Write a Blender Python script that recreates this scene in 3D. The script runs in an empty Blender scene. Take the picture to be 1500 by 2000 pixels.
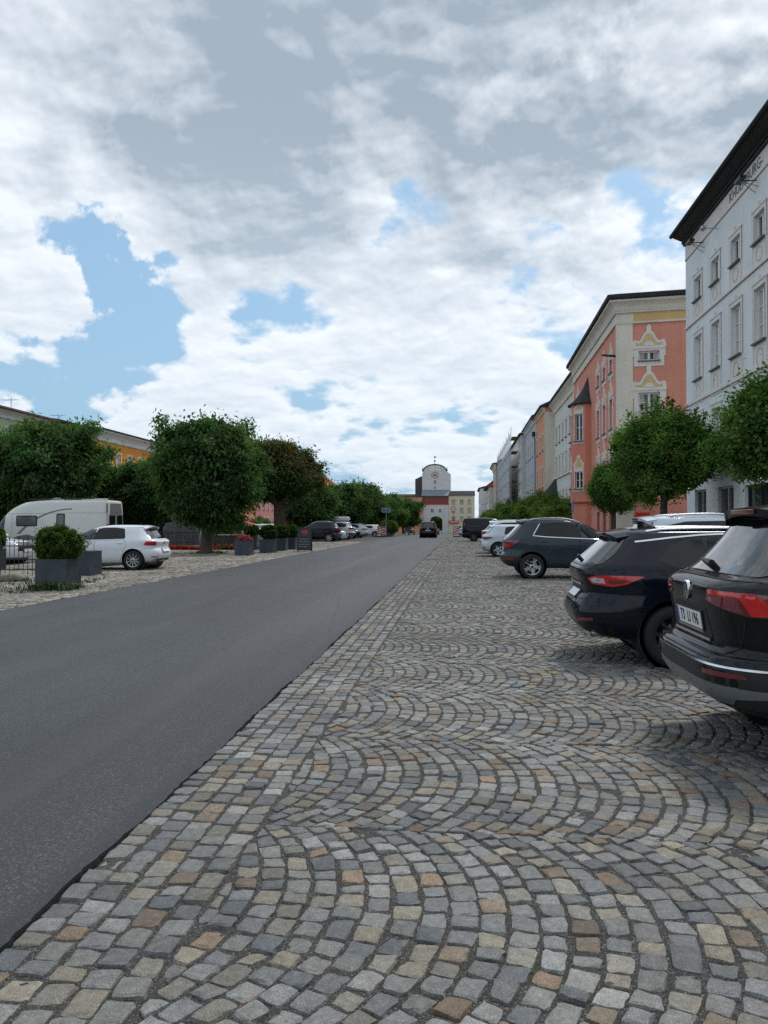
import bpy, bmesh, math, random
import numpy as np
from mathutils import Vector, Matrix
from mathutils.bvhtree import BVHTree

rnd = random.Random(7)
R = math.radians
S = bpy.context.scene
C = S.collection

# ------------------------------------------------------------------ camera, light, exposure
YAW, PITCH, CAMH = 5.9, 0.84, 1.5
cam_d = bpy.data.cameras.new('camera')
cam = bpy.data.objects.new('camera', cam_d)
C.objects.link(cam)
cam.location = (0, 0, CAMH)
cam.rotation_euler = (R(90 + PITCH), 0, R(YAW))
cam_d.sensor_fit = 'VERTICAL'
cam_d.sensor_height = 36
cam_d.lens = 27.0
cam_d.clip_start = 0.05
cam_d.clip_end = 3000
S.camera = cam
S.view_settings.view_transform = 'Standard'
S.view_settings.look = 'None'
S.view_settings.exposure = 0.42
S.view_settings.gamma = 1.0
try:
    S.cycles.use_denoising = False
    S.cycles.denoiser = 'OPENIMAGEDENOISE'
    S.cycles.max_bounces = 6
    S.cycles.transparent_max_bounces = 6
    S.cycles.caustics_reflective = False
    S.cycles.caustics_refractive = False
    S.cycles.sample_clamp_indirect = 4.0
except Exception:
    pass

SUN_EL, SUN_AZ = 56.0, 28.0          # azimuth from +Y towards +X
SUN_STRENGTH, SUN_ANGLE = 1.5, 10.0
sdir = Vector((math.sin(R(SUN_AZ)) * math.cos(R(SUN_EL)), math.cos(R(SUN_AZ)) * math.cos(R(SUN_EL)), math.sin(R(SUN_EL))))
sun_d = bpy.data.lights.new('sun', 'SUN')
sun_d.energy = SUN_STRENGTH
sun_d.angle = R(SUN_ANGLE)
sun_d.color = (1.0, 0.97, 0.93)
sun = bpy.data.objects.new('sun', sun_d)
C.objects.link(sun)
sun.location = sdir * 200
sun.rotation_euler = sdir.to_track_quat('Z', 'Y').to_euler()


def pix_dir(px, py):
    """direction of a sky feature as seen from the square"""
    a, p = R(YAW), R(PITCH)
    xc, yc = (px - 750) / 1500, (1000 - py) / 1500
    fx, fy, fz = -math.sin(a) * math.cos(p), math.cos(a) * math.cos(p), math.sin(p)
    rx, ry = math.cos(a), math.sin(a)
    ux, uy, uz = math.sin(a) * math.sin(p), -math.cos(a) * math.sin(p), math.cos(p)
    return Vector((fx + xc * rx + yc * ux, fy + xc * ry + yc * uy, fz + yc * uz)).normalized()


# ------------------------------------------------------------------ node helpers
class NT:
    def __init__(s, tree):
        s.t = tree
        s.n = tree.nodes
        s.l = tree.links

    def new(s, kind, **kw):
        n = s.n.new(kind)
        for k, v in kw.items():
            setattr(n, k, v)
        return n

    def put(s, sock, v):
        if v is None:
            return
        if isinstance(v, bpy.types.NodeSocket):
            s.l.new(v, sock)
        else:
            if isinstance(v, (tuple, list)) and sock.type == 'RGBA' and len(v) == 3:
                v = (*v, 1)
            sock.default_value = v

    def m(s, op, a, b=None, c=None, clamp=False):
        n = s.new('ShaderNodeMath', operation=op, use_clamp=clamp)
        s.put(n.inputs[0], a)
        if b is not None: s.put(n.inputs[1], b)
        if c is not None: s.put(n.inputs[2], c)
        return n.outputs[0]

    def vm(s, op, a, b=None):
        n = s.new('ShaderNodeVectorMath', operation=op)
        s.put(n.inputs[0], a)
        if b is not None:
            s.put(n.inputs['Scale'] if op == 'SCALE' else n.inputs[1], b)
        return n.outputs['Value'] if op in ('DOT_PRODUCT', 'LENGTH') else n.outputs[0]

    def noise(s, vec, scale, detail=4, rough=0.55, dist=0.0, dim='3D', lac=2.0):
        n = s.new('ShaderNodeTexNoise', noise_dimensions=dim)
        if vec is not None: s.put(n.inputs['Vector'], vec)
        s.put(n.inputs['Scale'], scale)
        s.put(n.inputs['Detail'], detail)
        s.put(n.inputs['Roughness'], rough)
        s.put(n.inputs['Lacunarity'], lac)
        s.put(n.inputs['Distortion'], dist)
        return n.outputs[0]

    def mix(s, f, a, b, blend='MIX'):
        n = s.new('ShaderNodeMix', data_type='RGBA', blend_type=blend)
        s.put(n.inputs[0], f)
        s.put(n.inputs[6], a)
        s.put(n.inputs[7], b)
        return n.outputs[2]

    def ss(s, v, lo, hi, a=0.0, b=1.0):
        n = s.new('ShaderNodeMapRange', interpolation_type='SMOOTHSTEP')
        s.put(n.inputs[0], v)
        s.put(n.inputs[1], lo); s.put(n.inputs[2], hi); s.put(n.inputs[3], a); s.put(n.inputs[4], b)
        return n.outputs[0]

    def lin(s, v, lo, hi, a=0.0, b=1.0):
        n = s.new('ShaderNodeMapRange')
        s.put(n.inputs[0], v)
        s.put(n.inputs[1], lo); s.put(n.inputs[2], hi); s.put(n.inputs[3], a); s.put(n.inputs[4], b)
        return n.outputs[0]

    def sep(s, v):
        n = s.new('ShaderNodeSeparateXYZ')
        s.put(n.inputs[0], v)
        return n.outputs

    def comb(s, x, y, z):
        n = s.new('ShaderNodeCombineXYZ')
        s.put(n.inputs[0], x); s.put(n.inputs[1], y); s.put(n.inputs[2], z)
        return n.outputs[0]


# ------------------------------------------------------------------ sky
W = bpy.data.worlds.new('World')
S.world = W
W.use_nodes = True
t = NT(W.node_tree)
t.n.clear()
d = t.vm('NORMALIZE', t.new('ShaderNodeTexCoord').outputs['Generated'])
dx, dy, dz = t.sep(d)
dzc = t.m('MAXIMUM', dz, 0.0)
inv = t.m('DIVIDE', 1.35, t.m('ADD', dzc, 0.34))
P = t.comb(t.m('MULTIPLY', dx, inv), t.m('MULTIPLY', dy, inv), 3.7)
sky = t.new('ShaderNodeTexSky', sky_type='NISHITA', sun_disc=False)
sky.sun_elevation = R(SUN_EL)
sky.sun_rotation = R(SUN_AZ)
sky.air_density = 1.2
sky.dust_density = 1.6


def blob(px, py, deg, soft=1.0):
    c = math.cos(R(deg))
    dt = t.vm('DOT_PRODUCT', dwarp, pix_dir(px, py))
    return t.ss(dt, c, 1.0 - (1.0 - c) * 0.12 * soft)


def add(*vs):
    o = vs[0]
    for v in vs[1:]:
        o = t.m('ADD', o, v)
    return o


# warp the direction so that the placed masses have torn outlines
wn = t.new('ShaderNodeTexNoise')
t.put(wn.inputs['Vector'], d); t.put(wn.inputs['Scale'], 5.0); t.put(wn.inputs['Detail'], 7.0); t.put(wn.inputs['Roughness'], 0.6)
dwarp = t.vm('NORMALIZE', t.vm('ADD', d, t.vm('SCALE', t.vm('SUBTRACT', wn.outputs['Color'], (0.5, 0.5, 0.5)), 0.42)))
psun = (sdir.x * 1.35 / (sdir.z + 0.34), sdir.y * 1.35 / (sdir.z + 0.34), 3.7)
tosun = t.vm('NORMALIZE', t.vm('SUBTRACT', psun, P))


def layer(freq, det, rough, dist, step):
    a = t.noise(P, freq, det, rough, dist)
    b = t.noise(t.vm('ADD', P, t.vm('SCALE', tosun, step)), freq, det, rough, dist)
    return a, t.m('SUBTRACT', a, b)


big, rbig = layer(1.3, 11, 0.52, 0.25, 0.085)
mid, rmid = layer(3.9, 10, 0.50, 0.2, 0.036)
fine, rfine = layer(9.0, 8, 0.50, 0.1, 0.018)
field = add(t.m('MULTIPLY', big, 0.36), t.m('MULTIPLY', mid, 0.44), t.m('MULTIPLY', fine, 0.20))
holes = add(t.m('MULTIPLY', blob(225, 530, 7), -0.070), t.m('MULTIPLY', blob(120, 690, 9), -0.105),
            t.m('MULTIPLY', blob(545, 590, 4), -0.045), t.m('MULTIPLY', blob(820, 390, 4.5), -0.090),
            t.m('MULTIPLY', blob(1045, 200, 4.0), -0.105), t.m('MULTIPLY', blob(1050, 500, 4.5), -0.075),
            t.m('MULTIPLY', blob(1115, 285, 3.2), -0.10), t.m('MULTIPLY', blob(1290, 490, 5.0), -0.085),
            t.m('MULTIPLY', blob(0, 190, 5.0), -0.11), t.m('MULTIPLY', blob(640, 830, 13), -0.035), t.m('MULTIPLY', blob(240, 830, 5), 0.08),
            t.m('MULTIPLY', blob(620, 130, 24), 0.13), t.m('MULTIPLY', blob(1330, 220, 13), 0.10),
            t.m('MULTIPLY', blob(150, 370, 11), 0.06), t.m('MULTIPLY', blob(235, 415, 5.5), 0.10), t.m('MULTIPLY', blob(700, 690, 14), 0.02),
            t.m('MULTIPLY', blob(1000, 640, 14), 0.02), t.m('MULTIPLY', blob(0, 600, 5), 0.14))
dens = add(field, holes)
cover = t.ss(dens, 0.425, 0.500)
# thickness: thick parts are the grey undersides, thin edges let the sun through
place = add(t.m('MULTIPLY', blob(700, 70, 19), 0.46), t.m('MULTIPLY', blob(340, 270, 12), 0.34), t.m('MULTIPLY', blob(1340, 215, 10), 0.85),
            t.m('MULTIPLY', blob(980, 390, 8), 0.38), t.m('MULTIPLY', blob(960, 70, 14), 0.42), t.m('MULTIPLY', blob(480, 380, 8), 0.14))
bright = add(t.m('MULTIPLY', blob(1400, 45, 6.5), 0.75), t.m('MULTIPLY', blob(1210, 90, 5), 0.40), t.m('MULTIPLY', blob(90, 130, 12), 0.26), t.m('MULTIPLY', blob(740, 290, 6), 0.30),
             t.m('MULTIPLY', blob(1020, 235, 6), 0.42), t.m('MULTIPLY', blob(100, 430, 9), 0.22), t.m('MULTIPLY', blob(345, 215, 4), 0.30), t.m('MULTIPLY', blob(950, 290, 5), 0.25))
rel = add(t.m('MULTIPLY', rbig, 1.2), t.m('MULTIPLY', rmid, 1.9), t.m('MULTIPLY', rfine, 0.9))
thick = add(0.22, t.m('MULTIPLY', t.m('SUBTRACT', dens, 0.52), 1.7), t.m('MULTIPLY', t.m('SUBTRACT', mid, 0.5), 0.8), t.m('MULTIPLY', place, 0.74), t.m('MULTIPLY', bright, -0.70), t.m('MULTIPLY', rel, -1.75))
sund = t.m('MAXIMUM', t.vm('DOT_PRODUCT', d, sdir), 0.0)
glow = t.m('MULTIPLY', t.m('POWER', sund, 5.0), 0.55)
white = t.mix(glow, (0.67, 0.72, 0.775, 1), (1.15, 1.15, 1.15, 1))
low = t.ss(dz, 0.0, 0.18)
white = t.mix(low, (0.62, 0.69, 0.745, 1), white)
grey = t.mix(t.ss(dz, 0.12, 0.50), (0.44, 0.52, 0.60, 1), (0.285, 0.345, 0.415, 1))
cloud = t.mix(t.lin(thick, -0.10, 1.15), white, grey)
blue = t.mix(1.0, sky.outputs[0], (0.088, 0.100, 0.108, 1), 'MULTIPLY')
hazy = t.mix(t.ss(dz, 0.0, 0.34, 0.90, 0.60), blue, (0.25, 0.415, 0.57, 1))
col = t.mix(cover, hazy, cloud)
below = t.ss(dz, -0.05, 0.0)
col = t.mix(below, (0.12, 0.12, 0.12, 1), col)
bg = t.new('ShaderNodeBackground')
t.put(bg.inputs[0], col)
bg.inputs[1].default_value = 1.0
out = t.new('ShaderNodeOutputWorld')
t.l.new(bg.outputs[0], out.inputs[0])
W.cycles.sampling_method = 'MANUAL'
W.cycles.sample_map_resolution = 512

# ------------------------------------------------------------------ materials
MATS = {}


def mat(name, col, rough=0.6, metal=0.0, spec=0.5, var=0.0, vscale=6.0, bump=0.0, bscale=60.0, coat=0.0, attr=None, col2=None, stain=0.0, emit=None, alpha=1.0, trans=0.0):
    """procedural Principled material: base colour with two octaves of mottling, optional stain streaks and bump"""
    if name in MATS:
        return MATS[name]
    m = bpy.data.materials.new(name)
    m.use_nodes = True
    t = NT(m.node_tree)
    b = t.n['Principled BSDF']
    c = tuple(col) + (1,) if len(col) == 3 else col
    tc = t.new('ShaderNodeTexCoord').outputs['Object']
    base = c
    if attr:
        a = t.new('ShaderNodeAttribute', attribute_name=attr)
        base = a.outputs['Color']
    if var > 0 or col2 is not None:
        n = t.noise(tc, vscale, 6, 0.6)
        lo = col2 if col2 is not None else tuple(x * (1 - var) for x in c[:3])
        hi = c if col2 is not None else tuple(min(1, x * (1 + var * 0.6)) for x in c[:3])
        if attr:
            base = t.mix(1.0, base, t.mix(t.ss(n, 0.3, 0.7), (1 - var,) * 3, (1 + var * 0.6,) * 3), 'MULTIPLY')
        else:
            base = t.mix(t.ss(n, 0.32, 0.68), lo, hi)
    if stain > 0:
        sx, sy, sz = t.sep(tc)
        st = t.noise(t.comb(t.m('MULTIPLY', sx, 3.0), t.m('MULTIPLY', sy, 3.0), t.m('MULTIPLY', sz, 0.22)), 1.0, 6, 0.65)
        base = t.mix(t.m('MULTIPLY', t.ss(st, 0.48, 0.75), stain), base, tuple(x * 0.55 for x in c[:3]))
    t.put(b.inputs['Base Color'], base)
    b.inputs['Roughness'].default_value = rough
    b.inputs['Metallic'].default_value = metal
    b.inputs['Specular IOR Level'].default_value = spec
    if coat:
        b.inputs['Coat Weight'].default_value = coat
        b.inputs['Coat Roughness'].default_value = 0.05
    if trans:
        b.inputs['Transmission Weight'].default_value = trans
    if emit:
        b.inputs['Emission Color'].default_value = (*emit, 1)
        b.inputs['Emission Strength'].default_value = 1.0
    if bump > 0:
        bn = t.new('ShaderNodeBump')
        bn.inputs['Strength'].default_value = bump
        bn.inputs['Distance'].default_value = 0.02
        t.put(bn.inputs['Height'], t.noise(tc, bscale, 5, 0.65))
        t.l.new(bn.outputs[0], b.inputs['Normal'])
    MATS[name] = m
    return m


def plaster(name, col, stain=0.25):
    return mat(name, col, rough=0.9, spec=0.2, var=0.07, vscale=0.7, bump=0.12, bscale=35, stain=stain)


def paint(name, col, metal=0.0, rough=0.32):
    return mat(name, col, rough=0.5, metal=metal * 0.5, coat=0.85 if sum(col) > .4 else 0.62, spec=0.03, var=0.02, vscale=30)


M_GLASS = mat('window_glass', (0.02, 0.025, 0.03), rough=0.04, spec=0.9)
M_CARGLASS = mat('tinted_car_glass', (0.006, 0.007, 0.008), rough=0.03, spec=0.40)
M_REARGLASS = mat('rear_car_glass', (0.005, 0.007, 0.008), rough=0.02, spec=0.7, coat=0.5)
M_CLEARGLASS = mat('car_glass', (0.020, 0.027, 0.031), rough=0.03, spec=0.6)
M_BLACK = mat('black_plastic', (0.012, 0.012, 0.013), rough=0.45, spec=0.4, bump=0.03, bscale=300)
M_TRIM = mat('dark_grey_plastic', (0.022, 0.023, 0.025), rough=0.5, spec=0.4)
M_LINER = mat('wheel_arch_liner', (0.006, 0.006, 0.006), rough=0.9)
M_RUBBER = mat('tyre_rubber', (0.018, 0.018, 0.019), rough=0.85, bump=0.2, bscale=80)
M_ALLOY = mat('alloy_rim', (0.52, 0.53, 0.55), rough=0.28, metal=0.85)
M_CHROME = mat('chrome', (0.70, 0.71, 0.73), rough=0.22, metal=1.0)
M_REDLAMP = mat('red_lamp_lens', (0.55, 0.012, 0.010), rough=0.12, coat=1.0)
M_DARKRED = mat('dark_red_lamp_lens', (0.16, 0.012, 0.015), rough=0.1, coat=1.0)
M_PINKLAMP = mat('smoked_lamp_lens', (0.20, 0.045, 0.055), rough=0.1, coat=1.0, var=0.4, vscale=60)
M_CLEARLAMP = mat('clear_lamp_lens', (0.50, 0.50, 0.52), rough=0.1, coat=1.0, var=0.4, vscale=40)
M_WHITEPLATE = mat('plate_white', (0.78, 0.78, 0.77), rough=0.4)
M_INK = mat('plate_black', (0.01, 0.01, 0.01), rough=0.5)
M_BLUE = mat('plate_blue', (0.01, 0.05, 0.42), rough=0.4)
M_WHITE = mat('white_paint', (0.78, 0.78, 0.76), rough=0.5, var=0.05)
M_SIGNRED = mat('sign_red', (0.55, 0.02, 0.02), rough=0.4)
M_STEEL = mat('galvanised_steel', (0.38, 0.40, 0.42), rough=0.45, metal=0.7, var=0.2, vscale=12)
M_IRON = mat('wrought_iron', (0.02, 0.022, 0.02), rough=0.6, var=0.4, vscale=15)


# ------------------------------------------------------------------ mesh builder
class MB:
    def __init__(s):
        s.v = []; s.f = []; s.mi = []; s.sm = []; s.mats = []

    def slot(s, m):
        if m not in s.mats:
            s.mats.append(m)
        return s.mats.index(m)

    def add(s, verts, faces, m, smooth=False, M=None):
        o = len(s.v)
        if M is not None:
            verts = [M @ Vector(p) for p in verts]
        s.v += [tuple(p) for p in verts]
        k = s.slot(m)
        for f in faces:
            s.f.append(tuple(i + o for i in f)); s.mi.append(k); s.sm.append(smooth)

    def box(s, a, b, m, M=None, bev=0.0):
        (x0, y0, z0), (x1, y1, z1) = a, b
        x0, x1 = min(x0, x1), max(x0, x1); y0, y1 = min(y0, y1), max(y0, y1); z0, z1 = min(z0, z1), max(z0, z1)
        if bev <= 0:
            v = [(x0, y0, z0), (x1, y0, z0), (x1, y1, z0), (x0, y1, z0), (x0, y0, z1), (x1, y0, z1), (x1, y1, z1), (x0, y1, z1)]
            f = [(0, 3, 2, 1), (4, 5, 6, 7), (0, 1, 5, 4), (1, 2, 6, 5), (2, 3, 7, 6), (3, 0, 4, 7)]
            s.add(v, f, m, M=M)
        else:
            bm = bmesh.new()
            bmesh.ops.create_cube(bm, size=1.0, matrix=Matrix.Translation(((x0 + x1) / 2, (y0 + y1) / 2, (z0 + z1) / 2)) @ Matrix.Diagonal((x1 - x0, y1 - y0, z1 - z0, 1)))
            bmesh.ops.bevel(bm, geom=list(bm.edges), offset=bev, segments=2, affect='EDGES', profile=0.6)
            s.bm(bm, m, M)

    def bm(s, bm, m, M=None, smooth=False):
        bm.verts.index_update()
        s.add([v.co.copy() for v in bm.verts], [[v.index for v in f.verts] for f in bm.faces], m, smooth, M)
        bm.free()

    def prism(s, poly, h0, h1, m, axis='y', M=None):
        """2D polygon extruded along an axis; poly is (x,z) for 'y', (y,z) for 'x', (x,y) for 'z'"""
        area = sum(poly[i][0] * poly[(i + 1) % len(poly)][1] - poly[(i + 1) % len(poly)][0] * poly[i][1] for i in range(len(poly)))
        if area < 0:
            poly = poly[::-1]
        def P(p, h):
            return (p[0], h, p[1]) if axis == 'y' else ((h, p[0], p[1]) if axis == 'x' else (p[0], p[1], h))
        n = len(poly)
        v = [P(p, h0) for p in poly] + [P(p, h1) for p in poly]
        flip = (axis == 'y') != (h1 < h0)
        f = [tuple(range(n))[::-1], tuple(range(n, 2 * n))] + [(i, (i + 1) % n, n + (i + 1) % n, n + i) for i in range(n)]
        if flip:
            f = [g[::-1] for g in f]
        s.add(v, f, m, M=M)

    def tube(s, pts, r, m, n=8, M=None, cap=True, smooth=True):
        pts = [Vector(p) for p in pts]
        rs = r if isinstance(r, (list, tuple)) else [r] * len(pts)
        v, f = [], []
        up = Vector((0, 0, 1))
        for i, p in enumerate(pts):
            tg = (pts[min(i + 1, len(pts) - 1)] - pts[max(i - 1, 0)]).normalized()
            a = tg.cross(up)
            if a.length < 1e-3:
                a = tg.cross(Vector((1, 0, 0)))
            a.normalize(); b = tg.cross(a).normalized()
            for k in range(n):
                th = 2 * math.pi * k / n
                v.append(p + (a * math.cos(th) + b * math.sin(th)) * rs[i])
        for i in range(len(pts) - 1):
            for k in range(n):
                f.append((i * n + k, i * n + (k + 1) % n, (i + 1) * n + (k + 1) % n, (i + 1) * n + k))
        s.add(v, f, m, smooth, M)
        if cap:
            s.add(v[:n], [tuple(range(n))], m, M=M)
            s.add(v[-n:], [tuple(range(n))[::-1]], m, M=M)

    def lathe(s, prof, m, n=24, M=None, smooth=True, a0=0.0, a1=2 * math.pi):
        """(r,z) profile about z"""
        full = abs(a1 - a0 - 2 * math.pi) < 1e-6
        k = n if full else n + 1
        v, f = [], []
        for (r, z) in prof:
            for i in range(k):
                th = a0 + (a1 - a0) * i / n
                v.append((r * math.cos(th), r * math.sin(th), z))
        for j in range(len(prof) - 1):
            for i in range(n):
                i2 = (i + 1) % k
                f.append((j * k + i, j * k + i2, (j + 1) * k + i2, (j + 1) * k + i))
        s.add(v, f, m, smooth, M)

    def sphere(s, c, r, m, n=12, sc=(1, 1, 1), M=None):
        prof = [(math.sin(math.pi * i / n) * r, -math.cos(math.pi * i / n) * r) for i in range(n + 1)]
        T = Matrix.Translation(c) @ Matrix.Diagonal((*sc, 1))
        s.lathe(prof, m, n=2 * n, M=(M @ T) if M is not None else T)

    def mesh(s, name, angle=40):
        me = bpy.data.meshes.new(name)
        me.from_pydata(s.v, [], s.f)
        for m in s.mats:
            me.materials.append(m)
        me.polygons.foreach_set('material_index', s.mi)
        me.polygons.foreach_set('use_smooth', s.sm)
        me.update()
        if any(s.sm):
            me.set_sharp_from_angle(angle=R(angle))
        return me

    def build(s, name, parent=None, loc=None, rz=None, angle=40):
        return link(name, s.mesh(name, angle), parent, loc, rz)


def link(name, me, parent=None, loc=None, rz=None):
    o = bpy.data.objects.new(name, me)
    C.objects.link(o)
    if parent is not None: o.parent = parent
    if loc is not None: o.location = loc
    if rz is not None: o.rotation_euler = (0, 0, rz)
    return o


def thing(name, label, cat, loc=(0, 0, 0), rz=0.0, group=None):
    o = bpy.data.objects.new(name, None)
    C.objects.link(o)
    o.location = loc; o.rotation_euler = (0, 0, rz)
    o.empty_display_size = 0.2
    o['label'] = label; o['category'] = cat
    if group: o['group'] = group
    return o


def tag(o, label, cat, group=None):
    o['label'] = label; o['category'] = cat
    if group: o['group'] = group
    return o


def struct(o):
    o['kind'] = 'structure'
    return o


def copy_thing(root, loc, rz=None, label=None, scale=None):
    def rec(o, par):
        c = o.copy(); C.objects.link(c)
        if par is not None: c.parent = par
        for ch in o.children:
            rec(ch, c)
        return c
    r = rec(root, None)
    r.location = loc
    if rz is not None: r.rotation_euler = (0, 0, rz)
    if scale is not None: r.scale = scale if isinstance(scale, (tuple, list)) else (scale,) * 3
    if label: r['label'] = label
    return r


def text_mesh(txt, size, m, depth=0.004, spacing=1.0, align='CENTER'):
    cu = bpy.data.curves.new('lettering', 'FONT')
    cu.body = txt; cu.size = size; cu.extrude = depth; cu.align_x = align; cu.align_y = 'CENTER'; cu.space_character = spacing
    cu.resolution_u = 3
    ob = bpy.data.objects.new('lettering', cu)
    C.objects.link(ob)
    dg = bpy.context.evaluated_depsgraph_get()
    me = bpy.data.meshes.new_from_object(ob.evaluated_get(dg))
    bpy.data.objects.remove(ob)
    bpy.data.curves.remove(cu)
    me.materials.clear(); me.materials.append(m)
    return me


def gz(y):
    """the square falls gently towards the gate"""
    return 0.0 if y < 80 else -0.0094 * (min(y, 245) - 80)

# ------------------------------------------------------------------ ground, road, setts
def strip_mesh(name, x0, x1, ys, dz, m, edge=0.0):
    v, f = [], []
    xs = [x0, x1] if not callable(x0) else None
    for y in ys:
        a = x0(y) if callable(x0) else x0
        b = x1(y) if callable(x1) else x1
        v += [(a, y, gz(y) + dz - edge), (a, y, gz(y) + dz), (b, y, gz(y) + dz), (b, y, gz(y) + dz - edge)]
    for i in range(len(ys) - 1):
        o = i * 4
        for k in range(3):
            f.append((o + k, o + k + 1, o + k + 5, o + k + 4))
    me = bpy.data.meshes.new(name)
    me.from_pydata(v, [], [g[::-1] for g in f])
    me.materials.append(m)
    return me


YS = [-30, -5, 0, 5, 10, 20, 40, 60, 80, 100, 130, 160, 200, 240, 300]

# far terrain, square floor
mg = bpy.data.materials.new('square_floor'); mg.use_nodes = True
t = NT(mg.node_tree); b = t.n['Principled BSDF']
tc = t.new('ShaderNodeTexCoord').outputs['Object']
vo = t.new('ShaderNodeTexVoronoi', feature='DISTANCE_TO_EDGE'); t.put(vo.inputs['Vector'], tc); t.put(vo.inputs['Scale'], 7.5); t.put(vo.inputs['Randomness'], 0.75)
vc = t.new('ShaderNodeTexVoronoi', feature='F1'); t.put(vc.inputs['Vector'], tc); t.put(vc.inputs['Scale'], 7.5); t.put(vc.inputs['Randomness'], 0.75)
hx, _, _ = t.sep(vc.outputs['Color'])
stone = t.mix(hx, (0.12, 0.11, 0.095, 1), (0.23, 0.21, 0.18, 1))
joint = t.mix(t.ss(t.noise(tc, 0.6, 5), 0.42, 0.6), (0.055, 0.048, 0.036, 1), (0.05, 0.062, 0.022, 1))
t.put(b.inputs['Base Color'], t.mix(t.ss(vo.outputs[0], 0.02, 0.07), joint, stone))
b.inputs['Roughness'].default_value = 0.9
bn = t.new('ShaderNodeBump'); bn.inputs['Strength'].default_value = 0.6; bn.inputs['Distance'].default_value = 0.03
t.put(bn.inputs['Height'], t.ss(vo.outputs[0], 0.0, 0.12)); t.l.new(bn.outputs[0], b.inputs['Normal'])
gnd = struct(link('ground', strip_mesh('ground', -400, 400, [-100] + YS + [600, 1500], -0.035, mg)))

# asphalt
ma = bpy.data.materials.new('asphalt'); ma.use_nodes = True
t = NT(ma.node_tree); b = t.n['Principled BSDF']
tc = t.new('ShaderNodeTexCoord').outputs['Object']
sx, sy, sz = t.sep(tc)
n1 = t.noise(tc, 95.0, 3, 0.75)
n2 = t.noise(t.comb(t.m('MULTIPLY', sx, 0.9), t.m('MULTIPLY', sy, 0.06), 0), 1.0, 5, 0.6)
n3 = t.noise(tc, 0.35, 6, 0.65)
vs = t.new('ShaderNodeTexVoronoi', feature='F1'); t.put(vs.inputs['Vector'], tc); t.put(vs.inputs['Scale'], 140.0)
sv, _, _ = t.sep(vs.outputs['Color'])
c0 = t.mix(t.ss(n1, 0.3, 0.7), (0.014, 0.0155, 0.018, 1), (0.046, 0.049, 0.055, 1))
c0 = t.mix(t.ss(sv, 0.80, 1.0), c0, (0.13, 0.13, 0.135, 1))
c0 = t.mix(t.ss(n2, 0.40, 0.66, 0, 0.55), c0, (0.022, 0.023, 0.025, 1))
n4 = t.noise(t.comb(t.m('MULTIPLY', sx, 1.1), t.m('MULTIPLY', sy, 0.03), 9.0), 1.0, 4, 0.55)
c0 = t.mix(t.ss(n4, 0.48, 0.66, 0, 0.35), c0, (0.072, 0.074, 0.078, 1))
c0 = t.mix(t.ss(n3, 0.45, 0.7, 0, 0.25), c0, (0.058, 0.060, 0.064, 1))
# darker sealed joint along both edges
ed = t.m('MINIMUM', t.m('ABSOLUTE', t.m('ADD', sx, 1.63)), t.m('ABSOLUTE', t.m('ADD', sx, 7.85)))
ed = t.m('ADD', ed, t.m('MULTIPLY', t.m('SUBTRACT', t.noise(tc, 3.0, 4), 0.5), 0.10))
c0 = t.mix(t.ss(ed, 0.02, 0.16, 0.6, 0.0), c0, (0.020, 0.020, 0.021, 1))
crk = t.new('ShaderNodeTexVoronoi', feature='DISTANCE_TO_EDGE'); t.put(crk.inputs['Vector'], t.vm('ADD', t.comb(sx, t.m('MULTIPLY', sy, 0.45), 0), t.vm('SCALE', t.new('ShaderNodeTexNoise').outputs['Color'], 0.5))); t.put(crk.inputs['Scale'], 0.33)
c0 = t.mix(t.ss(crk.outputs[0], 0.0010, 0.004, 0.35, 0.0), c0, (0.014, 0.014, 0.014, 1))
pat = t.noise(t.comb(t.m('MULTIPLY', sx, 0.5), t.m('MULTIPLY', sy, 0.10), 4.0), 1.0, 3, 0.5)
c0 = t.mix(t.ss(pat, 0.585, 0.60, 0, 0.30), c0, (0.030, 0.030, 0.031, 1))
t.put(b.inputs['Base Color'], c0)
b.inputs['Roughness'].default_value = 0.62
b.inputs['Specular IOR Level'].default_value = 0.42
bn = t.new('ShaderNodeBump'); bn.inputs['Strength'].default_value = 0.75; bn.inputs['Distance'].default_value = 0.006
t.put(bn.inputs['Height'], t.m('ADD', n1, t.m('MULTIPLY', t.noise(tc, 38.0, 3, 0.6), 0.6)))
t.l.new(bn.outputs[0], b.inputs['Normal'])


_er = random.Random(3)
_ej = [_er.gauss(0, .004) for _ in range(4000)]


def edge_r(y):
    return _ej[int(y * 40) % 4000] + -1.62 + 0.012 * math.sin(y * 1.7) + 0.008 * math.sin(y * 5.1 + 1)


RY = [-6 + 0.25 * i for i in range(28)] + [1.0 + .045 * i for i in range(300)] + [14.5 + .25 * i for i in range(22)] + YS[5:-1]
RY = sorted(set(RY))
# the road bends slightly into the gate at its far end
def bend(y):
    return -0.00018 * max(0.0, y - 110) ** 2 * 1.55
road = struct(link('road', strip_mesh('road', lambda y: -7.85 + bend(y), lambda y: edge_r(y) + bend(y), RY, 0.006, ma, 0.05)))

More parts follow.
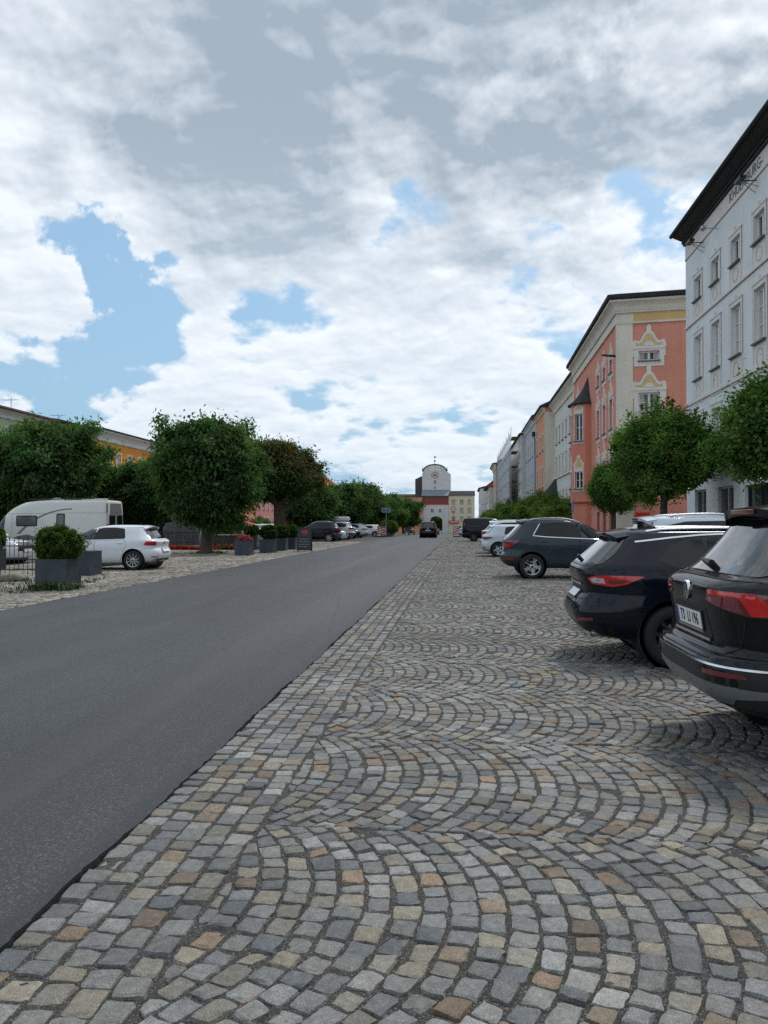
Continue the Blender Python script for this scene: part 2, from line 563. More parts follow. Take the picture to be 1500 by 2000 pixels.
# joints / bedding under the setts on the right
mj = bpy.data.materials.new('sett_joints'); mj.use_nodes = True
t = NT(mj.node_tree); b = t.n['Principled BSDF']
tc = t.new('ShaderNodeTexCoord').outputs['Object']
jx, jy, jz = t.sep(tc)
gv = t.new('ShaderNodeTexVoronoi', feature='F1'); t.put(gv.inputs['Vector'], tc); t.put(gv.inputs['Scale'], 210.0)
ga, gb_, gc = t.sep(gv.outputs['Color'])
grit = t.mix(ga, (0.015, 0.014, 0.012, 1), (0.085, 0.08, 0.07, 1))
grit = t.mix(t.ss(gb_, 0.88, 0.96), grit, (0.22, 0.21, 0.195, 1))
mossy = t.m('ADD', t.noise(tc, 0.55, 5, 0.6), t.m('MULTIPLY', t.ss(jx, 0.2, 4.0), 0.15))
moss = t.mix(t.noise(tc, 30, 4), (0.014, 0.022, 0.007, 1), (0.045, 0.062, 0.018, 1))
t.put(b.inputs['Base Color'], t.mix(t.ss(mossy, 0.56, 0.68, 0.0, 0.85), grit, moss))
b.inputs['Roughness'].default_value = 0.95
bn = t.new('ShaderNodeBump'); bn.inputs['Strength'].default_value = 0.9; bn.inputs['Distance'].default_value = 0.006
t.put(bn.inputs['Height'], t.m('SUBTRACT', 1.0, gv.outputs['Distance'])); t.l.new(bn.outputs[0], b.inputs['Normal'])
bed = struct(link('sett_bedding', strip_mesh('sett_bedding', lambda y: -1.60 + bend(y), lambda y: 9.8, RY, -0.0085, mj)))
bed2 = struct(link('sett_bedding', strip_mesh('sett_bedding', -18.0, lambda y: -7.87 + bend(y), RY, -0.011, mj)))

# granite setts
ms = bpy.data.materials.new('granite_setts'); ms.use_nodes = True
t = NT(ms.node_tree); b = t.n['Principled BSDF']
tc = t.new('ShaderNodeTexCoord').outputs['Object']
at = t.new('ShaderNodeAttribute', attribute_name='stone_colour').outputs['Color']
sp = t.noise(tc, 260.0, 2, 0.6)
sp2 = t.noise(tc, 28.0, 5, 0.65)
sp3 = t.noise(tc, 11.0, 4, 0.6)
c0 = t.mix(1.0, at, t.mix(t.ss(sp, 0.36, 0.66), (0.60, 0.60, 0.60, 1), (1.34, 1.34, 1.34, 1)), 'MULTIPLY')
c0 = t.mix(1.0, c0, t.mix(t.ss(sp2, 0.35, 0.68), (0.80, 0.79, 0.77, 1), (1.14, 1.13, 1.12, 1)), 'MULTIPLY')
wear = t.noise(tc, 0.55, 5, 0.6)
c0 = t.mix(1.0, c0, t.mix(t.ss(wear, 0.35, 0.65), (0.80, 0.79, 0.78, 1), (1.12, 1.12, 1.11, 1)), 'MULTIPLY')
c0 = t.mix(t.ss(sp3, 0.60, 0.74, 0, 0.55), c0, (0.25, 0.165, 0.095, 1))
t.put(b.inputs['Base Color'], c0)
b.inputs['Roughness'].default_value = 0.68
b.inputs['Specular IOR Level'].default_value = 0.4
bn = t.new('ShaderNodeBump'); bn.inputs['Strength'].default_value = 0.55; bn.inputs['Distance'].default_value = 0.006
t.put(bn.inputs['Height'], t.m('ADD', t.m('MULTIPLY', sp, 0.35), t.m('ADD', sp2, t.m('MULTIPLY', t.noise(tc, 75.0, 3, 0.6), 0.7))))
t.l.new(bn.outputs[0], b.inputs['Normal'])

rng = np.random.default_rng(11)
PALETTE = np.array([(0.245, 0.245, 0.24), (0.205, 0.21, 0.212), (0.28, 0.278, 0.265), (0.15, 0.16, 0.17), (0.25, 0.235, 0.20), (0.29, 0.26, 0.205), (0.235, 0.185, 0.135), (0.27, 0.195, 0.135), (0.31, 0.31, 0.30)])
PROB = np.array([0.22, 0.17, 0.16, 0.09, 0.17, 0.10, 0.065, 0.028, 0.045]); PROB = PROB / PROB.sum()


def setts(name, quads, lod, gap=0.010, jit=0.006, palette=PALETTE, prob=PROB, lift=0.0, tone=0.76):
    """quads: (N,4,2) corner points counter-clockwise; every stone is a worn block of its own in one paving mesh"""
    q = np.array(quads, dtype=np.float64)
    N = len(q)
    cen = q.mean(axis=1, keepdims=True)
    # joints: wider between the courses than between neighbours within one course
    ls = np.linalg.norm(q[:, 1] - q[:, 0], axis=1); lt = np.linalg.norm(q[:, 3] - q[:, 0], axis=1)
    es = np.clip(gap * 0.95 * rng.uniform(.5, 1.5, N) / np.maximum(ls, 1e-3), 0, .2)[:, None]
    et = np.clip(gap * 0.55 * rng.uniform(.4, 1.5, N) / np.maximum(lt, 1e-3), 0, .2)[:, None]
    def bl(u, v):
        return (1 - u) * (1 - v) * q[:, 0] + u * (1 - v) * q[:, 1] + u * v * q[:, 2] + (1 - u) * v * q[:, 3]
    q = np.stack([bl(es, et), bl(1 - es, et), bl(1 - es, 1 - et), bl(es, 1 - et)], axis=1)
    q = q + rng.normal(0, jit, q.shape)
    nodes = {3: [0, .05, .16, .5, .84, .95, 1], 2: [0, .08, .92, 1], 1: [0, 1]}[lod]
    K = len(nodes)
    us = np.array(nodes)
    U, V = np.meshgrid(us, us, indexing='ij')
    U = U.ravel(); V = V.ravel()
    # rounded corners: pull the outer ring of the parameter square towards a superellipse
    a, bb = U * 2 - 1, V * 2 - 1
    if lod > 1:
        rr = (np.abs(a) ** 9 + np.abs(bb) ** 9) ** (1 / 9)
        mx = np.maximum(np.abs(a), np.abs(bb))
        f = np.where(mx > 0, mx / np.maximum(rr, 1e-6), 1)
        f = 1 - (1 - f) * 0.9
        a, bb = a * f, bb * f
    u, v = (a + 1) / 2, (bb + 1) / 2
    w = np.stack([(1 - u) * (1 - v), u * (1 - v), u * v, (1 - u) * v], axis=1)      # (K*K,4)
    xy = np.einsum('kc,ncd->nkd', w, q)
    ring = np.maximum(np.abs(U * 2 - 1), np.abs(V * 2 - 1))
    if lod == 3:
        z = np.select([ring > 0.99, ring > 0.84, ring > 0.55], [-0.019, -0.0022, 0.0010], 0.0022)
        xy = xy + rng.normal(0, 0.0022, xy.shape)
    elif lod == 2:
        z = np.select([ring > 0.99], [-0.016], 0.001)
    else:
        z = np.zeros(len(U))
    zz = z[None, :] + rng.normal(0, 0.0035, (N, 1)) + (rng.normal(0, 0.0016, (N, len(U))) if lod == 3 else 0)
    tilt = rng.normal(0, 0.03, (N, 1, 2))
    zz = zz + ((xy - cen) * tilt).sum(axis=2) + lift
    gy = np.where(cen[:, :, 1] < 80, 0, -0.0094 * (cen[:, :, 1] - 80))
    verts = np.concatenate([xy, (zz + gy)[:, :, None]], axis=2).reshape(-1, 3)
    idx = np.arange(K * K).reshape(K, K)
    fq = np.stack([idx[:-1, :-1], idx[1:, :-1], idx[1:, 1:], idx[:-1, 1:]], axis=-1).reshape(-1, 4)
    faces = (fq[None] + (np.arange(N) * K * K)[:, None, None]).reshape(-1, 4)
    me = bpy.data.meshes.new(name)
    me.vertices.add(len(verts)); me.vertices.foreach_set('co', verts.ravel())
    me.loops.add(faces.size); me.loops.foreach_set('vertex_index', faces.ravel().astype(np.int32))
    me.polygons.add(len(faces)); me.polygons.foreach_set('loop_start', np.arange(0, faces.size, 4, dtype=np.int32))
    me.polygons.foreach_set('loop_total', np.full(len(faces), 4, dtype=np.int32))
    me.polygons.foreach_set('use_smooth', np.tile((np.abs(fq[:, 0] // K - (K - 2) / 2) < (K - 2) / 2 - .1) & (np.abs(fq[:, 0] % K - (K - 2) / 2) < (K - 2) / 2 - .1), N) if False else np.zeros(len(faces), dtype=bool))
    me.update(); me.validate()
    pick = rng.choice(len(palette), size=N, p=prob)
    colr = palette[pick] * np.array([(1.0, 1.0, .995)]) * rng.normal(1, 0.15, (N, 1)).clip(0.6, 1.45) * tone
    rgba = np.concatenate([colr, np.ones((N, 1))], axis=1)
    rgba = np.repeat(rgba, K * K, axis=0)
    ca = me.color_attributes.new('stone_colour', 'FLOAT_COLOR', 'POINT')
    ca.data.foreach_set('color', rgba.ravel())
    me.materials.append(ms)
    return struct(link(name, me))


# straight courses along the road edge
def course_quads(x0, n, w, y0, y1, l0, l1, xf=None):
    out = []
    for i in range(n):
        y = y0 + rnd.uniform(0, l0)
        a = x0 + i * w + rnd.uniform(-.006, .006)
        while y < y1:
            l = rnd.uniform(l0, l1)
            off = xf(y) if xf else 0
            out.append([(a + off, y), (a + w + off, y), (a + w + off, y + l), (a + off, y + l)])
            y += l
    return out


# segmental arcs: bands across the bay, each filled with nested arcs bulging away from the road
def arc_quads(y0, y1, xmin, xmax):
    Wd, Rr, p = 1.56, 1.20, 0.112
    half = math.asin(Wd / 2 / Rr)
    sag = Rr - math.sqrt(Rr * Rr - Wd * Wd / 4)
    out = []
    k0, k1 = math.floor((y0 - 3.77) / Wd), math.ceil((y1 - 3.77) / Wd)
    for k in range(k0, k1):
        yc = 3.77 + Wd * (k + 0.5)
        ph = rnd.uniform(-.03, .03)
        n0, n1 = int((xmin - 0.6) / p), int((xmax + 0.2) / p)
        for n in range(n0, n1):
            x = n * p + ph
            m_ = rnd.choice((15, 16, 16))
            cuts = [-half + 2 * half * (j + (rnd.uniform(-.2, .2) if 0 < j < m_ else 0)) / m_ for j in range(m_ + 1)]
            sh = math.sin(half)
            for j in range(m_):
                a, bq = cuts[j], cuts[j + 1]
                pts = []
                for (th, s) in ((a, 0), (a, 1), (bq, 1), (bq, 0)):
                    if s:       # joints run square to the arc
                        th = math.asin(max(-sh, min(sh, math.sin(th) + p / Rr * math.cos(th) * math.sin(th) * 0.85)))
                    pts.append([x + s * p + Rr * math.cos(th) - Rr + sag, yc + Rr * math.sin(th)])
                cx = sum(q[0] for q in pts) / 4
                if cx < xmin - 0.01 or cx > xmax:
                    continue
                for q in pts:
                    q[0] = max(q[0], xmin)
                if not (y0 <= yc + Rr * math.sin((a + bq) / 2) < y1):
                    continue
                out.append(pts)
    return out


XE = -1.615
near = course_quads(XE, 5, 0.122, 1.2, 9.0, 0.095, 0.15) + arc_quads(1.2, 9.0, XE + 0.615, 4.4)
setts('cobblestone_paving', near, 3, gap=0.0050, jit=0.0058)
midq = course_quads(XE, 5, 0.122, 9.0, 34.0, 0.095, 0.15) + arc_quads(9.0, 34.0, XE + 0.615, 7.4)
setts('cobblestone_paving', midq, 2, gap=0.0055, jit=0.005)
far_ = course_quads(XE, 5, 0.122, 34.0, 140.0, 0.10, 0.16, lambda y: bend(y)) + arc_quads(34.0, 84.0, XE + 0.615, 5.6)
setts('cobblestone_paving', far_, 1, gap=0.010, jit=0.003)
# rough worn setts on the left of the road
PAL2 = np.array([(0.34, 0.31, 0.26), (0.27, 0.25, 0.22), (0.40, 0.37, 0.32), (0.30, 0.23, 0.18), (0.21, 0.20, 0.18)])
leftq = []
y = 0.5
while y < 62:
    l = rnd.uniform(0.12, 0.2) * (1 if y < 30 else 1.3)
    x = -7.9 - rnd.uniform(0, 0.1)
    while x > -15.5 - 0.02 * y:
        w = rnd.uniform(0.13, 0.26) * (1 if y < 30 else 1.3)
        leftq.append([(x - w, y), (x, y + rnd.uniform(-.01, .01)), (x, y + l), (x - w, y + l + rnd.uniform(-.01, .01))])
        x -= w
    y += l
setts('worn_cobblestone_paving', leftq, 2, gap=0.016, jit=0.012, palette=PAL2, prob=np.array([.3, .25, .2, .1, .15]), lift=0.0, tone=.80)
# raised kerb of the pavement in front of the houses on the right
mk = mat('kerb_granite', (0.30, 0.30, 0.29), rough=0.8, var=0.2, vscale=8, bump=0.2)
mb = MB()
for i in range(70):
    mb.box((7.0, 12 + i * 1.0, -0.03), (7.16, 12.99 + i * 1.0, 0.12), mk, bev=0.012)
struct(mb.build('pavement_kerb'))
mp = mat('pavement_slabs', (0.27, 0.26, 0.245), rough=0.85, var=0.15, vscale=2.0, bump=0.15)
struct(link('pavement', strip_mesh('pavement', 7.16, 12.0, [10, 30, 60, 80, 82], 0.10, mp)))

# ------------------------------------------------------------------ vehicles (x forward from the tail, y left, z up)
def catmull(rows, sub):
    A = np.array(rows, dtype=float)
    n = len(A); out = []
    for i in range(n - 1):
        p0, p1, p2, p3 = A[max(i - 1, 0)], A[i], A[i + 1], A[min(i + 2, n - 1)]
        for k in range(sub):
            s = k / sub
            m1, m2 = (p2 - p0) * 0.5, (p3 - p1) * 0.5
            out.append((2 * s**3 - 3 * s**2 + 1) * p1 + (s**3 - 2 * s**2 + s) * m1 + (-2 * s**3 + 3 * s**2) * p2 + (s**3 - s**2) * m2)
    out.append(A[-1])
    return np.array(out)


def half_curve(xr, zr, xf, zf, w, nr, nf, N):
    """half outline of one slice from the tail's middle round the side to the nose's middle, evenly spaced"""
    cx, hl = (xr + xf) / 2, (xf - xr) / 2
    a = np.linspace(0, math.pi, 900)
    ca, sa = np.cos(a), np.sin(a)
    n = np.where(a < math.pi / 2, nr, nf)
    x = cx - hl * np.sign(ca) * np.abs(ca) ** (2 / n)
    y = w * np.abs(sa) ** (2 / n)
    dl = np.hypot(np.diff(x), np.diff(y))
    L = np.concatenate([[0], np.cumsum(dl)])
    # denser at the corners
    cr = np.exp(-((np.abs(y) / w - 0.9) / 0.13) ** 2) * (np.abs(x - cx) > hl * 0.62)
    wt = np.concatenate([[0], np.cumsum(dl * (1 + 2.2 * (cr[1:] + cr[:-1]) / 2))])
    q = np.linspace(0, wt[-1], N)
    xs, ys = np.interp(q, wt, x), np.interp(q, wt, y)
    ys[0] = 0; ys[-1] = 0
    zs = zr + (zf - zr) * (xs - xr) / max(xf - xr, 1e-6)
    return xs, ys, zs


class Car:
    def __init__(s, name, label, spec, paint_m, loc, rz, group=None, detail=True, cat='car'):
        s.sp = spec
        s.root = thing(name, label, cat, loc, rz, group)
        s.paint = paint_m
        s.body()

    def body(s):
        sp = s.sp
        N, sub = sp.get('N', 90), sp.get('sub', 5)
        rows = catmull([r if len(r) == 7 else (*r, sp.get('nr', 5.0), sp.get('nf', 3.6)) for r in sp['rows']], sub)
        verts, faces = [], []
        ring = 2 * N - 2
        for r in rows:
            x, y, z = half_curve(*r, N)
            verts += list(zip(x, y, z)) + [(x[i], -y[i], z[i]) for i in range(N - 2, 0, -1)]
        nR = len(rows)
        for j in range(nR - 1):
            for i in range(ring):
                i2 = (i + 1) % ring
                faces.append((j * ring + i, j * ring + i2, (j + 1) * ring + i2, (j + 1) * ring + i))
        faces.append(tuple(range(ring))[::-1])
        faces.append(tuple((nR - 1) * ring + i for i in range(ring)))
        s.bvh = BVHTree.FromPolygons([Vector(v) for v in verts], [f for f in faces])
        # wheel arches
        bm = bmesh.new()
        bv = [bm.verts.new(v) for v in verts]
        for f in faces:
            try: bm.faces.new([bv[i] for i in f][::-1])
            except ValueError: pass
        Ra = sp['R'] * sp.get('arch', 1.16)
        zc = sp['R'] + 0.015
        kill = []
        for f in bm.faces:
            if len(f.verts) > 4: continue
            c = f.calc_center_median()
            for wx in sp['wheels']:
                if abs(c.y) > 0.45 and math.hypot(c.x - wx, c.z - zc) < Ra:
                    kill.append(f); break
        bmesh.ops.delete(bm, geom=kill, context='FACES')
        for e in bm.edges:
            if len(e.link_faces) == 1:
                for v in e.verts:
                    for wx in sp['wheels']:
                        dx, dz = v.co.x - wx, v.co.z - zc
                        l = math.hypot(dx, dz)
                        if 0 < l < Ra * 1.35 and abs(v.co.y) > 0.4:
                            v.co.x = wx + dx / l * Ra; v.co.z = zc + dz / l * Ra
        me = bpy.data.meshes.new('body')
        bmesh.ops.recalc_face_normals(bm, faces=bm.faces)
        bm.to_mesh(me); bm.free()
        me.materials.append(s.paint)
        lo = sp.get('cladding')          # unpainted lower band
        if lo:
            me.materials.append(M_TRIM)
            zl = lo
            mi = [1 if p.center.z < zl else 0 for p in me.polygons]
            me.polygons.foreach_set('material_index', mi)
        me.polygons.foreach_set('use_smooth', [True] * len(me.polygons))
        me.set_sharp_from_angle(angle=R(sp.get('sharp', 55)))
        link('body', me, s.root)
        # arch liners and underside
        for wx in sp['wheels']:
            for sgn in (1, -1):
                y1 = s.half_w(wx) - 0.02
                mb = MB()
                pr = [(Ra + .004, -0.48), (Ra + .004, 0.0)]
                T = Matrix.Translation((wx, sgn * y1, zc)) @ Matrix.Rotation(R(90 if sgn < 0 else -90), 4, 'X')
                mb.lathe([(0.02, -0.45), (Ra + .006, -0.45), (Ra + .006, 0.012)], M_LINER, n=28, M=T)
                mb.build('wheel_arch', s.root)

    def half_w(s, x, z=None):
        sp = s.sp
        z = z if z is not None else sp['R'] * 2 + 0.12
        h = s.bvh.ray_cast(Vector((x, 3, z)), Vector((0, -1, 0)))
        return h[0].y if h[0] else 0.85

    # ---- patches laid on the body surface
    def hit(s, mode, p):
        if mode == 'R':      # right side seen from -y
            o, dr = Vector((p[0], -3, p[1])), Vector((0, 1, 0))
        elif mode == 'L':
            o, dr = Vector((p[0], 3, p[1])), Vector((0, -1, 0))
        elif mode == 'T':    # tail, p = (y, z)
            o, dr = Vector((-3, p[0], p[1])), Vector((1, 0, 0))
        elif mode == 'F':
            o, dr = Vector((12, p[0], p[1])), Vector((-1, 0, 0))
        elif mode == 'U':    # from above, p = (x, y)
            o, dr = Vector((p[0], p[1], 6)), Vector((0, 0, -1))
        else:                # wrap round a corner: p = (angle, z), angle 0 = straight back (or ahead), 90 = sideways
            kind, side = mode[0], (1 if mode[1] == 'L' else -1)
            a = R(p[0])
            pv = s.sp.get('pivot', (0.5, 0.42))
            if kind == 't':
                px, sx = pv[0], -1
            else:
                px, sx = s.sp['L'] - s.sp.get('pivot_f', 0.6), 1
            dv = Vector((sx * math.cos(a), side * math.sin(a), 0))
            o, dr = Vector((px, side * pv[1], p[1])) + dv * 3, -dv
        h = s.bvh.ray_cast(o, dr)
        if h[0] is None:
            return None
        n = h[1]
        if n.dot(dr) > 0: n = -n
        return h[0], n

    def patch(s, name, mode, poly, m, off=0.004, parent=None, rnd_=0.0, lev=3, thick=None, wscale=1.0):
        poly = [tuple(p) for p in poly]
        if rnd_ > 0:
            out = []
            n = len(poly)
            for i in range(n):
                p, a, b = Vector(poly[i]), Vector(poly[i - 1]), Vector(poly[(i + 1) % n])
                sc = rnd_ if not isinstance(poly[i], tuple) or len(poly[i]) < 3 else poly[i][2]
                da, db = (a - p), (b - p)
                ra = min(sc, da.length * .45); rb = min(sc, db.length * .45)
                pa, pb = p + da.normalized() * ra, p + db.normalized() * rb
                for k in range(5):
                    u = k / 4
                    out.append(tuple((pa * (1 - u) ** 2 + p * 2 * u * (1 - u) + pb * u * u)))
            poly = out
        bm = bmesh.new()
        vs = [bm.verts.new((p[0], p[1], 0)) for p in poly]
        bm.faces.new(vs)
        bmesh.ops.triangulate(bm, faces=bm.faces[:], ngon_method='BEAUTY')
        for _ in range(lev):
            es = [e for e in bm.edges if e.calc_length() > 0.07 * wscale]
            if not es: break
            bmesh.ops.subdivide_edges(bm, edges=es, cuts=1, use_grid_fill=True)
            bmesh.ops.triangulate(bm, faces=[f for f in bm.faces if len(f.verts) > 4])
        bad = []
        nrm = {}
        for v in bm.verts:
            h = s.hit(mode, (v.co.x, v.co.y))
            if h is None:
                bad.append(v); continue
            v.co = h[0] + h[1] * off
            nrm[v] = h[1]
        if bad:
            bmesh.ops.delete(bm, geom=bad, context='VERTS')
        if not bm.faces:
            bm.free(); return None
        # edge skirt towards the body
        bnd = [e for e in bm.edges if len(e.link_faces) == 1]
        dup = {}
        for e in bnd:
            for v in e.verts:
                if v not in dup:
                    dup[v] = bm.verts.new(v.co - nrm[v] * (off + 0.003))
        for e in bnd:
            a, b = e.verts
            try: bm.faces.new((a, b, dup[b], dup[a]))
            except ValueError: pass
        # consistent orientation: face outwards
        bm.normal_update()
        me = bpy.data.meshes.new(name)
        for f in bm.faces:
            f.smooth = True
        bm.to_mesh(me); bm.free()
        me.materials.append(m)
        me.set_sharp_from_angle(angle=R(45))
        return link(name, me, parent or s.root)

    def strip(s, name, mode, path, w, m, off=0.005, parent=None, closed=False):
        """narrow band following a path on the surface"""
        pts = [Vector(p) for p in path]
        dense = []
        n = len(pts)
        for i in range(n if closed else n - 1):
            a, b = pts[i], pts[(i + 1) % n]
            k = max(1, int((b - a).length / (0.06 if mode in 'RLTFU' else 4)))
            for j in range(k):
                dense.append(a + (b - a) * j / k)
        if not closed: dense.append(pts[-1])
        sc = 1.0 if mode in 'RLTFU' else 1 / 0.009   # degrees per metre, roughly
        v, f = [], []
        ok = []
        for i, p in enumerate(dense):
            q0 = dense[i - 1] if (i > 0 or closed) else dense[i]
            q1 = dense[(i + 1) % len(dense)] if (i < len(dense) - 1 or closed) else dense[i]
            tg = Vector(((q1.x - q0.x) / sc, q1.y - q0.y)).normalized()
            nn = Vector((-tg.y * sc, tg.x)) * w / 2
            h1, h2 = s.hit(mode, p + nn), s.hit(mode, p - nn)
            if h1 is None or h2 is None:
                continue
            v += [h1[0] + h1[1] * off, h2[0] + h2[1] * off]
        k = len(v) // 2
        for i in range(k if closed else k - 1):
            j = (i + 1) % k
            f.append((2 * i, 2 * i + 1, 2 * j + 1, 2 * j))
        if not f: return None
        mb = MB(); mb.add(v, f, m, True)
        return mb.build(name, parent or s.root)

    def frame_at(s, mode, p):
        """local frame on the surface: x along the width, y up the surface, z outwards"""
        h = s.hit(mode, p)
        n = h[1]
        up = Vector((0, 0, 1)); up = (up - n * up.dot(n)).normalized()
        xx = up.cross(n).normalized()
        return Matrix(((xx.x, up.x, n.x, h[0].x), (xx.y, up.y, n.y, h[0].y), (xx.z, up.z, n.z, h[0].z), (0, 0, 0, 1)))

    def wheels(s, style='five', rim=None):
        sp = s.sp
        for wx in sp['wheels']:
            for sgn in (1, -1):
                y = s.half_w(wx) - 0.015
                wheel(s.root, (wx, sgn * y, sp['R']), sgn, sp['R'], style, rim)

    def mirrors(s, x, z, m=None):
        for sgn, mo in ((1, 'L'), (-1, 'R')):
            h = s.hit(mo, (x, z))
            if h is None: continue
            p = h[0]
            mb = MB()
            mb.sphere((p.x + 0.02, p.y + sgn * 0.13, p.z + 0.05), 0.1, m or s.paint, n=8, sc=(0.75, 1.05, 0.72))
            mb.tube([(p.x + 0.03, p.y - sgn * .01, p.z), (p.x + 0.03, p.y + sgn * 0.09, p.z + 0.02)], 0.025, M_BLACK)
            mb.build('wing_mirror', s.root)

    def handle(s, mode, x, z, parent=None, m=None):
        T = s.frame_at(mode, (x, z))
        mb = MB()
        mb.box((-.085, -.014, .018), (.085, .014, .036), m or s.paint, M=T, bev=.006)
        mb.box((-.085, -.012, -.01), (-.065, .012, .02), m or s.paint, M=T)
        mb.box((.065, -.012, -.01), (.085, .012, .02), m or s.paint, M=T)
        return mb.build('door_handle', parent or s.root)

    def plate(s, mode, p, txt=None, tilt=0.0, front=False):
        T = s.frame_at(mode, p) @ Matrix.Translation((0, 0, 0.012))
        mb = MB()
        mb.box((-.275, -.068, -.010), (.275, .068, .002), M_BLACK, M=T, bev=.004)
        mb.box((-.26, -.055, .002), (.26, .055, .006), M_WHITEPLATE, M=T)
        mb.box((-.258, -.053, .006), (-.218, .053, .0075), M_BLUE, M=T)
        if not txt:
            # the registration is too small in the picture to read: worn dark characters' blocks are left off
            pass
        o = mb.build('licence_plate', s.root)
        if txt:
            me = text_mesh(txt, 0.112, M_INK, 0.0008, 1.08)
            ob = link('lettering', me, o)
            ob.matrix_local = T @ Matrix.Translation((0.018, 0, 0.0078)) @ Matrix.Diagonal((0.76, 1.0, 1, 1))
            for yy in (0.022, -0.022):
                mb = MB()
                mb.lathe([(0, .0015), (.011, .0015), (.011, 0)], M_STEEL, n=12, M=T @ Matrix.Translation((-.095, yy, .006)))
                mb.build('plate_seal', o)
        return o


_WH = {}


def wheel(root, loc, sgn, Rw, style, rim_m=None):
    rim_m = rim_m or M_ALLOY
    key = (round(Rw, 3), style, rim_m.name)
    if key not in _WH:
        w = 0.215
        a = MB()
        r0 = Rw * 0.70
        prof = [(r0 - .012, -.012), (r0, -0.002), (r0 + (Rw - r0) * .45, .006), (Rw - .02, -.006), (Rw - .004, -.028), (Rw, -.05), (Rw, -w + .05), (Rw - .02, -w), (r0, -w)]
        a.lathe(prof, M_RUBBER, n=40)
        for g in (-.075, -.108, -.141):
            a.lathe([(Rw + .0008, g), (Rw - .004, g - .004), (Rw + .0008, g - .008)], M_LINER, n=40)
        tm = a.mesh('wheel')
        b = MB()
        rr = r0 - .006
        b.lathe([(rr, -.004), (rr - .012, -.012), (rr - .02, -.05), (rr - .03, -.19)], rim_m, n=40)
        b.lathe([(rr - .03, -.075), (0.0, -.075)], M_LINER, n=32)                     # brake and dark inside
        b.lathe([(rr * .62, -.068), (0.05, -.066)], M_STEEL, n=28)
        n = {'five': 5, 'twin': 5, 'ten': 10, 'seven': 7, 'steel': 6}[style]
        for k in range(n):
            for o in ((-.14, .14) if style == 'twin' else (0,)):
                Tm = Matrix.Rotation(2 * math.pi * k / n + o, 4, 'Z')
                hw0, hw1 = (.034, .026) if style == 'five' else ((.020, .015) if style == 'twin' else (.017, .013) if style == 'ten' else (.03, .022))
                v = [(.035, -hw1, -.022), (rr - .008, -hw0, -.012), (rr - .008, hw0, -.012), (.035, hw1, -.022),
                     (.035, -hw1 - .008, -.062), (rr - .008, -hw0 - .008, -.055), (rr - .008, hw0 + .008, -.055), (.035, hw1 + .008, -.062)]
                b.add(v, [(0, 1, 2, 3), (0, 4, 5, 1), (3, 2, 6, 7), (1, 5, 6, 2)], rim_m, M=Tm)
        b.lathe([(.068, -.06), (.066, -.024), (.045, -.016), (0, -.014)], rim_m, n=20)
        b.lathe([(.03, -.0155), (.028, -.010), (0, -.010)], M_BLACK, n=16)
        _WH[key] = (tm, b.mesh('rim'))
    tm, rm = _WH[key]
    o = link('wheel', tm, root)
    o.rotation_euler = (R(-90 if sgn > 0 else 90), rnd.uniform(0, 6.28) * 0, 0)
    o.location = loc
    r = link('rim', rm, o)
    r.rotation_euler = (0, 0, rnd.uniform(0, 6.28))
    return o


# ---- body shapes (tail x, tail z, nose x, nose z, half width), bottom to roof
SUV = dict(L=4.49, R=0.345, wheels=(0.90, 3.58), arch=1.15, nr=5.2, nf=3.8, pivot=(0.55, 0.45), rows=[
    (.34, .30, 4.15, .26, .78), (.17, .345, 4.34, .29, .85), (.06, .43, 4.45, .38, .895), (.01, .53, 4.48, .50, .91), (.00, .61, 4.49, .60, .917),
    (.035, .675, 4.48, .68, .92), (.085, .70, 4.46, .74, .92), (.105, .76, 4.42, .82, .922), (.085, .92, 4.36, .92, .923), (.07, 1.04, 4.22, .98, .918),
    (.085, 1.105, 3.95, 1.02, .905), (.15, 1.145, 3.50, 1.06, .885), (.23, 1.175, 3.16, 1.10, .865), (.32, 1.255, 2.93, 1.23, .812), (.44, 1.40, 2.60, 1.42, .735),
    (.53, 1.535, 2.28, 1.56, .655), (.60, 1.60, 2.00, 1.618, .585), (.80, 1.635, 1.80, 1.642, .43), (1.15, 1.648, 1.5, 1.65, .12)])
WAGON = dict(L=4.80, R=0.325, wheels=(0.98, 3.79), arch=1.15, nr=4.6, nf=3.6, pivot=(0.6, 0.40), rows=[
    (.40, .25, 4.45, .20, .74), (.18, .30, 4.66, .25, .84), (.06, .39, 4.77, .36, .90), (.00, .51, 4.80, .48, .918), (.015, .61, 4.79, .60, .922),
    (.06, .69, 4.74, .70, .922), (.10, .75, 4.66, .76, .922), (.085, .85, 4.45, .82, .915), (.06, .94, 4.15, .87, .90), (.07, 1.01, 3.7, .915, .872), (.12, 1.06, 3.42, .95, .855), (.20, 1.13, 3.14, 1.07, .80),
    (.34, 1.26, 2.78, 1.25, .705), (.45, 1.355, 2.45, 1.36, .635), (.54, 1.41, 2.15, 1.425, .565), (.85, 1.445, 1.95, 1.455, .42), (1.3, 1.458, 1.65, 1.46, .12)])
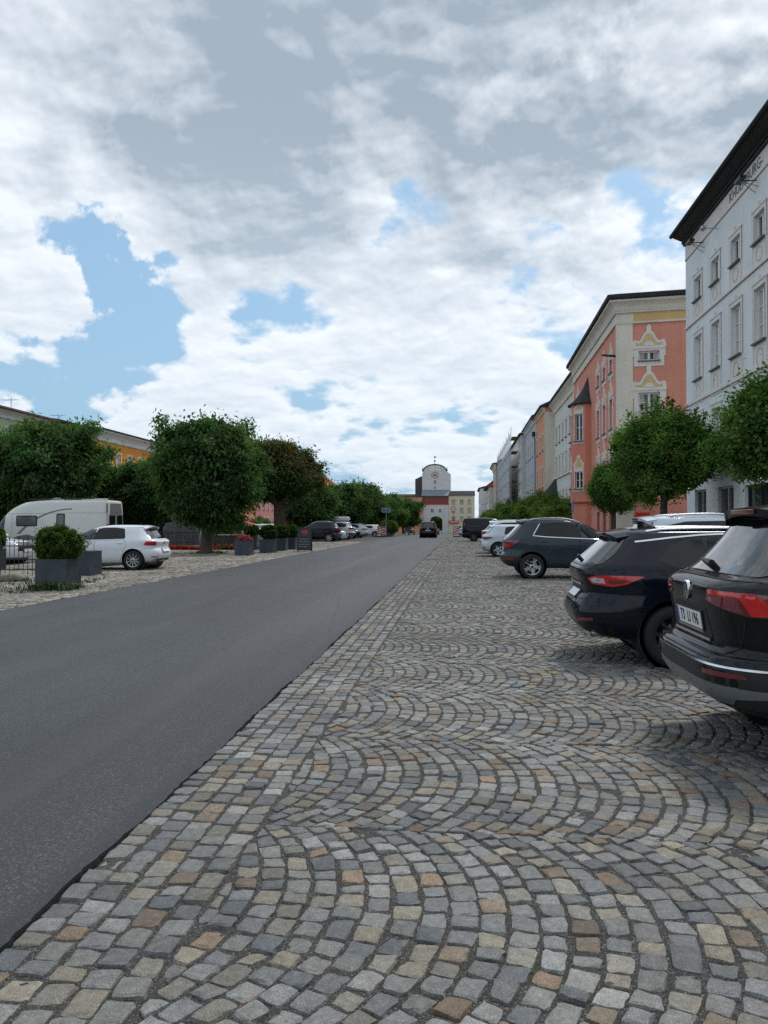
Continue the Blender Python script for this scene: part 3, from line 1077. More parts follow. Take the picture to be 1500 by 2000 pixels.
CROSS = dict(L=4.28, R=0.335, wheels=(0.82, 3.37), arch=1.16, nr=4.6, nf=3.6, pivot=(0.55, 0.40), rows=[
    (.32, .30, 3.98, .26, .75), (.15, .35, 4.15, .30, .83), (.04, .45, 4.24, .42, .87), (.00, .55, 4.27, .54, .885), (.01, .63, 4.28, .64, .89),
    (.07, .70, 4.26, .74, .89), (.10, .80, 4.20, .84, .892), (.08, .92, 4.08, .92, .89), (.07, 1.01, 3.85, .99, .88), (.11, 1.07, 3.4, 1.04, .86), (.17, 1.11, 3.02, 1.075, .84), (.28, 1.22, 2.78, 1.20, .785),
    (.44, 1.39, 2.45, 1.40, .70), (.55, 1.51, 2.15, 1.54, .63), (.63, 1.58, 1.88, 1.60, .555), (.85, 1.625, 1.65, 1.635, .41), (1.1, 1.64, 1.4, 1.645, .12)])
HATCH = dict(L=4.26, R=0.316, wheels=(0.76, 3.38), arch=1.14, nr=4.8, nf=3.6, pivot=(0.55, 0.42), rows=[
    (.30, .22, 3.98, .18, .74), (.12, .28, 4.18, .22, .83), (.03, .39, 4.24, .36, .875), (.00, .50, 4.26, .50, .892), (.015, .60, 4.25, .61, .895),
    (.06, .67, 4.20, .69, .897), (.095, .73, 4.14, .75, .897), (.075, .83, 4.0, .81, .89), (.06, .90, 3.75, .86, .88), (.10, .955, 3.35, .90, .865), (.17, .99, 3.10, .94, .85), (.30, 1.10, 2.84, 1.07, .79),
    (.42, 1.24, 2.52, 1.24, .72), (.48, 1.34, 2.20, 1.36, .655), (.50, 1.395, 1.95, 1.41, .595), (.72, 1.435, 1.75, 1.44, .43), (1.1, 1.448, 1.45, 1.45, .12)])
VAN = dict(L=4.95, R=0.34, wheels=(1.0, 4.05), arch=1.13, nr=9.0, nf=3.8, pivot=(0.45, 0.6), rows=[
    (.20, .28, 4.65, .22, .82), (.06, .34, 4.84, .28, .90), (.00, .45, 4.93, .42, .945), (.00, .60, 4.95, .60, .955), (.05, .66, 4.94, .72, .957), (.05, .80, 4.88, .85, .957),
    (.05, .98, 4.70, .98, .955), (.05, 1.10, 4.35, 1.08, .945), (.055, 1.18, 4.05, 1.16, .93), (.08, 1.40, 3.72, 1.42, .875), (.12, 1.66, 3.36, 1.68, .82), (.16, 1.80, 3.08, 1.82, .775), (.24, 1.90, 2.7, 1.90, .70),
    (.55, 1.945, 2.3, 1.94, .50), (1.0, 1.955, 1.9, 1.95, .12)])
MPV = dict(L=4.40, R=0.32, wheels=(0.83, 3.5), arch=1.13, nr=6.0, nf=3.8, pivot=(0.5, 0.5), rows=[
    (.28, .24, 4.10, .20, .76), (.12, .29, 4.28, .25, .84), (.02, .40, 4.37, .38, .885), (.00, .54, 4.40, .54, .897), (.03, .64, 4.38, .66, .90), (.07, .72, 4.32, .76, .90),
    (.06, .88, 4.15, .86, .897), (.06, 1.0, 3.8, .95, .885), (.10, 1.06, 3.3, 1.02, .865), (.16, 1.20, 2.95, 1.20, .81), (.24, 1.42, 2.6, 1.42, .735), (.30, 1.55, 2.25, 1.565, .675), (.38, 1.63, 1.95, 1.64, .59),
    (.62, 1.67, 1.75, 1.67, .42), (1.0, 1.68, 1.5, 1.68, .12)])


def base_kit(c, dlo, pillars, wind, rear, rear_m=None, side_m=None, rails=None, chrome=None, doors=(), handles=(), wheels='five', mirror=None, rim=None, lamps=None, front=True, gapz=None):
    """glazing, doors, wheels and lamps shared by the parked cars"""
    side_m = side_m or M_CARGLASS
    for mo in 'LR':
        # window band on black surround, split by the pillars
        c.patch('window_surround', mo, dlo, M_BLACK, .0025, rnd_=.05)
        cuts = [-9] + list(pillars) + [99]
        for k in range(len(cuts) - 1):
            x0, x1 = cuts[k] + .028, cuts[k + 1] - .028
            pl = clip_x(inset(dlo, .018), x0, x1)
            if len(pl) >= 3:
                g = side_m if not isinstance(side_m, (list, tuple)) else side_m[min(k, len(side_m) - 1)]
                c.patch('side_window', mo, pl, g, .006, rnd_=.035)
        if chrome:
            c.strip('window_trim', mo, chrome, .020, M_CHROME, .008)
        for dpoly in doors:
            c.patch('door_gap', mo, dpoly, M_LINER, .0015, rnd_=.05, lev=4)
            dd = c.patch('door', mo, inset(dpoly, .008), c.paint, .004, rnd_=.05, lev=4)
            for (hx, hz) in handles:
                if dd and min(p[0] for p in dpoly) < hx < max(p[0] for p in dpoly):
                    c.handle(mo, hx, hz, dd)
        if rails:
            x0, x1 = rails[:2]
            m = rails[2]
            pts = []
            for i in range(13):
                x = x0 + (x1 - x0) * i / 12
                yy = rails[3]
                h = c.hit('U', (x, yy if mo == 'L' else -yy))
                lift = rails[4] * math.sin(math.pi * min(max(i / 12, 0.0), 1)) ** 0.35 if len(rails) > 4 else .04
                pts.append(h[0] + Vector((0, 0, lift)))
            mb = MB(); mb.tube(pts, .017, m, n=8); mb.build('roof_rail', c.root)
    c.patch('windscreen', 'F', wind, M_CLEARGLASS, .004, rnd_=.07)
    c.patch('rear_window', 'T', rear, rear_m or M_REARGLASS, .005, rnd_=.06)
    c.wheels(wheels, rim)
    if mirror: c.mirrors(*mirror)
    if front:
        L = c.sp['L']
        zb = c.sp['R'] * 2 + .06
        for sd in 'LR':
            c.patch('headlight', 'f' + sd, [(2, zb), (55, zb + .05), (48, zb + .13), (4, zb + .11)], M_CLEARLAMP, .006, rnd_=.03, lev=2, wscale=60)
        c.patch('grille', 'F', [(-.5, zb - .22), (.5, zb - .22), (.42, zb + .10), (-.42, zb + .10)], M_BLACK, .006, rnd_=.05)
        c.plate('F', (0, zb - .20))


def inset(poly, d_):
    c = Vector((sum(p[0] for p in poly) / len(poly), sum(p[1] for p in poly) / len(poly)))
    out = []
    n = len(poly)
    area = sum(poly[i][0] * poly[(i + 1) % n][1] - poly[(i + 1) % n][0] * poly[i][1] for i in range(n))
    sg = 1 if area > 0 else -1
    for i in range(n):
        p, a, b = Vector(poly[i][:2]), Vector(poly[i - 1][:2]), Vector(poly[(i + 1) % n][:2])
        e1, e2 = (p - a).normalized(), (b - p).normalized()
        n1, n2 = Vector((-e1.y, e1.x)) * sg, Vector((-e2.y, e2.x)) * sg
        bis = (n1 + n2)
        if bis.length < 1e-4: bis = n1
        bis.normalize()
        k = d_ / max(0.45, bis.dot(n1))
        out.append(tuple(p + bis * k))
    return out


def clip_x(poly, x0, x1):
    def cl(pts, fn, xv):
        o = []
        for i in range(len(pts)):
            a, b = pts[i - 1], pts[i]
            ia, ib = fn(a), fn(b)
            if ia != ib:
                u = (xv - a[0]) / (b[0] - a[0]); o.append((xv, a[1] + u * (b[1] - a[1])))
            if ib: o.append(b)
        return o
    p = cl(poly, lambda q: q[0] >= x0, x0)
    return cl(p, lambda q: q[0] <= x1, x1) if p else p


def wiper(c, y0, z0, y1, z1):
    a, b = c.frame_at('T', (y0, z0)), c.frame_at('T', (y1, z1))
    pa, pb = a.translation + a.col[2].to_3d() * .035, b.translation + b.col[2].to_3d() * .025
    mb = MB()
    mb.tube([a.translation, pa], .022, M_BLACK)
    pm = pa.lerp(pb, .33)
    mb.tube([pa, pm, pb], [.024, .020, .008], M_BLACK)
    mb.tube([pm + a.col[2].to_3d() * -.008, pb.lerp(pa, -.12) + a.col[2].to_3d() * -.012], .007, M_BLACK)
    return mb.build('rear_wiper', c.root)


def spoiler(c, hw, x0, x1, z0, z1, m, drop=.05, brake=True, tuck=.06):
    """lip over the rear window; (x0,z0) outer edge, (x1,z1) where it meets the roof"""
    mb = MB()
    v, f = [], []
    n = 14
    for i in range(n + 1):
        u = -1 + 2 * i / n
        y = u * hw
        bow = .05 * u * u + .035 * u ** 6
        zz = -.045 * u * u - .02 * u ** 6
        v += [(x0 + bow, y, z0 + zz), (x1 + bow * .4, y * 1.01, z1 + zz * 1.0 + .012), (x0 + bow + .012, y, z0 + zz - drop), (x0 + bow + tuck + .12, y * .98, z0 + zz - drop * .9)]
    for i in range(n):
        o = i * 4
        f += [(o, o + 4, o + 5, o + 1), (o, o + 2, o + 6, o + 4), (o + 2, o + 3, o + 7, o + 6)]
    f += [(0, 1, 3, 2), (n * 4, n * 4 + 2, n * 4 + 3, n * 4 + 1)]
    mb.add(v, f, m, True)
    o = mb.build('roof_spoiler', c.root, angle=35)
    if brake:
        mb = MB()
        mb.box((x0 - .006, -.20, z0 - drop * .80), (x0 + .02, .20, z0 - drop * .22), M_DARKRED, bev=.003)
        mb.build('brake_light', o)
    return o


def emblem(c, mode, p, r):
    """round badge with a V over a W on a dark ground"""
    T = c.frame_at(mode, p)
    mb = MB()
    mb.lathe([(r, 0), (r, .012), (r * .86, .016), (r * .86, .006)], M_CHROME, n=36, M=T)
    mb.lathe([(r * .87, .006), (0, .006)], M_BLACK, n=36, M=T)
    def stroke(a, b, w=.13):
        a, b = Vector((*a, 0)) * r, Vector((*b, 0)) * r
        dd = (b - a).normalized(); nn = Vector((-dd.y, dd.x, 0)) * r * w / 2
        v = [a + nn, b + nn, b - nn, a - nn]
        v = [q + Vector((0, 0, z)) for z in (.006, .014) for q in v]
        mb.add(v, [(4, 5, 6, 7), (0, 1, 5, 4), (1, 2, 6, 5), (2, 3, 7, 6), (3, 0, 4, 7)], M_CHROME, M=T)
    for sx in (1, -1):
        stroke((sx * .36, .80), (0, .08))
        stroke((sx * .74, .48), (sx * .36, -.74))
        stroke((sx * .36, -.74), (0, -.08))
    return mb.build('badge', c.root)

# ---- the cars of the right-hand row, noses to the houses
P_BLACK = paint('black_car_paint', (0.0035, 0.004, 0.006), metal=0.0)
P_NAVY = paint('navy_car_paint', (0.0035, 0.006, 0.013), metal=0.1)
P_SLATE = paint('slate_blue_car_paint', (0.030, 0.044, 0.058), metal=0.3)
P_WHITE = paint('white_car_paint', (0.72, 0.74, 0.77))
P_SILVER = paint('silver_car_paint', (0.46, 0.48, 0.51), metal=0.6)
P_DGREY = paint('dark_grey_car_paint', (0.022, 0.027, 0.035), metal=0.3)
P_ICE = paint('pale_blue_car_paint', (0.52, 0.58, 0.64), metal=0.2)

SUV_DLO = [(.86, 1.13), (3.02, 1.075), (2.62, 1.37), (2.36, 1.505), (1.9, 1.545), (1.15, 1.53), (.80, 1.46), (.70, 1.30)]
SUV_WIND = [(-.66, 1.16), (.66, 1.16), (.56, 1.53), (-.56, 1.53)]
SUV_REAR = [(-.70, 1.17), (.70, 1.17), (.665, 1.30), (.585, 1.535), (-.585, 1.535), (-.665, 1.30)]
SUV_DOORS = [[(1.38, .42), (2.26, .42), (2.26, 1.06), (1.06, 1.08), (1.02, .92), (1.22, .75)], [(2.28, .42), (3.18, .42), (3.12, 1.03), (2.28, 1.06)]]


def make_suv(name, label, p, loc, rz, group=None, near=False, rails=M_CHROME, box=False, rim=None, plate=None, cat='car'):
    sp = dict(SUV)
    if near: sp.update(N=150, sub=8)
    c = Car(name, label, sp, p, loc, rz, group)
    base_kit(c, SUV_DLO, (1.20, 2.27), SUV_WIND, SUV_REAR, rails=(.85, 2.45, rails, .56, .045), chrome=[(.86, 1.118), (2.98, 1.062)] if near else None,
             doors=SUV_DOORS, handles=((1.28, .95), (2.42, .93)), wheels='five', mirror=(2.86, 1.10), rim=rim, front=not near)
    # unpainted lower bumper, silver skid band, bright strip and reflectors
    c.patch('bumper_cladding', 'T', [(-.80, .375), (.80, .375), (.90, .62), (-.90, .62)], M_TRIM, .003, lev=4)
    for sd in 'LR':
        c.patch('bumper_cladding', 't' + sd, [(20, .38), (100, .38), (100, .60), (20, .625)], M_TRIM, .0035, lev=4, wscale=60)
    c.strip('bumper_trim', 'T', [(-.80, .628), (.80, .628)], .012, M_CHROME, .012)
    for sd in 'LR':
        c.strip('bumper_trim', 't' + sd, [(25, .628), (74, .628)], .012, M_CHROME, .0125)
        c.patch('reflector', 't' + sd, [(4, .568), (40, .574), (38, .598), (4, .596)], M_DARKRED, .010, lev=2, wscale=60)
    skid = mat('silver_bumper_plastic', (0.20, 0.215, 0.235), rough=0.35, metal=0.5)
    c.patch('skid_plate', 'T', [(-.62, .40), (.62, .40), (.74, .50), (.70, .515), (-.70, .515), (-.74, .50)], skid, .009, lev=4)
    for sd in 'LR':
        c.patch('skid_plate', 't' + sd, [(8, .425), (60, .47), (66, .505), (8, .515)], skid, .0095, lev=4, wscale=60)
    # tail lamps: long lens with a bright L and a smoked inner field
    for sd, sg in (('L', 1), ('R', -1)):
        c.patch('tail_light_surround', 't' + sd, [(-12, 1.005), (40, 0.935), (84, 0.935), (84, 1.080), (40, 1.095), (-8, 1.095)], M_BLACK, .004, rnd_=.03, lev=3, wscale=60)
        lamp = c.patch('tail_light', 't' + sd, [(-10, 1.010), (38, 0.945), (80, 0.950), (72, 1.065), (38, 1.080), (-6, 1.080)], M_DARKRED, .007, rnd_=.02, lev=3, wscale=60)
        c.patch('lamp_strip', 't' + sd, [(-5, 1.050), (44, 1.048), (44, 1.077), (-6, 1.077)], M_REDLAMP, .010, lamp, rnd_=.01, lev=3, wscale=60)
        c.patch('lamp_strip', 't' + sd, [(41, 0.945), (66, 0.947), (44, 1.075), (30, 1.075)], M_REDLAMP, .011, lamp, rnd_=.01, lev=3, wscale=60)
        c.patch('lamp_strip', 't' + sd, [(60, 0.950), (80, 0.955), (80, 0.985), (60, 0.980)], M_REDLAMP, .011, lamp, rnd_=.01, lev=3, wscale=60)
        c.patch('lamp_lens', 't' + sd, [(-2, 1.008), (14, 0.980), (16, 1.040), (-4, 1.040)], M_PINKLAMP, .011, lamp, rnd_=.01, lev=2, wscale=60)
        c.patch('lamp_lens', 't' + sd, [(18, 0.975), (34, 0.955), (30, 1.035), (18, 1.040)], M_PINKLAMP, .011, lamp, rnd_=.01, lev=2, wscale=60)
    # tailgate: recess, shut lines, wiper
    c.patch('plate_recess', 'T', [(-.40, .755), (.40, .755), (.33, .955), (-.33, .955)], M_BLACK, .0035, rnd_=.03)
    c.strip('chrome_strip', 'T', [(-.37, .752), (.37, .752)], .020, M_CHROME, .012)
    c.strip('tailgate_gap', 'T', [(-.74, 1.10), (-.70, .90), (-.66, .74), (-.50, .66), (.50, .66), (.66, .74), (.70, .90), (.74, 1.10)], .007, M_LINER, .003)
    c.strip('tailgate_gap', 'T', [(-.72, 1.145), (.72, 1.145)], .006, M_LINER, .003)
    if near:
        wiper(c, 0.02, 1.20, .36, 1.225)
        emblem(c, 'T', (0, 1.045), .066)
        c.plate('T', (0, .862), 'TS  LI 196')
        c.patch('plate_dealer_strip', 'T', [(-.255, .785), (.255, .785), (.255, .800), (-.255, .800)], M_STEEL, .016)
        for y in (-.52, .52, -.2, .2):
            T = c.frame_at('T', (y, .48))
            mb = MB(); mb.lathe([(.012, 0), (.012, .012), (0, .012)], skid, n=14, M=T); mb.build('parking_sensor', c.root)
    else:
        c.plate('T', (0, .835))
    spoiler(c, .585, .435, .66, 1.605, 1.622, p if near else p, drop=.055)
    return c


make_suv('sport_utility_car', 'black sport utility car with a round chrome badge and readable plate, nearest the camera', P_BLACK, (1.47, 5.50, 0), R(1.0), 'cars parked nose to the houses', near=True)

# navy estate
sp = dict(WAGON); sp.update(N=130, sub=7)
WAG_DLO = [(.98, 1.02), (3.32, .94), (2.95, 1.15), (2.62, 1.27), (2.2, 1.355), (1.6, 1.375), (1.2, 1.35), (.98, 1.28), (.80, 1.10)]
WAG_WIND = [(-.64, 1.0), (.64, 1.0), (.54, 1.34), (-.54, 1.34)]
WAG_REAR = [(-.68, 1.06), (.68, 1.06), (.63, 1.2), (.52, 1.36), (-.52, 1.36), (-.63, 1.2)]
WAG_DOORS = [[(1.5, .32), (2.42, .32), (2.42, .93), (1.14, .96), (1.10, .82), (1.30, .64)], [(2.44, .32), (3.4, .32), (3.36, .90), (2.44, .93)]]


def make_wagon(name, label, p, loc, rz, group=None, near=False, lamp='wide'):
    sp = dict(WAGON)
    if near: sp.update(N=130, sub=7)
    c = Car(name, label, sp, p, loc, rz, group)
    base_kit(c, WAG_DLO, (1.32, 2.42), WAG_WIND, WAG_REAR, rails=(.75, 2.75, M_CHROME if near else M_STEEL, .54, .02), chrome=None,
             doors=WAG_DOORS, handles=((1.45, .85), (2.58, .83)), wheels='ten', mirror=(3.1, .98), front=not near, rim=M_TRIM if near else None)
    if near:
        for mo in 'LR':
            c.strip('window_trim', mo, [(.62, 1.30), (.98, 1.345), (1.3, 1.375), (1.6, 1.388), (2.2, 1.368), (2.62, 1.285)], .016, M_CHROME, .006)
    for sd in 'LR':
        lm = c.patch('tail_light', 't' + sd, [(22, .915), (28, .855), (58, .832), (76, .862), (99, .945), (74, .950), (36, .945)], M_REDLAMP, .008, rnd_=.012, lev=3, wscale=60)
        c.patch('lamp_lens', 't' + sd, [(27, .905), (31, .870), (48, .862), (46, .918), (32, .922)], M_CLEARLAMP, .012, lm, rnd_=.01, lev=2, wscale=60)
        c.patch('lamp_lens', 't' + sd, [(52, .862), (70, .872), (80, .905), (52, .905)], M_DARKRED, .012, lm, rnd_=.01, lev=2, wscale=60)
        c.patch('reflector', 't' + sd, [(10, .45), (34, .465), (34, .495), (10, .48)], M_DARKRED, .010, lev=2, wscale=60)
        sg = 1 if sd == 'L' else -1
        mb = MB(); mb.tube([(.17, sg * .54, .315), (.36, sg * .54, .315)], .036, M_CHROME, n=16, cap=False); mb.tube([(.19, sg * .54, .315), (.36, sg * .54, .315)], .033, M_LINER, n=16); mb.build('exhaust', c.root)
    c.patch('bumper_cladding', 'T', [(-.70, .29), (.70, .29), (.78, .42), (-.78, .42)], M_BLACK, .004, lev=4)
    c.patch('plate_recess', 'T', [(-.36, .645), (.36, .645), (.32, .805), (-.32, .805)], M_BLACK, .0035, rnd_=.03)
    c.strip('chrome_strip', 'T', [(-.40, .84), (.40, .84)], .024, M_CHROME, .010)
    c.plate('T', (0, .72))
    c.strip('tailgate_gap', 'T', [(-.66, 1.03), (-.62, .84), (-.56, .68), (.56, .68), (.62, .84), (.66, 1.03)], .006, M_LINER, .003)
    c.strip('tailgate_gap', 'T', [(-.66, 1.04), (.66, 1.04)], .006, M_LINER, .003)
    if near:
        for sd in 'LR':
            c.strip('bumper_gap', 't' + sd, [(46, .83), (72, .74), (98, .58)], .006, M_LINER, .003)
    wiper(c, 0.0, 1.085, .30, 1.11)
    spoiler(c, .53, .36, .62, 1.405, 1.436, p, drop=.05)
    # aerial fin
    mb = MB(); mb.prism([(.78, 1.43), (1.02, 1.44), (.84, 1.52), (.79, 1.525)], -.018, .018, p, 'y'); mb.build('roof_aerial', c.root)
    return c


G_R = 'cars parked nose to the houses'
G_L = 'cars parked along the left side of the road'
make_wagon('estate_car', 'dark navy estate car with long red tail lamps beside the badged black car', P_NAVY, (1.20, 9.05, 0), R(0.0), G_R, near=True)
make_wagon('estate_car', 'silver estate car with bright roof rails, partly hidden behind the navy estate', P_SILVER, (1.82, 11.65, 0.0), R(0), G_R)
c = make_suv('sport_utility_car', 'pale silver sport utility car, only its roof showing behind the silver estate', P_ICE, (2.65, 14.3, 0), R(0), G_R)

# slate blue crossover
CR_DLO = [(.86, 1.17), (2.92, 1.065), (2.62, 1.27), (2.28, 1.435), (1.85, 1.525), (1.4, 1.525), (1.02, 1.47)]
CR_DOORS = [[(1.22, .40), (2.08, .40), (2.08, 1.08), (.98, 1.12), (.88, .92), (1.08, .74)], [(2.10, .40), (3.02, .40), (2.98, 1.04), (2.10, 1.08)]]


def make_cross(name, label, p, loc, rz, group=None):
    sp = dict(CROSS); sp.update(N=120, sub=6)
    c = Car(name, label, sp, p, loc, rz, group)
    base_kit(c, CR_DLO, (2.09,), [(-.63, 1.12), (.63, 1.12), (.52, 1.52), (-.52, 1.52)], [(-.64, 1.12), (.64, 1.12), (.60, 1.28), (.52, 1.51), (-.52, 1.51), (-.60, 1.28)],
             rails=(.80, 2.2, M_STEEL, .53, .04), chrome=[(1.04, 1.485), (.85, 1.165), (1.2, 1.13), (2.92, 1.055)], doors=CR_DOORS, handles=((1.15, 1.0), (2.25, .97)), wheels='twin', mirror=(2.78, 1.10), side_m=[M_CARGLASS, M_CLEARGLASS])
    for sd in 'LR':
        lm = c.patch('tail_light', 't' + sd, [(2, .86), (40, .80), (52, .86), (85, 1.045), (52, 1.05), (6, 1.0)], M_DARKRED, .008, rnd_=.02, lev=3, wscale=60)
        c.patch('lamp_lens', 't' + sd, [(30, .985), (80, 1.028), (52, 1.042), (30, 1.03)], M_PINKLAMP, .012, lm, rnd_=.01, lev=3, wscale=60)
        c.patch('lamp_strip', 't' + sd, [(8, .89), (40, .85), (48, .93), (8, .95)], M_REDLAMP, .012, lm, rnd_=.01, lev=3, wscale=60)
        c.patch('reflector', 't' + sd, [(20, .50), (62, .51), (58, .57), (20, .56)], M_DARKRED, .010, lev=3, wscale=60)
        c.patch('bumper_cladding', 't' + sd, [(10, .33), (125, .33), (125, .42), (85, .58), (10, .60)], M_TRIM, .004, lev=4, wscale=60)
        c.patch('fuel_flap_gap', 'RL'[sd == 'L'], [(.60 + .092 * math.cos(k * math.pi / 9), .94 + .092 * math.sin(k * math.pi / 9)) for k in range(18)], M_LINER, .0015)
        c.patch('fuel_flap', 'RL'[sd == 'L'], [(.60 + .086 * math.cos(k * math.pi / 9), .94 + .086 * math.sin(k * math.pi / 9)) for k in range(18)], p, .004)
        mo = sd
        # black arch edging and sill
        for wx in sp['wheels']:
            zc, Ra = sp['R'] + .015, sp['R'] * 1.16
            c.strip('arch_trim', mo, [(wx + (Ra + .03) * math.cos(a), zc + (Ra + .03) * math.sin(a)) for a in [R(8 * k) for k in range(-1, 24)]], .055, M_TRIM, .006)
        c.patch('sill_cladding', mo, [(1.2, .31), (2.98, .29), (2.98, .42), (1.2, .42)], M_TRIM, .006)
    c.patch('bumper_cladding', 'T', [(-.70, .34), (.70, .34), (.80, .60), (-.80, .60)], M_TRIM, .003, lev=4)
    c.strip('chrome_strip', 'T', [(-.40, .90), (.40, .90)], .03, M_CHROME, .010)
    c.plate('T', (0, .80))
    c.strip('tailgate_gap', 'T', [(-.66, 1.08), (-.64, .80), (-.56, .66), (.56, .66), (.64, .80), (.66, 1.08)], .006, M_LINER, .003)
    spoiler(c, .52, .46, .72, 1.585, 1.618, p, drop=.05)
    return c


make_cross('crossover_car', 'slate blue crossover with twin spoke silver wheels and chrome window line', P_SLATE, (1.02, 21.85, 0), R(0), G_R)

# hatchbacks
HA_DLO = [(1.02, 1.005), (2.98, .945), (2.60, 1.17), (2.28, 1.30), (1.85, 1.36), (1.4, 1.36), (1.10, 1.325)]
HA_DOORS = [[(1.16, .32), (2.02, .32), (2.02, .95), (1.05, .975), (.95, .82), (1.06, .62)], [(2.04, .32), (3.0, .32), (2.96, .92), (2.04, .95)]]


def make_hatch(name, label, p, loc, rz, group=None, lampstyle='square', wheels='ten', near=False, trim=None, plate=True):
    sp = dict(HATCH)
    if near: sp.update(N=120, sub=6)
    c = Car(name, label, sp, p, loc, rz, group)
    base_kit(c, HA_DLO, (1.36, 2.03) if near else (2.03,), [(-.64, .99), (.64, .99), (.53, 1.34), (-.53, 1.34)], [(-.63, 1.0), (.63, 1.0), (.57, 1.14), (.50, 1.325), (-.50, 1.325), (-.57, 1.14)],
             doors=HA_DOORS, handles=((1.16, .87), (2.2, .85)), wheels=wheels, mirror=(2.72, .98), side_m=M_CARGLASS if not near else [M_CARGLASS, M_CARGLASS, M_CLEARGLASS])
    for sd in 'LR':
        if lampstyle == 'square':
            lm = c.patch('tail_light', 't' + sd, [(12, .80), (60, .785), (72, .82), (62, .915), (14, .915)], M_REDLAMP, .008, rnd_=.03, lev=3, wscale=60)
            c.patch('lamp_lens', 't' + sd, [(18, .815), (52, .805), (56, .845), (18, .85)], M_DARKRED, .011, lm, rnd_=.01, lev=2, wscale=60)
        else:
            lm = c.patch('tail_light', 't' + sd, [(0, .80), (44, .77), (88, .86), (60, .885), (0, .87)], M_DARKRED, .008, rnd_=.02, lev=3, wscale=60)
            c.patch('lamp_strip', 't' + sd, [(4, .83), (50, .82), (70, .855), (4, .86)], M_REDLAMP, .011, lm, rnd_=.01, lev=2, wscale=60)
        c.patch('reflector', 't' + sd, [(12, .40), (40, .41), (40, .44), (12, .43)], M_DARKRED, .009, lev=2, wscale=60)
        c.strip('bumper_gap', 't' + sd, [(30, .70), (70, .69), (104, .55)], .006, M_LINER, .003)
    c.patch('bumper_cladding', 'T', [(-.74, .25), (.74, .25), (.70, .36), (-.70, .36)], M_BLACK, .004, lev=4)
    c.plate('T', (0, .62 if lampstyle == 'square' else .68))
    if lampstyle == 'square':
        emblem(c, 'T', (0, .87), .055)
    c.strip('tailgate_gap', 'T', [(-.62, .96), (-.60, .76), (-.54, .70), (.54, .70), (.60, .76), (.62, .96)], .006, M_LINER, .003)
    spoiler(c, .52, .36, .62, 1.40, 1.428, p, drop=.04)
    return c


make_hatch('hatchback_car', 'pale silver hatchback with dark red lamps beyond the slate blue crossover', P_ICE, (0.80, 35.6, 0), R(0), G_R, 'wide', 'five')
make_suv('sport_utility_car', 'white sport utility car between the pale hatchback and the black van', P_WHITE, (0.85, 39.3, 0), R(0), G_R)
make_hatch('hatchback_car', 'small white car half hidden behind the slate crossover and pale hatchback', P_WHITE, (1.3, 42.6, 0), R(0), G_R, 'square', 'five')


def make_van(name, label, p, loc, rz, group=None):
    c = Car(name, label, dict(VAN), p, loc, rz, group, cat='van')
    dlo = [(.55, 1.20), (4.02, 1.17), (3.72, 1.40), (3.42, 1.60), (3.1, 1.72), (.60, 1.72)]
    base_kit(c, dlo, (1.55, 2.85), [(-.76, 1.20), (.76, 1.20), (.66, 1.70), (-.66, 1.70)], [(-.74, 1.2), (.74, 1.2), (.66, 1.70), (-.66, 1.70)],
             doors=[[(2.9, .36), (3.88, .5), (3.88, 1.12), (2.9, 1.14)], [(1.62, .36), (2.86, .36), (2.86, 1.14), (1.62, 1.16)]], handles=((3.05, 1.05),), wheels='steel', rim=M_TRIM, mirror=(3.85, 1.25, M_BLACK))
    for sd in 'LR':
        c.patch('tail_light', 't' + sd, [(30, .98), (52, .98), (50, 1.52), (30, 1.52)], M_DARKRED, .008, rnd_=.02, lev=3, wscale=60)
    c.patch('bumper_cladding', 'T', [(-.80, .36), (.80, .36), (.90, .62), (-.90, .62)], M_TRIM, .003, lev=3)
    c.plate('T', (0, .80))
    return c


make_van('panel_van', 'black van with dark windows at the far end of the right parking row', P_BLACK, (-0.15, 65.2, 0), R(0), 'vans in the square')

# the car driving away on the road
c = Car('people_carrier', 'dark people carrier driving away along the road towards the gate', dict(MPV), P_BLACK, (-3.65, 79.0, 0), R(90))
base_kit(c, [(.60, 1.09), (3.2, 1.05), (2.8, 1.30), (2.4, 1.47), (1.9, 1.55), (.62, 1.54)], (1.15, 2.1), [(-.66, 1.1), (.66, 1.1), (.58, 1.52), (-.58, 1.52)],
         [(-.68, 1.07), (.68, 1.07), (.60, 1.53), (-.60, 1.53)], doors=[[(1.2, .34), (2.08, .34), (2.08, 1.03), (1.0, 1.05)], [(2.1, .34), (3.1, .34), (3.05, 1.0), (2.1, 1.03)]], handles=((1.2, .93), (2.25, .92)), mirror=(3.0, 1.08), rails=(.6, 2.3, M_STEEL, .58, .04))
for sd in 'LR':
    lm = c.patch('tail_light', 't' + sd, [(14, .86), (62, .84), (62, 1.12), (24, 1.12)], M_REDLAMP, .008, rnd_=.03, lev=3, wscale=60)
emblem(c, 'T', (0, .97), .06)
c.patch('bumper_cladding', 'T', [(-.76, .26), (.76, .26), (.76, .40), (-.76, .40)], M_TRIM, .004)
c.patch('plate_recess', 'T', [(-.36, .70), (.36, .70), (.33, .84), (-.33, .84)], M_BLACK, .0035)
c.plate('T', (0, .77))

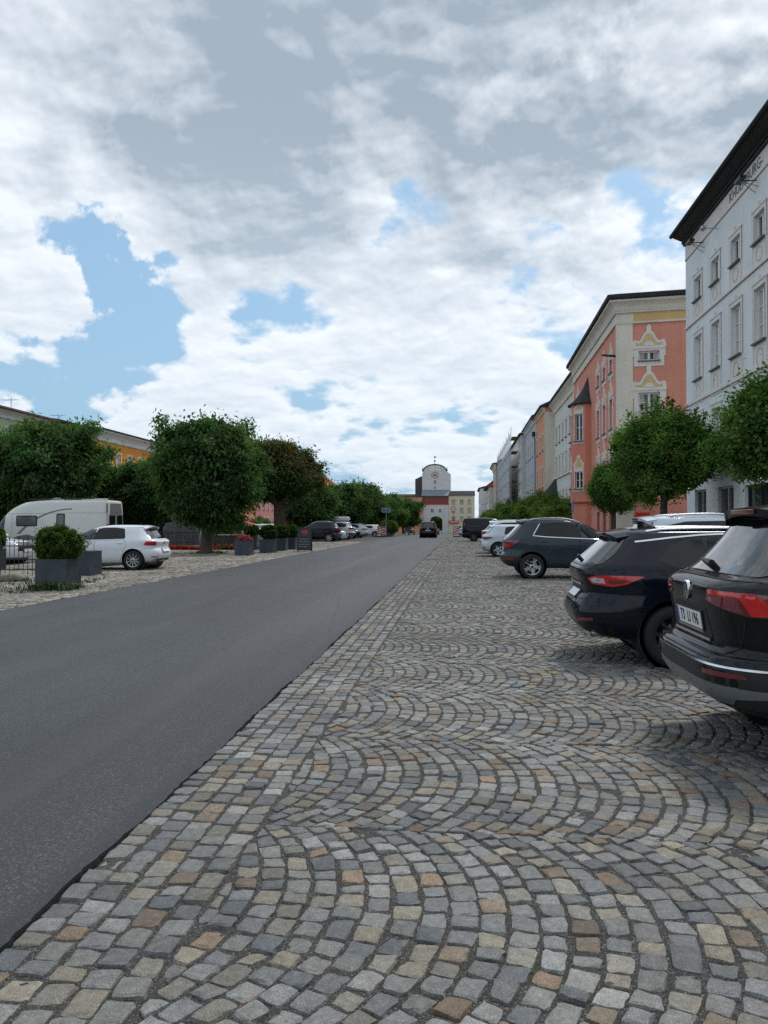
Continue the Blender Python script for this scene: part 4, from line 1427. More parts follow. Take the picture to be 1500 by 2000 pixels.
# ---- the cars on the left of the road
make_hatch('hatchback_car', 'white hatchback with ten spoke wheels and a red tail lamp beside the low planter', P_WHITE, (-9.75, 24.45, 0), R(180), G_L, 'square', 'ten', near=True)
make_suv('sport_utility_car', 'dark grey sport utility car behind the black menu board', P_DGREY, (-9.95, 62.4, 0), R(180), G_L)
make_hatch('hatchback_car', 'white car facing the road between the dark grey car and the roof box car', P_WHITE, (-14.3, 66.4, 0), R(0), G_L, 'wide', 'five')
cb = make_suv('sport_utility_car', 'white sport utility car carrying a long white roof box', P_WHITE, (-9.95, 70.6, 0), R(180), G_L)
mb = MB()
bmx = bmesh.new()
bmesh.ops.create_cube(bmx, size=1.0, matrix=Matrix.Diagonal((2.2, .82, .40, 1)))
for v in bmx.verts:
    if v.co.x > 0 and v.co.z > 0: v.co.x -= .35
    if v.co.z > 0: v.co.y *= .86
bmesh.ops.bevel(bmx, geom=list(bmx.edges), offset=.10, segments=3, affect='EDGES')
mb.bm(bmx, P_WHITE, smooth=True)
for xx in (-.5, .5):
    mb.box((xx - .03, -.62, -.24), (xx + .03, .62, -.205), M_BLACK)
o = mb.build('roof_box', loc=(-9.95 - 1.65, 70.6, 1.69 + .24), rz=R(180))
tag(o, 'long white roof box on top of the white sport utility car', 'roof box')
make_hatch('hatchback_car', 'dark car facing the road beside the silver estate, left of the pole sign', P_DGREY, (-14.3, 75.0, 0), R(0), G_L, 'wide', 'five')
make_wagon('estate_car', 'silver blue estate car with its tail to the road, left of the pole sign', P_ICE, (-9.9, 79.8, 0), R(180), G_L)
make_hatch('hatchback_car', 'white hatchback next to the striped barrier boards and the pole sign', P_WHITE, (-9.7, 91.5, gz(91.5)), R(180), G_L, 'wide', 'five')
make_hatch('hatchback_car', 'black hatchback behind the striped barrier boards, tail to the road', P_BLACK, (-9.6, 95.2, gz(95)), R(180), G_L, 'square', 'five')
make_hatch('hatchback_car', 'white car behind the spiked iron fence at the left edge', P_WHITE, (-20.5, 27.6, 0), R(-4), 'cars in the middle of the square', 'wide', 'ten')
make_wagon('estate_car', 'silver car with a black window band behind the stone plinth and the flower planter', P_SILVER, (-16.6, 50.5, 0), R(3), 'cars in the middle of the square')
make_hatch('hatchback_car', 'white car nose on between two ball hedges in planters', P_WHITE, (-15.4, 54.0, 0), R(6), 'cars in the middle of the square', 'wide', 'five')
make_wagon('estate_car', 'dark silver estate seen past the chestnut trunk, behind the hedges', P_SILVER, (-17.0, 60.5, 0), R(0), 'cars in the middle of the square')
# beyond the right row, near the gate
make_hatch('hatchback_car', 'blue grey car behind the striped barrier board on the right', P_ICE, (-0.6, 98.0, gz(98)), R(4), G_R, 'wide', 'five')
make_hatch('hatchback_car', 'dark small car farthest along the right row near the gate', P_DGREY, (-1.4, 118.0, gz(118)), R(10), G_R, 'wide', 'five')

# ------------------------------------------------------------------ houses
W_GREYBLUE = plaster('pale_grey_blue_plaster', (0.74, 0.76, 0.76))
W_STONEWHITE = plaster('pale_stone_plaster', (0.72, 0.665, 0.57))
W_PINK = plaster('salmon_pink_plaster', (0.67, 0.285, 0.21))
W_PINKDARK = plaster('deep_salmon_plaster', (0.66, 0.25, 0.175))
W_CREAM = plaster('cream_plaster', (0.68, 0.60, 0.44))
W_YELLOW = plaster('ochre_yellow_plaster', (0.66, 0.45, 0.20))
W_PEACH = plaster('peach_orange_plaster', (0.66, 0.33, 0.20))
W_WHITE = plaster('white_plaster', (0.68, 0.67, 0.63))
W_BLUEGREY = plaster('blue_grey_plaster', (0.45, 0.47, 0.52))
W_GREEN = plaster('pale_green_plaster', (0.42, 0.50, 0.30))
W_ORANGE = plaster('orange_plaster', (0.72, 0.30, 0.055))
W_RED = plaster('brick_orange_plaster', (0.58, 0.19, 0.09))
W_ROSE = plaster('rose_plaster', (0.55, 0.24, 0.22))
W_BEIGE = plaster('beige_plaster', (0.50, 0.44, 0.35))
W_GATE = plaster('grey_white_tower_plaster', (0.62, 0.62, 0.60), stain=0.5)
W_TRIM = mat('trim_plaster', (0.72, 0.68, 0.64), rough=0.85, var=0.06, vscale=2)
W_LINE = mat('rust_line_paint', (0.46, 0.38, 0.35), rough=0.9)
W_ORN = mat('ornament_yellow', (0.62, 0.47, 0.24), rough=0.9, var=0.1)
R_DARK = mat('dark_sheet_roof', (0.040, 0.043, 0.047), rough=0.8, spec=0.08, var=0.2, vscale=3)
R_SOFFIT = mat('dark_timber_soffit', (0.026, 0.025, 0.025), rough=0.8, var=0.3, vscale=5)
R_RED = mat('red_clay_tiles', (0.42, 0.085, 0.04), rough=0.85, var=0.3, vscale=4, bump=0.4, bscale=8)
R_COPPER = mat('weathered_metal_roof', (0.045, 0.052, 0.052), rough=0.75, spec=0.12, var=0.25, vscale=3)
R_SLATE = mat('blue_grey_sheet_roof', (0.17, 0.20, 0.23), rough=0.6, var=0.15, vscale=2)
M_FRAME = mat('white_window_frame', (0.70, 0.70, 0.68), rough=0.45)
M_SILL = mat('dark_window_sill', (0.14, 0.13, 0.12), rough=0.6)
M_CURTAIN = mat('pale_curtain', (0.45, 0.45, 0.43), rough=0.9, var=0.15, vscale=9)

_WIN = {}


def pane_mesh(w, h, curtain):
    key = ('p', round(w, 2), round(h, 2), curtain)
    if key not in _WIN:
        mb = MB()
        mb.add([(-w / 2, 0, 0), (w / 2, 0, 0), (w / 2, 0, h), (-w / 2, 0, h)], [(0, 1, 2, 3)], M_GLASS)
        if curtain:
            for sx in (-1, 1):
                x0, x1 = sorted((sx * w * .46, sx * w * .22))
                mb.add([(x0, -.004, .05), (x1, -.004, .05), (x1, -.004, h - .05), (x0, -.004, h - .05)], [(0, 1, 2, 3)], M_CURTAIN)
        _WIN[key] = mb.mesh('pane')
    return _WIN[key]


def frame_mesh(w, h, bars, fm, mull=True):
    key = ('f', round(w, 2), round(h, 2), bars, fm.name, mull)
    if key not in _WIN:
        mb = MB(); b = min(.075, w * .09)
        d0, d1 = -.06, .02
        mb.box((-w / 2, d0, 0), (-w / 2 + b, d1, h), fm); mb.box((w / 2 - b, d0, 0), (w / 2, d1, h), fm)
        mb.box((-w / 2 + b, d0, 0), (w / 2 - b, d1, b), fm); mb.box((-w / 2 + b, d0, h - b), (w / 2 - b, d1, h), fm)
        if mull: mb.box((-b * .75, d0 - .01, b), (b * .75, d1 - .001, h - b), fm)
        for i in range(bars):
            z = h * (i + 1) / (bars + 1)
            mb.box((-w / 2 + b, d0 + .02, z - .018), (w / 2 - b, d1 - .003, z + .018), fm)
        _WIN[key] = mb.mesh('window')
    return _WIN[key]


def sill_mesh(w):
    key = ('s', round(w, 2))
    if key not in _WIN:
        mb = MB(); mb.box((-w / 2 - .06, -.30, -.055), (w / 2 + .06, .0, -.002), M_SILL)
        _WIN[key] = mb.mesh('sill')
    return _WIN[key]


def panel_matrix(p0, p1):
    dx, dy = p1[0] - p0[0], p1[1] - p0[1]
    l = math.hypot(dx, dy); dx, dy = dx / l, dy / l
    return Matrix(((dx, -dy, 0, p0[0]), (dy, dx, 0, p0[1]), (0, 0, 1, 0), (0, 0, 0, 1))), l


def wall_panel(mb, p0, p1, z0, z1, opens, m, depth=.24, rm=None):
    """wall with real openings and reveals; opens = (s_mid, z_bottom, w, h)"""
    M, L = panel_matrix(p0, p1)
    xs = sorted({0, L} | {o[0] - o[2] / 2 for o in opens} | {o[0] + o[2] / 2 for o in opens})
    zs = sorted({z0, z1} | {o[1] for o in opens} | {o[1] + o[3] for o in opens})
    xs = [x for x in xs if 0 <= x <= L]; zs = [z for z in zs if z0 <= z <= z1]
    v = [(x, 0, z) for z in zs for x in xs]
    nx = len(xs)
    f = []
    for j in range(len(zs) - 1):
        for i in range(nx - 1):
            cx, cz = (xs[i] + xs[i + 1]) / 2, (zs[j] + zs[j + 1]) / 2
            if any(abs(cx - o[0]) < o[2] / 2 and o[1] < cz < o[1] + o[3] for o in opens):
                continue
            f.append((j * nx + i, j * nx + i + 1, (j + 1) * nx + i + 1, (j + 1) * nx + i))
    mb.add(v, f, m, M=M)
    for (s, zb, w, h, *_) in opens:
        a, b, c, d_ = s - w / 2, s + w / 2, zb, zb + h
        v = [(a, 0, c), (b, 0, c), (b, 0, d_), (a, 0, d_), (a, depth, c), (b, depth, c), (b, depth, d_), (a, depth, d_)]
        mb.add(v, [(0, 4, 5, 1), (1, 5, 6, 2), (2, 6, 7, 3), (3, 7, 4, 0)], rm or m, M=M)
    return M, L


def add_window(root, M, s, z, w, h, bars=2, fm=None, depth=.17, curtain=False, sill=True, mull=True):
    o = link('window', frame_mesh(w, h, bars, fm or M_FRAME, mull), root)
    o.matrix_local = M @ Matrix.Translation((s, depth, z))
    p = link('pane', pane_mesh(w, h, curtain), o); p.location = (0, -.008, 0)
    if sill:
        q = link('sill', sill_mesh(w), o)
    return o


def surround(root, M, s, z, w, h, m=None, b=.13, d=.035, line=None, name='window_surround', parent=None):
    mb = MB(); m = m or W_TRIM
    mb.box((s - w / 2 - b, -d, z - b * .8), (s - w / 2 - .002, .0, z + h + b), m, M=M)
    mb.box((s + w / 2 + .002, -d, z - b * .8), (s + w / 2 + b, .0, z + h + b), m, M=M)
    mb.box((s - w / 2 - .002, -d + .002, z + h + .002), (s + w / 2 + .002, .0, z + h + b), m, M=M)
    mb.box((s - w / 2 - b * 1.2, -d - .02, z + h + b), (s + w / 2 + b * 1.2, .0, z + h + b + .06), m, M=M)
    return mb.build(name, root)


def roof_shed(root, L, D, H, over, rise, m, x0=0, soffit=None, thick=.16, name='roof', ends=.15, ridge_in=None):
    """eaves roof seen from the street side: soffit, fascia and slope up to a ridge along the house, down the back"""
    mb = MB()
    rd = ridge_in if ridge_in is not None else D / 2
    a, b = x0 - ends, x0 + L + ends
    prof = [(-over, H), (-over, H + thick), (rd, H + thick + rise), (D + over, H + thick), (D + over, H)]
    v = [(a, y, z) for y, z in prof] + [(b, y, z) for y, z in prof]
    n = len(prof)
    f = [(i, i + 1, n + i + 1, n + i) for i in range(n - 1)]
    f += [tuple(range(n))[::-1], tuple(range(n, 2 * n))]
    mb.add(v, f, m)
    mb.add([(a, -over, H - .001), (b, -over, H - .001), (b, D + over, H - .001), (a, D + over, H - .001)], [(0, 1, 2, 3)], soffit or m)
    return mb.build(name, root)


def house(name, label, org, rz, L, D, H, wm, cols, floors, roof=R_DARK, over=.5, rise=3.0, cornice=None, frame=None, surr=True, ground=None, bars=1, group=None, z0=-0.3, base=0.0, surr_m=None, chimney=None, ridge_in=None, depthw=.17):
    root = thing(name, label, 'house', (org[0], org[1], base), rz, group)
    mb = MB()
    opens = [(s, z, w, h) for (z, h, w) in floors for s in cols]
    gopens = [(s, .25, w, 2.5) for (s, w) in (ground or [])]
    M, _ = wall_panel(mb, (0, 0), (L, 0), z0, H, opens + gopens, wm)
    wall_panel(mb, (L, 0), (L, D), z0, H, [], wm)
    wall_panel(mb, (L, D), (0, D), z0, H, [], wm)
    wall_panel(mb, (0, D), (0, 0), z0, H, [], wm)
    mb.build('wall', root)
    for (s, z, w, h) in opens:
        wo = add_window(root, M, s, z, w, h, bars, frame, curtain=rnd.random() < .4, depth=depthw)
        if surr:
            so = surround(root, M, s, z, w, h, surr_m)
    for (s, z, w, h) in gopens:
        add_window(root, M, s, z, w, h, 1, M_TRIM, sill=False)
    if cornice:
        ch, cp, cm = cornice
        mb = MB()
        prof = [(0, H - ch), (-cp * .25, H - ch * .93), (-cp * .3, H - ch * .6), (-cp * .55, H - ch * .35), (-cp, H - ch * .12), (-cp, H - .004), (0, H - .004)]
        v = [(-.03, y, z) for y, z in prof] + [(L + .03, y, z) for y, z in prof]
        n = len(prof)
        mb.add(v, [(i, i + 1, n + i + 1, n + i) for i in range(n - 1)] + [tuple(range(n))[::-1], tuple(range(n, 2 * n))], cm)
        mb.build('cornice', root)
    r = roof_shed(root, L, D, H, over, rise, roof, soffit=R_SOFFIT, ridge_in=ridge_in)
    for (cx, cy) in (chimney or []):
        mb = MB(); zc_ = H + rise * .7
        mb.box((cx - .45, cy - .35, zc_ - 1.2), (cx + .45, cy + .35, zc_ + 1.3), W_BEIGE); mb.box((cx - .52, cy - .42, zc_ + 1.3), (cx + .52, cy + .42, zc_ + 1.42), R_DARK)
        mb.build('chimney', r)
    return root, M


RZR = R(-90)
G_HR = 'houses along the right side of the square'
# --- the grey-blue house nearest on the right
root = thing('corner_house', 'pale grey blue house with painted lettering under its dark eaves, nearest on the right', 'house', (9.6, 34.3, 0), RZR, G_HR)
Lh, H0 = 21.5, 13.55
cols = [1.75 + 2.2 * i for i in range(9)]
mb = MB()
op = [(s, 10.70, .92, .92) for s in cols] + [(s, 7.42, .98, 1.78) for s in cols] + [(s, 4.15, .98, 1.75) for s in cols]
gop = [(1.9, .12, 1.5, 2.75), (4.9, .12, 1.7, 2.75), (8.0, .4, 2.3, 2.4), (11.2, .4, 2.3, 2.4), (14.6, .4, 2.3, 2.4)]
M, _ = wall_panel(mb, (0, 0), (Lh, 0), -.2, H0, op + gop, W_GREYBLUE)
wall_panel(mb, (Lh, 0), (Lh, 12), -.2, H0, [], W_GREYBLUE)
wall_panel(mb, (0, 12), (0, 0), -.2, H0, [], W_GREYBLUE)
mb.build('wall', root)
for (s, z, w, h) in op:
    add_window(root, M, s, z, w, h, 2 if h > 1 else 0, curtain=h > 1)
    mb = MB()
    # flat moulded surround with a blind panel and oval below
    b_ = .14
    zb = z - 1.0 if h > 1 else z - .80
    mb.box((s - w / 2 - b_, -.03, z - .06), (s - w / 2 - .003, 0, z + h + .16), W_TRIM)
    mb.box((s + w / 2 + .003, -.03, z - .06), (s + w / 2 + b_, 0, z + h + .16), W_TRIM)
    mb.box((s - w / 2 - .003, -.028, z + h + .003), (s + w / 2 + .003, 0, z + h + .16), W_TRIM)
    mb.box((s - w / 2 - b_ - .05, -.05, z + h + .16), (s + w / 2 + b_ + .05, 0, z + h + .22), W_TRIM)
    mb.box((s - .035, -.05, z + h + .22), (s + .035, 0, z + h + .38), W_TRIM)
    mb.box((s - w / 2 - b_, -.026, zb), (s + w / 2 + b_, 0, z - .065), W_TRIM)
    o = mb.build('window_surround', root)
    mb = MB()
    cz = (zb + z - .06) / 2
    rz_ = (z - .06 - zb) * .33
    for k in range(28):
        a0, a1 = 2 * math.pi * k / 28, 2 * math.pi * (k + 1) / 28
        pr = lambda a, q: (s + w * .30 * q * math.cos(a), -.034, cz + rz_ * q * math.sin(a))
        mb.add([pr(a0, .90), pr(a1, .90), pr(a1, 1.0), pr(a0, 1.0)], [(0, 1, 2, 3)], W_LINE)
    for (za, zc2) in ((zb + .04, zb + .06), (z - .115, z - .095)):
        mb.box((s - w / 2 - .08, -.031, za), (s + w / 2 + .08, -.026, zc2), W_LINE)
    for xx in (s - w / 2 - .09, s + w / 2 + .08):
        mb.box((xx, -.0305, zb + .06), (xx + .012, -.026, z - .115), W_LINE)
    mb.box((s - w / 2 - b_ - .012, -.0315, z - .05), (s - w / 2 - b_ + .006, 0, z + h + .15), W_LINE)
    mb.box((s + w / 2 + b_ - .006, -.0315, z - .05), (s + w / 2 + b_ + .012, 0, z + h + .15), W_LINE)
    mb.build('relief_lines', o)
for (s, z, w, h) in gop:
    add_window(root, M, s, z, w, h, 0, M_TRIM if s > 6 else M_STEEL, sill=False)
for (z, h, d) in ((9.86, .10, .05), (6.52, .12, .05), (3.35, .16, .07), (12.86, .06, .035)):
    mb = MB(); mb.box((.0, -d, z), (Lh, 0, z + h), W_TRIM); mb.box((.0, -d - .004, z - .025), (Lh, -.001, z - .001), W_LINE); mb.build('string_course', root)
mb = MB(); mb.box((0.0, -.012, 12.925), (Lh, 0, H0 - .05), W_TRIM); mb.build('lettering_band', root)
me = text_mesh('KHUENBURG-', .50, mat('lettering_grey', (0.14, 0.14, 0.15), rough=0.9), .006, 1.02, 'LEFT')
lt = link('wall_lettering', me, root)
lt.matrix_local = Matrix.Translation((5.55, -.020, 13.20)) @ Matrix.Rotation(R(90), 4, 'X') @ Matrix.Diagonal((.98, 1, 1, 1))
# eaves: black moulding, dark boarded soffit, gutter
mb = MB(); mb.box((-.04, -.10, H0 - .05), (Lh, 0, H0 + .05), R_SOFFIT); mb.box((-.05, -.16, H0 + .05), (Lh, 0, H0 + .13), R_DARK); mb.build('cornice', root)
mb = MB()
prof = [(0, H0 + .13), (-.50, H0 + .36), (-.50, H0 + .52), (5.5, H0 + 3.0), (12.5, H0 + .5)]
v = [(-.12, y, z) for y, z in prof] + [(Lh + .4, y, z) for y, z in prof]
mb.add(v, [(0, 1, 6, 5), (4, 3, 2, 1, 0), (5, 6, 7, 8, 9)], R_SOFFIT)
mb.add(v, [(1, 2, 7, 6), (2, 3, 8, 7), (3, 4, 9, 8)], R_DARK)
ro = mb.build('roof', root)
mb = MB(); mb.tube([(-.15, -.57, H0 + .43), (Lh + .4, -.57, H0 + .43)], .085, R_DARK, n=10); mb.build('gutter', ro)
for k, (s, z) in enumerate(((2.5, 12.75), (8.1, 12.75))):
    o = thing('floodlight', ('black floodlight bracket on the wall at the far end of the lettered house', 'black floodlight on two rods under the painted lettering')[k], 'lamp', (9.6, 34.3 - s, z), RZR, 'floodlights on the lettered house')
    mb = MB(); mb.box((-.28, -.62, .0), (.28, -.42, .10), M_BLACK, bev=.015); mb.build('lamp_head', o)
    mb = MB(); mb.tube([(0, -.5, .0), (-.1, 0, -.35)], .015, M_STEEL); mb.tube([(0, -.5, .0), (.15, 0, -.25)], .015, M_STEEL); mb.tube([(0, -.5, .02), (0, 0, .02)], .02, M_BLACK); mb.build('bracket', o)
o = thing('security_camera', 'small grey security camera on an arm below the eaves of the lettered house', 'camera', (9.6, 30.2, 12.72), RZR)
mb = MB(); mb.tube([(0, 0, 0), (0, -.45, .02)], .018, M_STEEL); mb.build('arm', o)
mb = MB(); mb.sphere((0, -.5, .02), .11, M_STEEL, n=8); mb.tube([(0, -.5, .02), (.35, -.5, -.03)], .03, M_STEEL); mb.build('camera_head', o)


# --- the salmon pink house with the ornamental gables and the bay tower
def ornate_gable(mb, M, s, z, w, hgt, tall=False):
    """scrolled plaster head over a window, with a coloured field"""
    hw = w / 2
    half = [(hw, 0), (hw * 1.02, hgt * .10), (hw * .98, hgt * .26), (hw * .84, hgt * .33), (hw * .66, hgt * .26), (hw * .52, hgt * .30), (hw * .40, hgt * .46), (hw * .30, hgt * .60), (hw * .16, hgt * .68),
            (hw * .13, hgt * .78), (hw * .16, hgt * .86), (hw * .10, hgt * .94), (0, hgt)]
    poly = half + [(-x, y) for x, y in half[-2::-1]]
    mb.prism([(s + x, z + y) for x, y in poly], -.055, -.002, W_TRIM, 'y', M=M)
    inner = [(hw * .80, hgt * .07), (hw * .78, hgt * .20), (hw * .62, hgt * .16), (hw * .44, hgt * .20), (hw * .30, hgt * .40), (hw * .16, hgt * .56), (0, hgt * .60)]
    poly = inner + [(-x, y) for x, y in inner[-2::-1]]
    mb.prism([(s + x, z + y) for x, y in poly], -.062, -.050, W_ORN, 'y', M=M)
    # shell
    sh = [(s + hw * .30 * math.cos(a), z + hgt * .05 + hgt * .20 * math.sin(a)) for a in [math.pi * k / 10 for k in range(11)]]
    mb.prism(sh, -.072, -.060, W_TRIM, 'y', M=M)


def ornate_window(root, M, s, z, w, h, gh, bars=2, b=.24):
    wo = add_window(root, M, s, z, w, h, bars, curtain=True)
    mb = MB()
    mb.box((s - w / 2 - b, -.04, z - .30), (s - w / 2 - .003, 0, z + h + .12), W_TRIM, M=M)
    mb.box((s + w / 2 + .003, -.04, z - .30), (s + w / 2 + b, 0, z + h + .12), W_TRIM, M=M)
    mb.box((s - w / 2 - .003, -.038, z + h + .003), (s + w / 2 + .003, 0, z + h + .12), W_TRIM, M=M)
    mb.box((s - w / 2 - .003, -.038, z - .30), (s + w / 2 + .003, 0, z - .06), W_TRIM, M=M)
    mb.box((s - w / 2 - b - .07, -.042, z + h - .28), (s - w / 2 - b + .002, 0, z + h + .12), W_TRIM, M=M)
    mb.box((s + w / 2 + b - .002, -.042, z + h - .28), (s + w / 2 + b + .07, 0, z + h + .12), W_TRIM, M=M)
    mb.box((s - w / 2 - b - .09, -.075, z + h + .12), (s + w / 2 + b + .09, 0, z + h + .20), W_TRIM, M=M)
    ornate_gable(mb, M, s, z + h + .20, w + 2 * b + .16, gh)
    mb.build('window_surround', root)


PK = Vector((8.30, 59.0))
pang = math.atan2(41.3 - 59.0, 8.06 - 8.30)
root = thing('ornate_house', 'salmon pink house with scrolled white window gables and a bay tower', 'house', (PK.x, PK.y, 0), pang, G_HR)
Lp, HP = 17.7, 12.06
ps1 = (Lp + .1255 * 7, .992 * 7)
mb = MB()
fcols = [15.9, 13.7, 11.5, 2.6]
fo = [(s, 9.75, .95, .72) for s in fcols] + [(s, 6.65, 1.0, 1.65) for s in fcols] + [(s, 3.5, 1.0, 1.6) for s in fcols]
go = [(11.2, .5, 1.0, 1.7), (13.4, .5, 1.0, 1.7), (15.6, .5, 1.0, 1.7)]
M1, _ = wall_panel(mb, (0, 0), (Lp, 0), -.2, HP, fo + go, W_PINK)
so_ = [(1.58, 9.98, 1.02, .50), (1.58, 6.85, 1.05, 1.45), (1.58, 3.6, 1.05, 1.5)]
sg_ = [(3.3, .9, 1.9, .8)]
M2, _ = wall_panel(mb, (Lp, 0), ps1, -.2, HP, so_ + sg_, W_PINK)
wall_panel(mb, (0, 12), (0, 0), -.2, HP, [], W_PINK)
mb.build('wall', root)
for (s, z, w, h) in fo:
    ornate_window(root, M1, s, z, w, h, 1.0 if h > 1 else .8, 2 if h > 1 else 0, .13)
for (s, z, w, h) in so_:
    ornate_window(root, M2, s, z, w, h, 1.25 if h > 1 else 1.2, 2 if h > 1 else 0)
for (s, z, w, h) in go:
    add_window(root, M1, s, z, w, h, 3, M_IRON)
add_window(root, M2, 3.3, .9, 1.9, .8, 3, M_IRON)
# corner pilaster, frieze and deep coved cornice on both street sides
mb = MB()
mb.box((.0, -.06, -.15), (.78, 0, 11.95), W_STONEWHITE, M=M2)
mb.box((Lp - .10, -.06, -.15), (Lp + .055, 0, 11.95), W_STONEWHITE, M=M1)
mb.build('pilaster', root)
mb = MB(); mb.box((.0, -.05, -.15), (.4, 0, 11.95), W_STONEWHITE, M=M1); mb.build('pilaster', root)
for (Mx, Lx, e0, e1) in ((M1, Lp, 0.0, .055), (M2, 7.0, .0, 0.0)):
    mb = MB()
    mb.box((-e0, -.04, 12.03), (Lx + e1, 0, 12.06), W_CREAM, M=Mx)
    mb.box((-e0, -.10, 11.95), (Lx + e1, 0, 12.028), W_STONEWHITE, M=Mx)
    if Mx is M2:
        mb.box((.82, -.056, 12.08), (6.9, -.0505, 12.48), W_YELLOW, M=Mx)
    mb.build('frieze', root)


def cove(root, name, pts, prof, m, close=None):
    """moulding swept along a polyline in plan; prof = (outward, z)"""
    P = [Vector(p) for p in pts]
    v = []; n = len(prof)
    for i, p in enumerate(P):
        d0 = (P[i] - P[i - 1]).normalized() if i > 0 else (P[1] - P[0]).normalized()
        d1 = (P[i + 1] - P[i]).normalized() if i < len(P) - 1 else d0
        n0, n1 = Vector((d0.y, -d0.x)), Vector((d1.y, -d1.x))
        bis = (n0 + n1).normalized(); k = 1 / max(.3, bis.dot(n0))
        for (o, z) in prof:
            q = p + bis * o * k
            v.append((q.x, q.y, z))
    f = []
    for i in range(len(P) - 1):
        for j in range(n - 1):
            f.append((i * n + j, i * n + j + 1, (i + 1) * n + j + 1, (i + 1) * n + j))
    mb = MB(); mb.add(v, f, m)
    return mb.build(name, root)


plan = [(0, 0), (Lp, 0), ps1]
cove(root, 'frieze', plan, [(.001, 12.06), (.05, 12.06), (.05, 12.50), (.12, 12.52), (.12, 12.60), (.001, 12.62)], W_STONEWHITE)
cove(root, 'cornice', plan, [(.0, 12.60), (.10, 12.62), (.14, 12.72), (.18, 12.86), (.29, 12.98), (.41, 13.04), (.44, 13.05), (.44, 13.15), (.0, 13.16)], W_STONEWHITE)
cove(root, 'frieze_line', plan, [(.12, 12.50), (.128, 12.50), (.128, 12.53), (.12, 12.53)], W_LINE)
cove(root, 'eaves', plan, [(.0, 13.165), (.50, 13.165), (.56, 13.20), (.56, 13.40), (.1, 13.55), (-6, 14.6)], R_DARK)
# bay tower with a bell-shaped metal cap
bs, br = 7.3, 1.34
ring = [(br * math.cos(a), br * math.sin(a)) for a in [R(180 + 22.5 + 45 * k) for k in range(-1, 5)]]
ring = [(bs + x * 1.0, y * 1.0 + .15) for x, y in ring]
ring[0] = (ring[0][0], .0); ring[-1] = (ring[-1][0], .0)
mb = MB()
bay_wins = []
for i in range(len(ring) - 1):
    p0, p1 = ring[i], ring[i + 1]
    Lw = math.dist(p0, p1)
    opn = [(Lw / 2, 6.85, .62, 1.75), (Lw / 2, 3.75, .62, 1.1)] if i in (1, 2, 3) and Lw > .75 else []
    Mi, _ = wall_panel(mb, p0, p1, 2.95, 9.3, opn, W_PINKDARK)
    for o_ in opn: bay_wins.append((Mi, o_))
mb.add([(x, y, 2.95) for x, y in ring], [tuple(range(len(ring)))], W_PINKDARK)
bay = mb.build('bay_tower', root)
ring2 = [(bs + (x - bs) * .86, y * .86) for x, y in ring]
for i in range(len(ring2) - 1):
    pass
mb = MB()
for i in range(len(ring2) - 1):
    wall_panel(mb, ring2[i], ring2[i + 1], -.2, 2.80, [], W_PINKDARK)
mb.build('bay_base', root)
cove(root, 'bay_ledge', ring, [(-.16, 2.78), (.02, 2.86), (.05, 2.90), (.05, 2.98), (.0, 3.0)], W_PINKDARK)
for (Mi, (s, z, w, h)) in bay_wins:
    add_window(root, Mi, s, z, w, h, 1, depth=.14)
    mb = MB()
    for (a, b_) in ((s - w / 2 - .07, s - w / 2 - .002), (s + w / 2 + .002, s + w / 2 + .07)):
        mb.box((a, -.03, z - .2), (b_, 0, z + h + .25), W_TRIM, M=Mi)
    mb.box((s - w / 2 - .002, -.028, z + h + .002), (s + w / 2 + .002, 0, z + h + .25), W_TRIM, M=Mi)
    mb.box((s - w / 2 - .002, -.028, z - .2), (s + w / 2 + .002, 0, z - .06), W_TRIM, M=Mi)
    half = [(.40, 0), (.40, .22), (.28, .30), (.16, .42), (.12, .62), (0, .66)]
    poly = half + [(-x, y) for x, y in half[-2::-1]]
    mb.prism([(s + x, z + h + .25 + y * (.75 if z > 5 else 1.25)) for x, y in poly], -.035, -.001, W_TRIM, 'y', M=Mi)
    mb.prism([(s + x * .7, z + h + .29 + y * (.55 if z > 5 else 1.0)) for x, y in poly], -.041, -.03, W_ORN, 'y', M=Mi)
    mb.build('window_surround', root)
mb = MB()
mb.lathe([(1.46, 9.22), (1.48, 9.30), (1.36, 9.34), (1.08, 9.58), (.84, 9.86), (.60, 10.2), (.40, 10.6), (.23, 11.0), (.10, 11.35), (.04, 11.5)], R_COPPER, n=16, M=Matrix.Translation((bs, .15, 0)))
mb.lathe([(1.48, 9.22), (1.1, 9.23)], R_SOFFIT, n=16, M=Matrix.Translation((bs, .15, 0)))
cap = mb.build('bay_roof', root)
mb = MB()
mb.tube([(bs, .15, 11.3), (bs, .15, 12.15)], [.04, .012], R_SOFFIT)
mb.sphere((bs, .15, 11.62), .12, W_PINKDARK, n=8); mb.sphere((bs, .15, 11.9), .08, W_PINKDARK, n=8)
mb.tube([(bs - .3, .15, 11.45), (bs + .3, .15, 11.45)], .03, R_SOFFIT)
mb.build('finial', cap)
# waterspout on the corner pilaster
mb = MB(); mb.tube([(Lp - .3, 0, 10.35), (Lp - .3, -.75, 10.42)], [.07, .05], R_DARK); mb.build('waterspout', root)
# red notice and street plates on the side wall
o = thing('poster', 'red poster on the pink side wall behind the tree trunk', 'poster', (root.matrix_basis @ M2 @ Vector((1.25, -.02, 1.7))), pang + math.atan2(ps1[1], ps1[0] - Lp))
mb = MB(); mb.box((-.35, -.012, -.35), (.35, .006, .35), M_SIGNRED); mb.build('board', o)
mb = MB(); mb.box((-.28, -.015, -.10), (.28, -.0125, .02), M_WHITE); mb.build('paper_strip', o)

